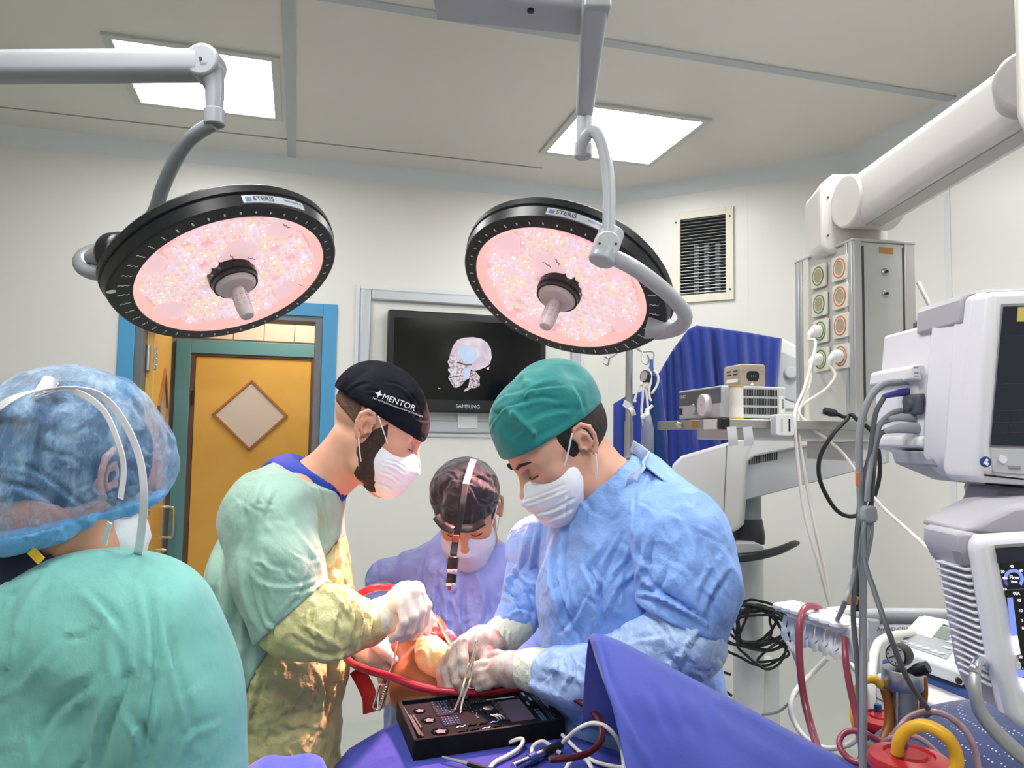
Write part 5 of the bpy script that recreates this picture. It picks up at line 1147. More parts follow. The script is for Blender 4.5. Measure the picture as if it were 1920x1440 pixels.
for pts, m, r in (([(1658, 1290, YU), (1666, 1320, YU), (1666, 1360, YU-.01), (1655, 1392, YU-.02)], 'hose_brown', .0075), ([(1730, 1268, YU), (1732, 1300, YU), (1726, 1350, YU), (1722, 1400, YU)], 'hose_brown', .0065), ([(1712, 1290, YU), (1712, 1340, YU), (1712, 1400, YU)], 'hose_brown', .0065)):
    bb = MB(); bb.tube([at(*p) for p in pts], r, 12, 5); bb.build('hose', m, su)
hose('yellow_hose', 'amber yellow hose arching behind the grey leads to the suction regulator', 'hose', [(1652, 1286, YU), (1640, 1275, YU), (1622, 1276, YU), (1608, 1292, YU+.01), (1601, 1320, YU+.01), (1602, 1350, YU), (1612, 1380, YU), (1625, 1402, YU)], .0062, 'hose_yellow')
hose('yellow_hose', 'thick bright yellow hose arching over the red canister lid', 'hose', [(1682, 1412, .99), (1686, 1388, .985), (1700, 1370, .98), (1725, 1360, .97), (1752, 1366, .96), (1778, 1385, .95), (1792, 1412, .95), (1793, 1440, .95), (1780, 1470, .95)], .0078, 'hose_yellow')
for (px, py, Y, r, lab) in ((1705, 1418, 1.0, .036, 'suction canister with a red lid in the foreground under the yellow hose'), (1655, 1345, 1.36, .034, 'second red-lidded suction canister, half hidden behind the steel regulator')):
    c = at(px, py, Y); t = thing('suction_canister', V((c.x, Y, c.z-.2)), lab, 'canister', 'suction canisters'); T = Matrix.Translation((c.x, Y, c.z))
    bb = MB(T); bb.lathe([(0, .004), (r*.55, .004), (r*.6, .0), (r*.8, .0), (r*.85, .004), (r*1.3, .0), (r*1.38, -.006), (r*1.38, -.012), (r*1.25, -.014), (r*1.25, -.03)][::-1], 40); bb.build('lid', 'lid_red', t)
    bb = MB(T); bb.lathe([(r*1.05, -.2), (r*1.2, -.03)], 32); bb.build('jar', 'jar_clear', t)
    bb = MB(T); bb.cyl((0, r*.5, .0), (0, r*.5, .016), .007, .006, n=14); bb.build('spigot', 'sticker_blue', t)
    bb = MB(T); bb.box((-r*1.15, -r*.55, -.045), (.016, .02, .02)); bb.build('jar_label', 'white_print', t)
    # carrier standing on the floor
    bb = MB(T); bb.ring(r*1.3, r*1.1, -.205, -.19, 28); bb.build('carrier_ring', 'steel', t)
    bb = MB(); bb.cyl((c.x, Y, .0), (c.x, Y, c.z-.19), .012, n=12); bb.build('carrier_post', 'steel', t)

# ================================================================== trolley with two pumps, bed rail, cushion
mat('cart_white', '#dcdad5', .4); mat('towel_blue', '#274a8e', .85, sheen=.3, bump=(80, .3, .003)); mat('pump_white', '#dfe0e2', .38); mat('pump_grey', '#a9b0b2', .42); mat('pump_blue', '#86b6dd', .4); mat('pump_lcd', '#7d8a80', .3); mat('key_white', '#e6e7e8', .4); mat('film_white', '#ececec', .5); mat('film_green', '#9cc4ae', .4, alpha=.8)
YP = 1.62
ct = thing('trolley', V((at(1760, 1300, YP+.1).x, YP+.15, 0)), 'white trolley holding the two infusion pumps on a blue towel', 'trolley')
c0, c1, c2, c3 = at(1648, 1258, YP-.05), at(1905, 1378, YP-.42), at(1990, 1320, YP-.2), at(1740, 1215, YP+.25)
zt = at(1740, 1290, YP-.05).z
q = [pz(1642, 1262, zt), pz(1900, 1392, zt), pz(2040, 1330, zt), pz(1780, 1232, zt)]
bb = MB(); bb.solid(q, [p-V((0, 0, .16)) for p in q]); bb.build('body', 'cart_white', ct, bevel=.006)
e0, e1 = q[0]-V((0, 0, .05)), q[1]-V((0, 0, .05)); dd = (e1-e0).normalized(); nn = V((dd.y, -dd.x, 0))
bb = MB(); bb.tube([e0+nn*.001, e1+nn*.001], .0012, 6, 0); bb.build('drawer_gap', 'groove_dark', ct)
for p in q:
    cpt = p.lerp((q[0]+q[2])/2, .08); bb = MB(); bb.cyl((cpt.x, cpt.y, .05), (cpt.x, cpt.y, zt-.15), .014, n=12); bb.build('leg', 'cart_white', ct)
    bb = MB(); bb.cyl((cpt.x-.012, cpt.y, .03), (cpt.x+.012, cpt.y, .03), .03, n=14); bb.build('castor', 'black_rubber', ct)
bb = MB(); bb.tube([at(1632, 1440, YP-.1), at(1634, 1290, YP-.1), at(1640, 1220, YP-.05), at(1660, 1196, YP), at(1700, 1188, YP+.1), at(1760, 1188, YP+.2)], .0085, 12, 6); bb.build('push_bar', 'cart_white', ct)
bb = MB(); qq = [pz(1652, 1235, zt+.012), pz(1905, 1335, zt+.012), pz(2035, 1300, zt+.012), pz(1740, 1222, zt+.012)]
bb.solid(qq, [p-V((0, 0, .020)) for p in qq]); tw = tag(bb.build('folded_towel', 'towel_blue', bevel=.006, seg=2), 'folded blue towel under the infusion pumps on the trolley', 'towel')
def pump(name, label, quad, z, h, tilt, body):
    "box with a sloping top; quad = picture corners (front-left, front-right, back-right, back-left) on height z"
    t = thing(name, pz(*quad[0], z), label, 'medical device', 'pumps on the trolley')
    Q = [pz(x, y, z) for x, y in quad]
    up = [Q[0]+V((0, 0, h*.55)), Q[1]+V((0, 0, h*.55)), Q[2]+V((0, 0, h)), Q[3]+V((0, 0, h))]
    bb = MB(); bb.solid(Q[::-1], up[::-1]); bb.build('case', body, t, bevel=.008, seg=3)
    o = up[0]; ux = up[1]-up[0]; uy = up[3]-up[0]; nz = ux.cross(uy).normalized()
    return t, (lambda u, v, e=.001: o+ux*u+uy*v+nz*e), nz, ux, uy
zp = zt+.022
p1, S1, nz1, ux1, uy1 = pump('infusion_pump', 'white infusion pump with keypad and paper sheet, left on the trolley', [(1672, 1240), (1808, 1290), (1838, 1218), (1730, 1195)], zp, .055, 0, 'pump_white')
def patch(S, name, u0, u1, v0, v1, m, par, e=.001, h=.001):
    bb = MB(); bb.solid([S(u0, v0, e+h), S(u1, v0, e+h), S(u1, v1, e+h), S(u0, v1, e+h)], [S(u0, v0, e-.002), S(u1, v0, e-.002), S(u1, v1, e-.002), S(u0, v1, e-.002)]); return bb.build(name, m, par)
kp = patch(S1, 'keypad', .06, .74, .12, .88, 'pump_grey', p1)
patch(S1, 'display', .40, .60, .50, .78, 'pump_lcd', p1, .002)
for (u, v) in [(.10+.11*i, .18) for i in range(5)]+[(.63, .62), (.69, .62), (.63, .48), (.69, .48), (.63, .34), (.69, .34), (.10+.11*5, .18)]:
    bb = MB(); bb.ball(S1(u, v, .003), (.008, .006, .002), 10, 4); bb.build('key', 'key_white', kp)
bb = MB(); bb.ball(S1(.84, .4, .002), (.009, .007, .0025), 12, 4); bb.build('round_key', 'mid_grey', p1)
text('pump_name', 'AAGyn', .014, frame(S1(.25, .84, .003), ux1, nz1), 'dark_print', p1, ext=.0003)
bb = MB(); w = S1(.92, -.0, -.02); bb.cyl(w, w+V((-.004, -.008, 0)), .006, n=14); bb.build('socket', 'screw_dark', p1)
ps = patch(S1, 'paper_sheet', .02, .40, .42, .86, 'film_white', None, .004); tag(ps, 'small white paper sheet lying on the left infusion pump', 'paper')
bb = MB(); g_ = [S1(.55, .95, .03), S1(.75, 1.0, .04), S1(1.0, .9, .03), S1(1.25, .7, .0)]; bb.ribbon(g_, uy1, .05, .002, 5); fm = tag(bb.build('plastic_wrapper', 'film_green'), 'crumpled pale green plastic wrapper behind the keypad pump', 'wrapper')
p2, S2, nz2, ux2, uy2 = pump('syringe_pump', 'white pump with a pale blue sloping top, right on the trolley', [(1790, 1276), (1900, 1310), (1950, 1240), (1818, 1212)], zp, .06, 0, 'pump_white')
patch(S2, 'blue_panel', .08, .95, .06, .95, 'pump_blue', p2)
bb = MB(); bb.ball(S2(.28, .72, .002), (.008, .006, .002), 12, 4); bb.build('key', 'sticker_blue', p2)
# grey bed rail
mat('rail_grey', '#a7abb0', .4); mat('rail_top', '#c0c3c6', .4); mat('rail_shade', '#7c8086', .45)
br = thing('bed_rail', at(1760, 1190, 1.95), 'grey curved double rail of a bed behind the trolley', 'rail')
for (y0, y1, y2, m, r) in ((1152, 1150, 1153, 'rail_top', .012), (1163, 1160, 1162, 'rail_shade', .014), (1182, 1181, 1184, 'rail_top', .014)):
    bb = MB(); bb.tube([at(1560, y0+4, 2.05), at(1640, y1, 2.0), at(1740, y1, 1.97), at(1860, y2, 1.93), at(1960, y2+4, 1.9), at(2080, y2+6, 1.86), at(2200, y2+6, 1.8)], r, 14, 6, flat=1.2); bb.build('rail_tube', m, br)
text('rail_mark', 'Array D-CSU 9500', .014, frame(at(1644, 1180, 1.955), (1, -.1, .02), (0, -1, 0)), 'dark_print', br, ext=.0003)
bb = MB(); bb.tube([at(1560, 1155, 2.06), at(1555, 1150, 2.06), at(1558, 1148, 2.06), at(1600, 1145, 2.04)], .014, 12, 5); bb.build('rail_end', 'clip_white', br)
for x in (1640, 1880):
    bb = MB(); p = at(x, 1165, 1.96); bb.cyl((p.x, p.y+.02, 0), (p.x, p.y+.02, p.z), .02, n=14); bb.build('rail_post', 'rail_grey', br)
# dotted blue cushion
def dots():
    m = mat('cushion_blue', '#1f2c56', .85, sheen=.3, bump=(70, .3, .003)); nt = m.node_tree; b = nt.nodes['Principled BSDF']
    g = nt.nodes.new('ShaderNodeNewGeometry'); v = nt.nodes.new('ShaderNodeTexVoronoi'); v.inputs['Scale'].default_value = 130; v.inputs['Randomness'].default_value = .15
    r = nt.nodes.new('ShaderNodeMath'); r.operation = 'LESS_THAN'; r.inputs[1].default_value = .2; mx = nt.nodes.new('ShaderNodeMix'); mx.data_type = 'RGBA'
    mx.inputs[6].default_value = (*lin('#22315e'), 1); mx.inputs[7].default_value = (*lin('#b9c4dc'), 1)
    nt.links.new(g.outputs['Position'], v.inputs['Vector']); nt.links.new(v.outputs['Distance'], r.inputs[0]); nt.links.new(r.outputs[0], mx.inputs[0]); nt.links.new(mx.outputs[2], b.inputs['Base Color'])
dots()
F = Field((.42, .68, .75), (1.05, 1.45, 1.35), .012); c = at(1820, 1440, 1.15)
F.ell((c.x+.02, 1.13, c.z-.02), (.19, .22, .085), .02, rot=Matrix.Rotation(-.35, 3, 'Y')); cu = F.mesh('cushion', 'cushion_blue'); tag(cu, 'dark blue cushion with small white dots at the lower right', 'cushion')
cst = thing('cushion_stool', V((c.x+.02, 1.13, 0)), 'low grey stool carrying the dotted cushion', 'stool')
bb = MB(); bb.cyl((c.x+.02, 1.13, c.z-.12), (c.x+.02, 1.13, c.z-.09), .12, n=28); bb.build('seat', 'mid_grey', cst)
bb = MB(); bb.cyl((c.x+.02, 1.13, .02), (c.x+.02, 1.13, c.z-.11), .03, n=16); bb.build('column', 'steel', cst)
bb = MB(); bb.cyl((c.x+.02, 1.13, 0), (c.x+.02, 1.13, .03), .17, n=28); bb.build('foot_plate', 'mid_grey', cst)
# ================================================================== people
mat('skin_fair', '#d3a288', .48, sss=.12, noise=(25, '#c8907a', .5), bump=(180, .12, .002)); mat('skin_warm', '#c9977a', .48, sss=.12, noise=(25, '#bd866c', .5), bump=(180, .12, .002))
mat('skin_patient', '#8f5837', .42, sss=.12, noise=(30, '#7d492e', .7), bump=(120, .2, .002)); mat('hair_dark', '#1d1613', .6, bump=(90, .7, .006, (1, 1, .15)), noise=(60, '#2e241e', .6)); mat('beard_dark', '#2a1d18', .7, bump=(160, .9, .006), noise=(140, '#4a352b', .7))
mat('cap_navy', '#080a18', .75, spec=.25, bump=(26, .3, .01), crumple=((16, .4, .018),)); mat('cap_teal', '#0a7a78', .72, sheen=.25, bump=(14, .35, .012), noise=(5, '#07686b', .5), crumple=((11, .4, .025),)); mat('cap_black', '#221f28', .6, sheen=.3, bump=(30, .5, .012), crumple=((22, .6, .02),))
mat('mask_white', '#e6e8ee', .62, bump=(45, .3, .006), crumple=((30, .35, .008),)); mat('mask_lilac', '#cfd2ee', .62, bump=(45, .3, .006)); mat('strap_white', '#eceaf0', .6)
mat('gown_mint', '#94b7a8', .62, sheen=.2, bump=(11, .4, .02, (1, 1, .45)), bump2=(45, .2, .006), noise=(6, '#8aad9e', .6), crumple=((7, .55, .05), (22, .3, .012))); mat('gown_yellow', '#c9c48d', .36, bump=(14, .55, .018), bump2=(55, .3, .006), noise=(8, '#bdb87f', .6), crumple=((13, .6, .03), (38, .5, .009))); mat('gown_blue', '#82a9ea', .5, sheen=.15, bump=(12, .45, .018), bump2=(50, .25, .006), noise=(6, '#769ee2', .6), crumple=((9, .55, .04), (26, .4, .012))); mat('gown_patch', '#a9c3ec', .38, bump=(14, .5, .016), bump2=(60, .3, .005), crumple=((13, .6, .03), (36, .5, .009)))
mat('gown_green', '#76b9b0', .72, sheen=.2, bump=(9, .4, .02, (1, 1, .5)), bump2=(300, .2, .002), noise=(5, '#6aaca4', .6), crumple=((6, .45, .05), (20, .25, .012))); mat('gown_periwinkle', '#93a2ea', .5, sheen=.15, bump=(12, .5, .018), noise=(6, '#8797e0', .6), crumple=((10, .5, .04), (28, .4, .012))); mat('scrub_blue', '#1d3fa8', .7, bump=(30, .3, .006)); mat('scrub_navy', '#141d35', .75, bump=(30, .3, .006)); mat('trouser_green', '#4e8a7c', .8)
mat('glove_white', '#e2d6cf', .42, sss=.08, bump=(70, .35, .003)); mat('glove_cuff', '#d9dccb', .4, bump=(110, .6, .004, (1, 1, 1)), bump2=(40, .4, .006), crumple=((60, .5, .005),)); mat('glove_bloody', '#c9c3bb', .4, bump=(70, .35, .003), noise=(38, '#8d5348', .75, 8)); mat('shoe_white', '#dcdcd8', .5); mat('hair_short', '#4d382f', .7, bump=(160, .6, .003), noise=(90, '#7a5b4b', .7)); mat('scar_line', '#241812', .7)
def head_frame(px, py, Y, az, pitch, roll=0):
    "az: direction the face points, degrees from straight away (0) clockwise; pitch: downwards"
    a, p = math.radians(az), math.radians(pitch)
    f = V((math.sin(a)*math.cos(p), math.cos(a)*math.cos(p), -math.sin(p))); r = V((math.cos(a), -math.sin(a), 0)); u = r.cross(f)
    q = math.radians(roll); r2 = r*math.cos(q)+u*math.sin(q); u2 = u*math.cos(q)-r*math.sin(q)
    m = Matrix((r2, f, u2)).transposed().to_4x4(); m.translation = at(px, py, Y); return m
def head_sdf(F, M, s):
    F.at(M, s)
    F.ell((0, -.012, .040), (.076, .098, .088), .01).ell((0, .045, .030), (.060, .048, .055), .03).ell((0, .030, -.035), (.059, .064, .074), .03)
    for x in (-1, 1):
        F.chain([(x*.058, -.008, -.035), (x*.052, .02, -.082), (0, .066, -.106)], [.016, .018, .020], .025)
        F.ell((x*.043, .058, -.018), (.022, .020, .018), .02)
        F.cone((x*.012, .089, .022), .010, (x*.046, .070, .022), .010, .012)
        F.ell((x*.031, .098, .004), (.018, .017, .0105), .010, sub=True)
        F.ell((x*.031, .0775, .003), (.0145, .0130, .0105), .004)
        F.cone((x*.020, .0885, -.0005), .0018, (x*.044, .0815, -.0005), .0016, .004)
    F.cone((0, .090, .012), .0085, (0, .114, -.028), .0120, .012).ell((0, .117, -.033), (.012, .012, .011), .008)
    for x in (-1, 1): F.ell((x*.013, .104, -.038), (.0085, .010, .008), .006)
    F.ell((0, .092, -.066), (.024, .012, .0055), .005).ell((0, .090, -.077), (.022, .012, .006), .005).ell((0, .079, -.104), (.020, .018, .018), .02)
    for x in (-1, 1):
        def e(y, z): return (x*(.0825+.42*max(0, .012-y)), y-.016, z)
        F.ell((x*.080, -.020, .002), (.0095, .016, .026), .004, rot=Matrix.Rotation(-x*.42, 3, 'Z'))
        F.ell((x*.0925, -.014, -.003), (.0095, .0085, .0135), .003, sub=True)
        F.chain([e(.010, .0), e(.012, .018), e(.003, .031), e(-.011, .032), e(-.021, .019), e(-.021, .002), e(-.015, -.016), e(-.004, -.028)], [.003, .0038, .0042, .0044, .0044, .004, .004, .0062], .0025)
        F.chain([e(-.001, .02), e(-.010, .008), e(-.009, -.008), e(.0, -.015)], [.0028, .003, .003, .0032], .002)
        F.ell((x*.082, -.003, -.006), (.005, .004, .006), .002)
def person(name, loc, label): return thing(name, loc, label, 'person')
def body_mesh(who, HM, s, neck, chains, skin, lo, hi, voxel=.014, fine=.0026, legs=None):
    "one continuous skin mesh: head, neck, trunk, arms and legs"
    c = HM.translation; R = .155*s
    F = Field(lo, hi, voxel, ([x-R for x in c], [x+R for x in c], fine))
    for pts, rs, fl in chains: F.at(Matrix()).chain(pts, [max(.02, r-.024) for r in rs], .03, flat=fl)
    if legs:
        for a in legs: F.at(Matrix()).chain(a, [.085, .055, .042, .04], .03)
    F.at(Matrix()).chain(neck, [.056*s, .054*s, .062*s][:len(neck)], .022)
    head_sdf(F, HM, s)
    return F.mesh('body', skin, who)
def mask_mesh(who, HM, s, m, cuts, cr=()):
    c = HM @ V((0, .06, -.06)); R = .14*s
    F = Field([x-R for x in c], [x+R for x in c], .0022); F.at(HM, s)
    F.ell((0, .062, -.060), (.062, .058, .052), .01).cone((0, .098, -.012), .011, (0, .118, -.044), .015, .025).ell((0, .076, -.096), (.047, .040, .032), .025)
    for x in (-1, 1): F.ell((x*.050, .04, -.055), (.024, .04, .040), .02)
    for z in (-.042, -.060, -.078):
        pts = [HM @ V((.07*math.sin(a), .062+.072*math.cos(a), z-.010*math.cos(a))) for a in np.linspace(-1.5, 1.5, 9)]
        F.fold(pts, .0042, -.0042)
    pts = [HM @ V((.07*math.sin(a), .062+.066*math.cos(a), -.018+.006*math.cos(a))) for a in np.linspace(-1.4, 1.4, 9)]; F.fold(pts, .0034, .0024)
    for p, n in cuts: F.cut(p, n, .004)
    return F.mesh('face_mask', m, who, creases=cr)
def strings(who, HM, pairs, r=.0016, m='strap_white'):
    for pts in pairs: bb = MB(); bb.tube([HM @ V(p) for p in pts], r, 6, 5); bb.build('mask_loop', m, who)
def cap_mesh(who, HM, s, m, ells, cuts, folds=(), rip=None, band=None, vox=.003, k=.02, name='surgical_cap', cr=()):
    c = HM @ V((0, -.01, .06)); R = .19*s
    F = Field([x-R for x in c], [x+R for x in c], vox); F.at(HM, s)
    for e in ells: F.ell(e[0], e[1], k)
    if rip: F.ripple(*rip)
    for pts, w, a in folds: F.fold([HM @ (V(p)*s) for p in pts], w*1.9, a*1.7)
    for p, n in cuts: F.cut(p, n, .005)
    return F.mesh(name, m, who, creases=cr)
def hair_mesh(who, HM, s, ells, cuts, m='hair_dark', name='hair'):
    c = HM @ V((0, -.01, .02)); R = .16*s
    F = Field([x-R for x in c], [x+R for x in c], .0032); F.at(HM, s)
    for e in ells: F.ell(e[0], e[1], .01)
    F.ripple(.0012, 420, (.6, .3, .2), .7, 3)
    for p, n in cuts: F.cut(p, n, .006)
    return F.mesh(name, m, who)
def gown(who, name, m, chains, lo, hi, vox=.0048, neck=None, cuts=(), folds=(), rips=(), k=.035, grow=0.0, subs=(), cr=()):
    F = Field(lo, hi, vox)
    for pts, rs, fl in chains: F.chain(pts, [r+grow for r in rs], k, flat=fl)
    for r in rips: F.ripple(*r)
    for pts, w, a in folds: F.fold(pts, w*1.25, a*1.6)
    if neck: F.chain(neck[0], neck[1], .006, sub=True)
    for a, ra, b, rb in subs: F.cone(a, ra, b, rb, .004, sub=True)
    for p, n in cuts: F.cut(p, n, .003)
    return F.mesh(name, m, who, creases=cr)
def bounds(chains, pad=.03):
    P = [(p, r) for pts, rs, fl in chains for p, r in zip(pts, [x*(1.45 if fl else 1) for x in rs])]
    return [min(p[i]-r for p, r in P)-pad for i in range(3)], [max(p[i]+r for p, r in P)+pad for i in range(3)]
def A(*l): return [at(*p) for p in l]
def shoes(who, x, y, dirx, diry):
    for s in (-1, 1):
        d = V((dirx, diry, 0)).normalized(); n = V((-d.y, d.x, 0)); c = V((x, y, 0))+n*.11*s
        F = Field((c.x-.2, c.y-.2, -.01), (c.x+.2, c.y+.2, .13), .008); F.cone(c-d*.06+V((0, 0, .045)), .042, c+d*.11+V((0, 0, .03)), .03, .02).cone(c-d*.05+V((0, 0, .05)), .04, c-d*.05+V((0, 0, .1)), .045, .02).cut((0, 0, .002), (0, 0, -1))
        F.mesh('shoe', 'shoe_white', who)
def glove(who, name, m, fingers, palm, vox=.0022, extra=(), k=.005):
    "palm: list of (pts, radii); fingers: list of (pts, radii)"
    P = [p for pts, rs in palm+fingers for p in pts]; pad = .045
    F = Field([min(p[i] for p in P)-pad for i in range(3)], [max(p[i] for p in P)+pad for i in range(3)], vox)
    for pts, rs in palm: F.chain(pts, rs, .012)
    for pts, rs in fingers: F.chain(pts, rs, k)
    for pts, w, a in extra: F.fold(pts, w, a)
    return F.mesh(name, m, who)
YV_ = V((0, 1, 0))

# ---------------------------------------------------------------- surgeon in mint and yellow, left, in profile
X2 = at(525, 1100, 1.77).x
pA = person('person', V((X2, 1.77, 0)), 'surgeon in mint green gown, navy lettered cap and beard, bending over from the left')
HA = head_frame(706, 806, 1.765, 86, 27, 0); sA = 1.06
torA = A((585, 900, 1.775), (545, 960, 1.775), (527, 1080, 1.775), (520, 1230, 1.775), (505, 1400, 1.775))+[V((X2-.02, 1.775, .35))]
chA = [(torA, [.055, .120, .150, .158, .150, .19], (YV_, 1.28)), (A((585, 915, 1.775), (505, 955, 1.62)), [.07, .085], None)]
armA = [(A((500, 965, 1.60), (520, 1060, 1.555), (548, 1165, 1.53)), [.088, .082, .074], None)]
foreA = [(A((548, 1168, 1.53), (620, 1168, 1.54), (690, 1170, 1.60)), [.070, .066, .046], None)]
armA2 = [(A((560, 965, 1.95), (600, 1080, 1.96), (640, 1190, 1.90)), [.08, .07, .06], None), (A((640, 1190, 1.90), (700, 1215, 1.82)), [.055, .04], None)]
neckA = [HA @ V((0, -.030, -.05)), at(628, 880, 1.77), at(585, 915, 1.775)]
X2l = X2-.03
legA = [[V((X2l, 1.77+s*.11, .85)), V((X2l+.01, 1.77+s*.11, .5)), V((X2l, 1.77+s*.11, .15)), V((X2l, 1.77+s*.11, .07))] for s in (-1, 1)]
lo, hi = bounds(chA+armA+foreA+armA2); lo[2] = .03
body_mesh(pA, HA, sA, neckA, chA+armA+foreA+armA2, 'skin_fair', lo, [max(hi[0], HA.translation.x+.17), hi[1], HA.translation.z+.17], legs=legA)
mask_mesh(pA, HA, sA, 'mask_white', [((0, .026, -.05), (0, -1, -.25)), ((0, .07, -.006), (0, -.35, 1)), ((0, .04, -.126), (0, -.1, -1))], [([(686, 893), (694, 905), (690, 932)], 2.5, .004), ([(722, 862), (745, 868), (760, 878)], 2.2, .002), ([(718, 868), (742, 875), (757, 886)], 2.2, .002), ([(712, 885), (735, 893), (750, 905)], 2.5, .0025), ([(700, 905), (722, 912), (735, 922)], 2.5, .0025)])
strings(pA, HA, [[(.060, .052, -.024), (.078, .030, .0), (.092, -.002, .032)], [(.066, .026, -.095), (.084, .002, -.06), (.096, -.016, -.030)]])
cap_mesh(pA, HA, sA, 'cap_navy', [((0, -.012, .042), (.083, .104, .094)), ((0, -.03, .062), (.080, .095, .082)), ((0, .047, .034), (.066, .056, .060))], [((0, .0, .032), (0, -.08, -1))],
         folds=[([(.05, -.10, .06), (.03, -.09, .11)], .006, .004), ([(.06, -.085, .05), (.05, -.07, .11)], .006, -.004), ([(.03, .04, .135), (.055, .055, .10), (.06, .07, .06)], .008, -.004), ([(.02, .05, .13), (.04, .075, .09)], .006, .004), ([(0.05, -.10, .035), (.08, -.03, .036)], .003, -.002)], rip=(.0018, 90, (0, 1, .4), .5, 4), cr=[([(640, 748), (622, 762), (615, 775)], 3, .003), ([(690, 718), (668, 724), (650, 740)], 3, .003), ([(755, 735), (770, 755), (775, 775)], 3, .004), ([(770, 738), (785, 760), (790, 785)], 3, .004), ([(630, 765), (680, 775), (720, 778)], 2.5, .0015), ([(720, 716), (750, 722), (775, 745)], 3, .003)]+rcreases(9, 10, (625, 720, 790, 780), 60, 40, (15, 45), (2, 3.5), (.001, .0025)))
# lettering on the cap (side of the cap ellipsoid)
def on_cap(p, o, ang):
    c_, s_ = math.cos(ang), math.sin(ang); y = o[0]+p.x*c_-p.y*s_; z = o[1]+p.x*s_+p.y*c_
    q1 = 1-((y+.012)/.104)**2-((z-.042)/.094)**2; q2 = 1-((y+.03)/.095)**2-((z-.062)/.082)**2; q3 = 1-((y-.047)/.056)**2-((z-.034)/.060)**2
    x = max(.083*math.sqrt(max(q1, 0)), .080*math.sqrt(max(q2, 0)), .066*math.sqrt(max(q3, 0)))+.0062+p.z
    return HA @ (V((x, y, z))*sA)
mat('cap_print', '#e6e6ea', .7)
capA = [o for o in pA.children if o.name.startswith('surgical_cap')][0]
text('cap_lettering', 'MENTOR', .0172, None, 'cap_print', capA, ext=.0006, sx=1.0, warp=lambda p: on_cap(p, (-.014, .070), .13))
text('cap_small_lettering', 'PART OF THE Johnson-Johnson FAMILY OF COMPANIES', .0047, None, 'cap_print', capA, ext=.0005, sx=.95, warp=lambda p: on_cap(p, (-.030, .0575), .13))
bb = MB()
star = [(.0085*(1 if k % 2 == 0 else .38)*math.cos(k*PI/4), .0085*(1 if k % 2 == 0 else .38)*math.sin(k*PI/4)) for k in range(8)]
vs_f = [on_cap(V((x+.003, y, .0006)), (-.026, .0705), .13) for x, y in star]; vs_b = [on_cap(V((x+.003, y, -.004)), (-.026, .0705), .13) for x, y in star]
bb.solid(vs_f, vs_b); bb.build('cap_emblem', 'cap_print', capA, smooth=False)
hair_mesh(pA, HA, sA, [((0, -.013, .038), (.0768, .0995, .089))], [((0, 0, .045), (0, 0, 1)), ((0, -.034, 0), (0, 1, .25)), ((0, -.06, -.002), (0, -.35, -1))], 'hair_short')
F = Field(*[[x+sg*.14 for x in HA.translation] for sg in (-1, 1)], .0028); F.at(HA, sA)
for x in (-1, 1):
    F.chain([(x*.066, .022, .028), (x*.0655, .018, -.01), (x*.058, .010, -.045), (x*.051, .026, -.083), (x*.02, .066, -.104)], [.010, .0145, .0225, .0245, .021], .015).ell((x*.046, .035, -.06), (.02, .028, .02), .01)
F.ell((0, .055, -.106), (.034, .036, .022), .015); F.ripple(.0014, 520, (.3, .5, .8), .8, 9); F.mesh('beard', 'beard_dark', pA)
for x in (-1, 1):
    bb = MB(HA @ Matrix.Scale(sA, 4)); bb.tube([(x*.014, .0985, .024), (x*.030, .094, .029), (x*.050, .076, .024)], [.003, .0042, .002], 8, 5, flat=.6); bb.build('eyebrow', 'hair_dark', pA)
    bb = MB(HA @ Matrix.Scale(sA, 4)); bb.tube([(x*.018, .0895, -.002), (x*.031, .0915, -.004), (x*.045, .083, -.0025)], .0013, 6, 4); bb.build('eyelashes', 'hair_dark', pA)
# clothes
cutp, cutn = at(534, 1165, 1.6), V((.9, 0, -.44)).normalized()
fA = []
cA = [([(575, 880), (540, 920), (505, 975)], 5, .006), ([(600, 905), (612, 950), (622, 1010)], 5, .006), ([(545, 870), (490, 920), (455, 985)], 5, .005), ([(520, 890), (470, 960), (445, 1060)], 5, .006), ([(430, 960), (408, 1080), (402, 1250)], 6, .008), ([(455, 1010), (438, 1150), (425, 1330)], 8, .011), ([(415, 1010), (396, 1150), (388, 1300)], 5, .007), ([(480, 1180), (455, 1280), (440, 1400)], 7, .010), ([(470, 1080), (468, 1180), (450, 1260)], 7, .009), ([(640, 1000), (645, 1080), (640, 1180)], 4, .006)]+rcreases(1, 26, (390, 880, 640, 1400), 105, 25, (40, 130), (3, 5), (.0015, .004))
lo, hi = bounds(chA); lo[2] = .3
gown(pA, 'gown_back', 'gown_mint', chA, lo, hi, neck=([neckA[0], neckA[1], neckA[2], at(560, 930, 1.775)], [.063, .064, .070, .06]), cuts=[(cutp, cutn), (at(560, 880, 1.775), V((.42, 0, .91)))], folds=fA, rips=[(.004, 42, (.8, .3, .12), .5, 2)], cr=cA)
gown(pA, 'gown_front', 'gown_yellow', chA, lo, hi, neck=([neckA[0], neckA[1], neckA[2]], [.070, .070, .074]), cuts=[(cutp, -cutn)], grow=-.003,
     cr=[([(640, 1010), (648, 1100), (640, 1240), (615, 1360)], 5, .008), ([(628, 1000), (634, 1080), (628, 1160)], 5, .007), ([(605, 1260), (615, 1320), (590, 1390)], 5, .006), ([(505, 1230), (480, 1320), (470, 1400)], 6, .006)]+rcreases(2, 60, (430, 1200, 650, 1430), 60, 60, (15, 55), (2.5, 4.5), (.0015, .0035))+rcreases(3, 14, (610, 1000, 660, 1400), 92, 12, (50, 120), (3, 5), (.003, .006)),
     rips=[(.004, 70, (.5, .2, .8), .8, 7), (.002, 160, (.6, .2, .6), .9, 8)])
lo, hi = bounds(armA)
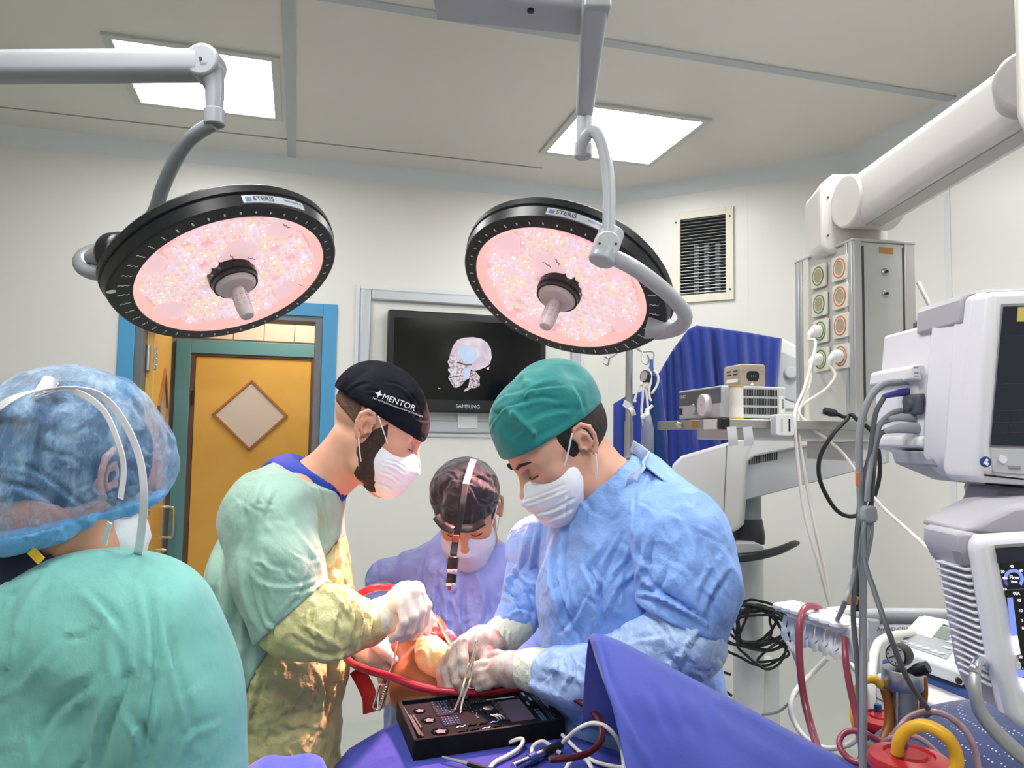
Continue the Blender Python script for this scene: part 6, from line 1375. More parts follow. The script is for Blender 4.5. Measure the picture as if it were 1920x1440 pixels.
upf = [([(470, 985), (460, 1060), (472, 1130), (500, 1185)], 6, .009), ([(500, 905), (478, 960), (466, 1040)], 5, .006), ([(560, 985), (600, 1040), (612, 1075)], 6, .008), ([(600, 960), (625, 1010), (635, 1060)], 5, .007), ([(455, 1050), (490, 1085), (545, 1095), (600, 1080)], 5, .004), ([(490, 1110), (500, 1160), (530, 1180)], 5, .007), ([(545, 1110), (575, 1105), (605, 1085)], 4, .006), ([(520, 920), (500, 960), (492, 1010)], 4, .004), ([(580, 1060), (560, 1120), (520, 1165)], 5, .005)]+rcreases(4, 22, (450, 930, 630, 1180), 60, 50, (30, 80), (3, 5), (.0015, .0035))
gown(pA, 'sleeve_upper', 'gown_mint', [(A((505, 955, 1.62), (502, 975, 1.60), (520, 1070, 1.555), (548, 1172, 1.53)), [.085, .090, .086, .079], None)], [x-.02 for x in lo], [x+.02 for x in hi], cuts=[(at(556, 1140, 1.5), (at(505, 1184, 1.5)-at(608, 1090, 1.5)).cross(V((0, 1, 0))).normalized()*(1 if (at(505, 1184, 1.5)-at(608, 1090, 1.5)).cross(V((0, 1, 0))).z < 0 else -1))], cr=upf, rips=[(.002, 70, (.7, .2, .5), .6, 3)])
lo, hi = bounds(foreA)
gown(pA, 'sleeve_lower', 'gown_yellow', foreA, [x-.02 for x in lo], [x+.02 for x in hi], cr=[([(608, 1092), (640, 1120), (660, 1150)], 4, .007), ([(600, 1110), (585, 1160), (605, 1215)], 4, .006), ([(655, 1115), (668, 1160), (655, 1220)], 4, .008), ([(672, 1120), (684, 1165), (674, 1215)], 4, .008), ([(690, 1130), (700, 1165), (690, 1205)], 3, .006), ([(560, 1205), (610, 1226), (665, 1218)], 5, .007), ([(640, 1140), (630, 1190), (645, 1215)], 4, .006), ([(560, 1180), (590, 1200), (600, 1225)], 4, .005)]+rcreases(5, 24, (545, 1100, 690, 1230), 75, 45, (20, 60), (2.5, 4), (.0015, .004)), rips=[(.004, 95, (.9, .1, .3), .8, 6)])
lo, hi = bounds(armA2)
gown(pA, 'sleeve_far', 'gown_yellow', armA2, lo, hi, rips=[(.004, 90, (.9, .1, .3), .8, 6)], folds=[])
F = Field(*[[x+sg*.2 for x in at(600, 895, 1.775)] for sg in (-1, 1)], .005)
F.chain([at(555, 920, 1.775), at(600, 898, 1.772)], [.092, .074], .02).chain([neckA[0], neckA[1], neckA[2]], [.060, .062, .066], .004, sub=True).ripple(.003, 90, (.3, .2, 1), .5, 1).cut(at(574, 866, 1.77), V((.50, 0, .87)), .004)
F.mesh('scrub_collar', 'scrub_blue', pA)
shoes(pA, X2l+.03, 1.77, 1, 0)
# right hand (near): gloved fist
wr, kn = at(700, 1164, 1.60), at(768, 1112, 1.63)
F = Field(*[[x+sg*.16 for x in at(735, 1140, 1.61)] for sg in (-1, 1)], .003)
F.chain(A((682, 1170, 1.595), (712, 1158, 1.605), (742, 1140, 1.615)), [.041, .037, .034], .01)
for i in range(9): F.fold([at(690+i*6.5, 1125-i*2.2, 1.57), at(696+i*6, 1160-i*2, 1.555), at(700+i*6, 1195-i*2.6, 1.58)], .0028, .0022*(1 if i % 2 else -1))
F.mesh('glove_cuff', 'glove_cuff', pA)
glove(pA, 'glove', 'glove_white', [
    (A((782, 1104, 1.60), (800, 1135, 1.595), (797, 1165, 1.60), (782, 1188, 1.61)), [.0115, .0105, .0095, .0085]),
    (A((775, 1112, 1.585), (790, 1145, 1.575), (785, 1175, 1.585), (768, 1195, 1.60)), [.0115, .0105, .0095, .0085]),
    (A((764, 1124, 1.575), (776, 1155, 1.562), (768, 1182, 1.575), (752, 1198, 1.59)), [.011, .010, .009, .008]),
    (A((752, 1135, 1.57), (758, 1165, 1.56), (748, 1188, 1.57), (735, 1200, 1.585)), [.010, .009, .008, .0075]),
    (A((762, 1118, 1.66), (795, 1138, 1.655), (806, 1160, 1.64), (800, 1185, 1.63)), [.013, .0115, .0105, .009])],
    [(A((728, 1148, 1.61), (758, 1118, 1.61)), [.031, .029]), (A((758, 1118, 1.63), (780, 1106, 1.60)), [.028, .018]), (A((752, 1130, 1.585), (775, 1112, 1.59)), [.022, .018])], extra=[(A((760, 1090, 1.59), (785, 1100, 1.58)), .004, .002)])
# left hand (far, lower): holding the clamp
glove(pA, 'glove', 'glove_white', [
    (A((700, 1205, 1.74), (722, 1222, 1.71), (742, 1240, 1.70)), [.0135, .0120, .0098]),
    (A((742, 1212, 1.76), (758, 1232, 1.735), (752, 1258, 1.715), (738, 1268, 1.705)), [.0120, .0112, .0102, .0088]),
    (A((735, 1228, 1.77), (750, 1262, 1.75), (742, 1295, 1.73)), [.0115, .0108, .0092]),
    (A((722, 1238, 1.78), (738, 1285, 1.765), (730, 1318, 1.75)), [.0110, .0105, .0088]),
    (A((708, 1240, 1.79), (720, 1290, 1.785), (716, 1322, 1.77)), [.0105, .0098, .0082])],
    [(A((675, 1205, 1.81), (705, 1218, 1.78), (735, 1222, 1.765)), [.034, .033, .022]), (A((690, 1235, 1.80), (722, 1240, 1.785)), [.026, .016])])
# ---------------------------------------------------------------- surgeon in light blue, right, teal cap
XB = at(1190, 1100, 1.56).x
pB = person('person', V((XB, 1.58, 0)), 'surgeon in light blue gown and teal cap, bending over the tray with tweezers')
HB_ = head_frame(1050, 838, 1.56, -112, 38, -2); sB = 1.07
torB = A((1170, 915, 1.575), (1180, 990, 1.575), (1172, 1110, 1.575), (1185, 1290, 1.575))+[V((XB+.02, 1.58, .85)), V((XB+.02, 1.58, .35))]
chB = [(torB, [.062, .140, .172, .175, .17, .20], (YV_, .95)), (A((1175, 950, 1.575), (1265, 1000, 1.44)), [.08, .09], None), (A((1160, 960, 1.575), (1010, 1030, 1.74)), [.08, .075], None)]
armB = [(A((1270, 1000, 1.43), (1290, 1090, 1.40), (1275, 1200, 1.37)), [.086, .082, .080], None)]
foreB = [(A((1280, 1200, 1.37), (1180, 1258, 1.40), (1090, 1268, 1.45), (1030, 1262, 1.48)), [.076, .064, .052, .044], None)]
armB2 = [(A((1010, 1030, 1.74), (1000, 1110, 1.72)), [.066, .062], None), (A((1000, 1110, 1.72), (965, 1165, 1.66)), [.060, .044], None)]
neckB = [HB_ @ V((0, -.032, -.05)), at(1125, 900, 1.57), at(1175, 935, 1.575)]
legB = [[V((XB+.02+s*.10, 1.6, .85)), V((XB+.02+s*.10, 1.59, .5)), V((XB+.02+s*.10, 1.6, .15)), V((XB+.02+s*.10, 1.6, .07))] for s in (-1, 1)]
allB = chB+armB+foreB+armB2
lo, hi = bounds(allB); lo[2] = .03
body_mesh(pB, HB_, sB, neckB, allB, 'skin_fair', [min(lo[0], HB_.translation.x-.17), lo[1], lo[2]], [hi[0], hi[1], HB_.translation.z+.18], legs=legB)
mask_mesh(pB, HB_, sB, 'mask_white', [((0, .022, -.05), (0, -1, -.2)), ((0, .07, -.010), (0, -.30, 1)), ((0, .04, -.126), (0, -.1, -1))], [([(978, 940), (1020, 925), (1060, 908)], 2.2, .0022), ([(982, 948), (1022, 934), (1062, 918)], 2.2, .0022), ([(985, 962), (1030, 958), (1075, 935)], 2.8, .0038), ([(1000, 978), (1035, 972), (1072, 955)], 2.8, .003), ([(1066, 930), (1062, 955), (1060, 975)], 2.6, .0035)])
strings(pB, HB_, [[(-.062, .050, -.026), (-.080, .026, .0), (-.093, -.002, .030)], [(-.068, .018, -.092), (-.086, -.002, -.06), (-.097, -.016, -.030)]], .0017)
cap_mesh(pB, HB_, sB, 'cap_teal', [((0, -.014, .044), (.084, .106, .096)), ((0, -.035, .080), (.082, .098, .084)), ((0, .030, .075), (.076, .070, .078)), ((0, .047, .034), (.067, .057, .060))], [((0, .0, .040), (0, .10, -1))],
         folds=[([(-.02, .06, .155), (-.06, .06, .12), (-.082, .055, .07), (-.07, .07, .045)], .004, .0035), ([(-.03, .085, .12), (-.06, .085, .09), (-.065, .085, .05)], .006, -.004), ([(-.01, -.02, .165), (-.05, .0, .145), (-.075, .03, .115)], .004, .003), ([(-.07, .05, .06), (-.09, 0, .05), (-.085, -.05, .05)], .004, -.003), ([(-.04, -.09, .12), (-.07, -.07, .10)], .010, -.004), ([(-.05, .02, .15), (-.08, -.02, .11)], .012, .004)], rip=(.0016, 60, (0, 1, .4), .5, 14), cr=[([(925, 850), (905, 800), (930, 750), (990, 725)], 3.5, .003), ([(912, 870), (915, 810), (940, 768), (975, 755)], 2.5, .003), ([(980, 745), (1000, 728), (1060, 722)], 2.5, .003), ([(960, 760), (1010, 745), (1050, 750)], 5, .003), ([(985, 790), (1030, 770), (1085, 765)], 6, .003), ([(945, 868), (1000, 845), (1052, 822)], 3, .002), ([(900, 780), (925, 770), (930, 790)], 3, .003), ([(1075, 720), (1090, 745), (1098, 775)], 4, .003)]+rcreases(19, 12, (900, 725, 1090, 850), 150, 40, (25, 70), (3, 5), (.001, .0025)))
hair_mesh(pB, HB_, sB, [((0, -.016, .032), (.0785, .1030, .094)), ((-.066, .016, .014), (.009, .014, .026)), ((.066, .016, .014), (.009, .014, .026))], [((0, 0, .055), (0, 0, 1)), ((0, -.06, -.034), (0, -.2, -1)), ((0, .022, 0), (0, 1, -.2))], name='hair')
for o in list(pB.children):
    if o.name.startswith('hair'):
        pass
for x in (-1, 1):
    bb = MB(HB_ @ Matrix.Scale(sB, 4)); bb.tube([(x*.014, .0985, .024), (x*.030, .094, .029), (x*.050, .076, .024)], [.003, .0042, .002], 8, 5, flat=.6); bb.build('eyebrow', 'hair_dark', pB)
    bb = MB(HB_ @ Matrix.Scale(sB, 4)); bb.tube([(x*.018, .0895, -.002), (x*.031, .0915, -.004), (x*.045, .083, -.0025)], .0013, 6, 4); bb.build('eyelashes', 'hair_dark', pB)
fB = []
cB = [([(1192, 930), (1196, 1000), (1206, 1070), (1206, 1092)], 4, .009), ([(1225, 890), (1205, 940), (1196, 985)], 5, .007), ([(1045, 985), (1040, 1070), (1058, 1150), (1108, 1235)], 6, .011), ([(1062, 990), (1054, 1080), (1075, 1160)], 5, .009), ([(1095, 1055), (1122, 1110), (1130, 1180)], 5, .009), ([(1108, 1060), (1124, 1080), (1122, 1120)], 3.5, .007), ([(1000, 990), (985, 1070), (998, 1150)], 6, .010), ([(1016, 985), (1003, 1060), (1010, 1140)], 5, .009), ([(1205, 1070), (1165, 1110), (1135, 1165)], 5, .007), ([(1150, 1005), (1120, 1050), (1100, 1080)], 6, .006), ([(1170, 1000), (1140, 1060), (1120, 1130)], 5, .005), ([(1060, 1180), (1090, 1220), (1130, 1230)], 5, .006), ([(1080, 960), (1060, 1000), (1048, 1050)], 5, .005), ([(1195, 1000), (1180, 1050), (1150, 1085)], 4, .005)]+rcreases(11, 40, (990, 930, 1250, 1260), 80, 50, (25, 90), (3, 5), (.0015, .0045))
lo, hi = bounds(chB); lo[2] = .32
gown(pB, 'gown', 'gown_blue', chB, lo, hi, neck=([neckB[0], neckB[1], neckB[2], at(1195, 950, 1.575)], [.066, .068, .076, .06]), cr=cB, rips=[(.004, 40, (.9, .2, .15), .6, 12)], cuts=[(at(1150, 875, 1.575), V((-.55, 0, .83)))])
lo, hi = bounds(armB)
elb = [([(1206, 1075), (1240, 1110), (1290, 1140), (1335, 1168)], 4.5, .010), ([(1160, 1118), (1205, 1106), (1260, 1122), (1320, 1160)], 5, .009), ([(1368, 1075), (1335, 1125), (1328, 1170)], 6, .009), ([(1345, 1060), (1320, 1100), (1312, 1140)], 5, .006), ([(1225, 1010), (1215, 1050), (1207, 1085)], 5, .007), ([(1280, 960), (1310, 1020), (1320, 1080)], 7, .005), ([(1250, 1060), (1240, 1090), (1222, 1108)], 5, .006)]+rcreases(12, 22, (1200, 950, 1365, 1170), 70, 50, (30, 90), (3, 5), (.0015, .004))
gown(pB, 'sleeve_upper', 'gown_blue', [(A((1265, 995, 1.44), (1272, 1010, 1.43), (1292, 1095, 1.40), (1278, 1170, 1.38)), [.084, .088, .086, .082], None)], [x-.03 for x in lo], [x+.03 for x in hi], cr=elb, rips=[(.003, 60, (.5, .2, .8), .7, 21)], cuts=[(at(1262, 1160, 1.38), V((-.35, 0, -.93)))])
lo, hi = bounds(foreB)
gown(pB, 'sleeve_lower', 'gown_patch', foreB, [x-.03 for x in lo], [x+.05 for x in hi], cr=[([(1185, 1135), (1172, 1190), (1178, 1240)], 4, .007), ([(1212, 1150), (1245, 1180), (1262, 1215)], 4, .006), ([(1160, 1205), (1200, 1195), (1250, 1190)], 4, .006), ([(1332, 1165), (1295, 1215), (1280, 1260)], 5, .009), ([(1145, 1150), (1160, 1180), (1150, 1215)], 4, .006), ([(1240, 1230), (1265, 1245), (1270, 1275)], 4, .006), ([(1105, 1225), (1090, 1260), (1105, 1300)], 4, .007), ([(1065, 1225), (1076, 1262), (1058, 1300)], 4, .007), ([(1045, 1232), (1040, 1290), (1046, 1300)], 3, .005), ([(1085, 1240), (1120, 1255), (1150, 1250)], 4, .005)]+rcreases(13, 45, (1030, 1120, 1350, 1300), 30, 70, (18, 60), (2.5, 4), (.0015, .004)), rips=[(.0045, 85, (.7, .1, .6), .9, 22)])
lo, hi = bounds(armB2)
gown(pB, 'sleeve_far', 'gown_blue', armB2, [x-.02 for x in lo], [x+.02 for x in hi], cr=[([(950, 1075), (985, 1100), (1005, 1150)], 4, .007), ([(935, 1110), (965, 1120), (985, 1160)], 4, .008), ([(945, 1150), (975, 1140), (1000, 1150)], 4, .006), ([(985, 1050), (960, 1090), (950, 1130)], 4, .007)]+rcreases(14, 20, (925, 1040, 1005, 1190), 50, 60, (20, 55), (2.5, 4), (.002, .0045)), rips=[(.004, 90, (.3, .2, .9), .9, 23)])
# standing collar and open flap at the back of the neck
bb = MB(); bb.ribbon(A((1158, 930, 1.49), (1180, 905, 1.468), (1202, 880, 1.474), (1212, 856, 1.53), (1185, 836, 1.59)), [V((.65, -.2, .7)), V((.7, -.1, .6)), V((.3, .3, .9)), V((0, .3, 1))], .024, .004, 6); bb.build('collar', 'gown_patch', pB, bevel=.001, seg=1)
F = Field(*[[x+sg*.16 for x in at(1125, 925, 1.57)] for sg in (-1, 1)], .005)
F.chain([at(1120, 905, 1.57), at(1175, 945, 1.575)], [.066, .085], .01).chain([neckB[0], neckB[1], neckB[2]], [.062, .064, .073], .004, sub=True).cut(at(1135, 915, 1.575), V((-.6, 0, .5)), .003); F.mesh('scrub_collar', 'scrub_navy', pB)
vs, NU, NV = [], 14, 10
for i in range(NU+1):
    u = i/NU
    for j in range(NV+1):
        v = j/NV; t = catmull(A((1195, 838, 1.60), (1245, 870, 1.56), (1300, 905, 1.50), (1340, 940, 1.47)), 5); b2 = catmull(A((1205, 870, 1.50), (1240, 900, 1.46), (1285, 940, 1.43), (1322, 985, 1.42)), 5)
        k = u*(len(t)-1); i0 = min(int(k), len(t)-2); a = t[i0].lerp(t[i0+1], k-i0); b_ = b2[i0].lerp(b2[i0+1], k-i0)
        vs.append(a.lerp(b_, v)+V((.004*math.sin(u*9+v*3), -.012*math.sin(v*PI)*(.6+.4*math.sin(u*7)), .006*math.sin(u*6))))
bb = MB(); bb.add(vs, [(i*(NV+1)+j, i*(NV+1)+j+1, (i+1)*(NV+1)+j+1, (i+1)*(NV+1)+j) for i in range(NU) for j in range(NV)]); fl = bb.build('gown_flap', 'gown_blue', pB, angle=180); so = fl.modifiers.new('solid', 'SOLIDIFY'); so.thickness = .003
shoes(pB, XB+.02, 1.58, -1, .1)
# right hand holding tweezers
F = Field(*[[x+sg*.12 for x in at(940, 1192, 1.63)] for sg in (-1, 1)], .003); F.chain(A((968, 1172, 1.655), (945, 1190, 1.64), (925, 1202, 1.625)), [.039, .038, .034], .01)
for i in range(6): F.fold([at(968-i*7, 1150+i*4, 1.61), at(962-i*7, 1185+i*4, 1.60), at(955-i*7, 1225+i*3, 1.61)], .003, .002*(1 if i % 2 else -1))
F.mesh('glove_cuff', 'glove_cuff', pB)
glove(pB, 'glove', 'glove_bloody', [
    (A((868, 1205, 1.575), (868, 1235, 1.555), (871, 1262, 1.55), (876, 1280, 1.548)), [.0115, .0108, .0100, .0085]),
    (A((856, 1212, 1.585), (850, 1248, 1.565), (858, 1280, 1.555), (872, 1302, 1.55)), [.0115, .0110, .0102, .0086]),
    (A((846, 1222, 1.60), (836, 1258, 1.585), (842, 1288, 1.575), (852, 1305, 1.57)), [.0110, .0104, .0096, .0082]),
    (A((838, 1232, 1.615), (824, 1262, 1.605), (828, 1285, 1.60), (834, 1298, 1.595)), [.0100, .0092, .0084, .0074]),
    (A((915, 1225, 1.575), (912, 1250, 1.555), (900, 1268, 1.55), (886, 1278, 1.548)), [.0145, .0130, .0112, .0092])],
    [(A((930, 1202, 1.625), (900, 1205, 1.605), (872, 1208, 1.59)), [.034, .032, .020]), (A((900, 1212, 1.61), (858, 1222, 1.605)), [.028, .016]), (A((922, 1215, 1.60), (908, 1228, 1.58)), [.024, .018])],
    extra=[(A((866, 1195, 1.565), (880, 1196, 1.57)), .004, .0025), (A((856, 1202, 1.572), (848, 1212, 1.58)), .004, .0025)])
# left hand behind the tray
F = Field(*[[x+sg*.11 for x in at(1000, 1256, 1.5)] for sg in (-1, 1)], .003); F.chain(A((1022, 1258, 1.49), (1000, 1256, 1.50), (975, 1254, 1.51)), [.041, .039, .034], .01)
for i in range(5): F.fold([at(1016-i*8, 1225, 1.47), at(1012-i*8, 1256, 1.455), at(1010-i*8, 1290, 1.47)], .003, .002*(1 if i % 2 else -1))
F.mesh('glove_cuff', 'glove_cuff', pB)
glove(pB, 'glove', 'glove_bloody', [
    (A((935, 1245, 1.53), (905, 1246, 1.54), (880, 1252, 1.55)), [.011, .010, .009]), (A((932, 1256, 1.52), (902, 1262, 1.53), (878, 1270, 1.545)), [.011, .010, .009]),
    (A((934, 1266, 1.515), (905, 1275, 1.525), (885, 1282, 1.54)), [.0108, .010, .0085]), (A((938, 1274, 1.51), (915, 1284, 1.52), (898, 1290, 1.53)), [.0098, .009, .008]), (A((960, 1236, 1.53), (932, 1230, 1.55), (915, 1232, 1.565)), [.0135, .012, .0095])],
    [(A((985, 1255, 1.505), (955, 1254, 1.515), (935, 1256, 1.525)), [.033, .031, .022]), (A((960, 1265, 1.51), (938, 1268, 1.515)), [.022, .014])])

# ---------------------------------------------------------------- surgeon at the head of the table, facing us
XC = at(868, 1100, 2.22).x
pC = person('person', V((XC, 2.25, 0)), 'surgeon in periwinkle gown, black cap and headlight, facing the camera with head bowed')
HC = head_frame(876, 962, 2.14, 181, 33, -5); sC = 1.03
torC = [at(872, 1030, 2.22), at(868, 1090, 2.24), at(868, 1180, 2.25), V((XC, 2.26, 1.0)), V((XC, 2.26, .35))]
chC = [(torC, [.07, .135, .16, .165, .20], (V((1, 0, 0)), 1.25)), (A((870, 1060, 2.22), (735, 1095, 2.22)), [.075, .075], None), (A((870, 1060, 2.22), (1005, 1095, 2.22)), [.075, .075], None)]
armC = [(A((735, 1098, 2.22), (712, 1170, 2.16), (728, 1220, 2.05)), [.074, .068, .05], None), (A((1005, 1098, 2.22), (1020, 1180, 2.16), (950, 1240, 2.02)), [.074, .068, .05], None)]
neckC = [HC @ V((0, -.03, -.05)), at(874, 1020, 2.20), at(872, 1050, 2.22)]
legC = [[V((XC+s*.1, 2.26, .85)), V((XC+s*.1, 2.25, .5)), V((XC+s*.1, 2.26, .15)), V((XC+s*.1, 2.26, .07))] for s in (-1, 1)]
lo, hi = bounds(chC+armC); lo[2] = .03
body_mesh(pC, HC, sC, neckC, chC+armC, 'skin_warm', lo, [hi[0], hi[1], HC.translation.z+.17], legs=legC, voxel=.016)
mask_mesh(pC, HC, sC, 'mask_lilac', [((0, .020, -.05), (0, -1, -.2)), ((0, .07, -.012), (0, -.25, 1)), ((0, .04, -.13), (0, -.1, -1))])
strings(pC, HC, [[(x*.066, .040, -.020), (x*.078, .016, .002), (x*.087, -.004, .026)] for x in (-1, 1)]+[[(x*.062, .022, -.09), (x*.078, .0, -.06), (x*.086, -.016, -.034)] for x in (-1, 1)], .002)
cap_mesh(pC, HC, sC, 'cap_black', [((0, -.012, .044), (.085, .106, .096)), ((0, -.01, .072), (.092, .098, .080)), ((0, .046, .034), (.067, .056, .060))], [((0, .0, .036), (0, .02, -1))],
         folds=[([(.03, .05, .145), (.06, .06, .10), (.08, .05, .07)], .008, -.006), ([(-.04, .05, .145), (-.07, .05, .10), (-.085, .03, .07)], .008, .006), ([(-.06, .06, .11), (-.04, .085, .08)], .006, -.005), ([(.05, .08, .07), (.08, .04, .066)], .006, -.005), ([(.0, .095, .085), (.05, .085, .075)], .006, .005), ([(.02, .1, .07), (-.05, .09, .065), (-.088, .02, .06)], .004, -.004)], rip=(.002, 110, (.8, .3, .5), .8, 33), cr=rcreases(22, 26, (815, 880, 945, 970), 70, 60, (15, 45), (2, 3.5), (.002, .004)))
hair_mesh(pC, HC, sC, [((0, -.014, .036), (.0785, .1005, .090)), ((-.066, .022, .018), (.010, .018, .024)), ((.066, .022, .018), (.010, .018, .024))], [((0, 0, .05), (0, 0, 1)), ((0, -.06, -.02), (0, -.2, -1))])
for x in (-1, 1):
    bb = MB(HC @ Matrix.Scale(sC, 4)); bb.tube([(x*.014, .0985, .024), (x*.030, .094, .029), (x*.050, .076, .024)], [.003, .0042, .002], 8, 5, flat=.6); bb.build('eyebrow', 'hair_dark', pC)
    bb = MB(HC @ Matrix.Scale(sC, 4)); bb.tube([(x*.018, .0895, -.002), (x*.031, .0915, -.004), (x*.045, .083, -.0025)], .0013, 6, 4); bb.build('eyelashes', 'hair_dark', pC)
lo, hi = bounds(chC); lo[2] = .32
gown(pC, 'gown', 'gown_periwinkle', chC, lo, hi, neck=([neckC[0], neckC[1], neckC[2]], [.066, .068, .074]), cr=[([(800, 1040), (790, 1120), (780, 1190)], 5, .010), ([(835, 1080), (845, 1140), (850, 1200)], 5, .010), ([(870, 1085), (868, 1150), (880, 1200)], 5, .010), ([(905, 1075), (915, 1130), (900, 1190)], 5, .010), ([(755, 1040), (748, 1100), (752, 1160)], 5, .008), ([(825, 1060), (820, 1120), (830, 1180)], 4, .008)]+rcreases(21, 24, (700, 1030, 960, 1200), 85, 40, (25, 80), (3, 4.5), (.002, .005)), rips=[(.005, 60, (.9, .1, .2), .7, 41)])
lo, hi = bounds(armC)
for k, c_ in enumerate(armC):
    lo, hi = bounds([c_]); gown(pC, 'sleeve', 'gown_periwinkle', [c_], [x-.02 for x in lo], [x+.02 for x in hi], rips=[(.004, 80, (.5, .2, .8), .8, 44+k)])
for k, (w, d) in enumerate(((at(728, 1222, 2.05), V((.05, -.09, -.03))), (at(950, 1240, 2.02), V((-.07, -.08, -.03))))):
    n = V((d.y, -d.x, 0)).normalized(); t = d.normalized()
    glove(pC, 'glove', 'glove_white', [([w+d*.8+n*(.022-.0147*i), w+d*1.15+n*(.024-.016*i)+V((0, 0, -.01)), w+d*1.35+n*(.022-.015*i)+V((0, 0, -.035))], [.010, .0095, .008]) for i in range(4)]+[([w+d*.4+n*.024, w+d*.75+n*.045+V((0, 0, -.01)), w+d*1.0+n*.046+V((0, 0, -.03))], [.012, .0105, .009])], [([w-t*.03, w+d*.35, w+d*.8], [.034, .033, .026])], vox=.004)
shoes(pC, XC, 2.26, 0, -1)
# headlight worn by this surgeon
mat('lamp_silver', '#d9d9de', .25, metal=.8); mat('led_amber', '#8d4a36', .4)
hl = thing('headlight', at(885, 862, 2.06), 'surgical headlight with black loupe bar on the head of the bowed surgeon', 'headlight')
bb = MB(); bb.ribbon(A((888, 862, 2.05), (880, 885, 2.02), (872, 912, 2.0)), (1, 0, 0), .018, .008); bb.build('top_mount', 'lamp_silver', hl, bevel=.002)
bb = MB(); bb.tube(A((884, 868, 2.07), (888, 866, 2.08), (893, 870, 2.09)), .005, 8, 4); bb.build('mount_pin', 'chrome', hl)
bb = MB(); bb.ribbon(A((873, 908, 2.0), (868, 940, 1.97), (860, 985, 1.96), (853, 1020, 1.95), (850, 1042, 1.94)), (1, 0, 0), .017, .008); bb.build('stalk', 'black_plastic', hl, bevel=.002)
bb = MB(); bb.box(at(855, 1010, 1.943), (.016, .006, .018)); bb.build('stalk_joint', 'led_amber', hl, bevel=.001)
for (y0, y1, r) in ((1044, 1072, .0135), (1076, 1098, .0125)):
    bb = MB(); bb.cyl(at(851-(y0-1040)*.09, y0, 1.935), at(850-(y1-1040)*.09, y1, 1.93), r, n=20); bb.build('lamp_barrel', 'black_plastic', hl, bevel=.002)
    bb = MB(); bb.cyl(at(850-(y1-1044)*.09, y1-5, 1.93), at(850-(y1-1040)*.09, y1+1, 1.929), r+.001, n=20); bb.build('barrel_ring', 'lamp_silver', hl, bevel=.001)
bb = MB(); bb.cyl(at(843, 1098, 1.928), at(842, 1106, 1.926), .0045, n=12); bb.build('lamp_tip', 'led_amber', hl)
for pts in (((818, 968), (832, 985), (850, 994)), ((858, 990), (885, 990), (908, 978))):
    bb = MB(); bb.tube([at(x, y, 2.005-.004*i) for i, (x, y) in enumerate(pts)], .0135, 10, 6, flat=.5); lo_ = bb.build('loupe_bar', 'black_plastic', hl)

# ---------------------------------------------------------------- assistant seen from behind, near left
XD = at(120, 1200, 1.02).x
pD = person('person', V((XD, 1.03, 0)), 'assistant in green gown and pale blue bouffant cap, seen from behind at the left edge')
HD = head_frame(143, 905, 1.03, 27, 20, 4); sD = 1.0
torD = [at(165, 1172, 1.0), at(125, 1220, 1.03), V((XD, 1.03, 1.25)), V((XD, 1.03, .9)), V((XD, 1.03, .4))]
chD = [(torD, [.075, .115, .125, .13, .19], (V((1, 0, 0)), 1.45)), (A((30, 1212, .98), (150, 1172, .97), (270, 1182, .985)), [.064, .068, .068], None), (A((30, 1212, .98), (-90, 1250, 1.02)), [.064, .064], None), (A((270, 1182, .985), (315, 1300, .985), (362, 1450, .995)), [.068, .068, .062], None), (A((-90, 1230, 1.02), (-120, 1480, 1.06)), [.066, .06], None)]
armD = [(A((362, 1450, .995), (440, 1560, 1.12)), [.060, .045], None)]
neckD = [HD @ V((0, -.03, -.05)), at(135, 1050, 1.02), at(138, 1120, 1.02)]
legD = [[V((XD+s*.1, 1.03, .85)), V((XD+s*.1, 1.03, .5)), V((XD+s*.1, 1.03, .15)), V((XD+s*.1, 1.03, .07))] for s in (-1, 1)]
lo, hi = bounds(chD+armD); lo[2] = .03
body_mesh(pD, HD, sD, neckD, chD+armD, 'skin_warm', lo, [hi[0], hi[1], HD.translation.z+.17], legs=legD, voxel=.016)
mask_mesh(pD, HD, sD, 'mask_white', [((0, .020, -.05), (0, -1, -.2)), ((0, .07, -.012), (0, -.25, 1)), ((0, .04, -.126), (0, -.1, -1))])
hair_mesh(pD, HD, sD, [((0, -.018, .030), (.090, .106, .100)), ((0, -.085, .01), (.06, .05, .06))], [((0, -.02, -.050), (0, .3, -1)), ((0, .075, .0), (0, 1, -.3))])
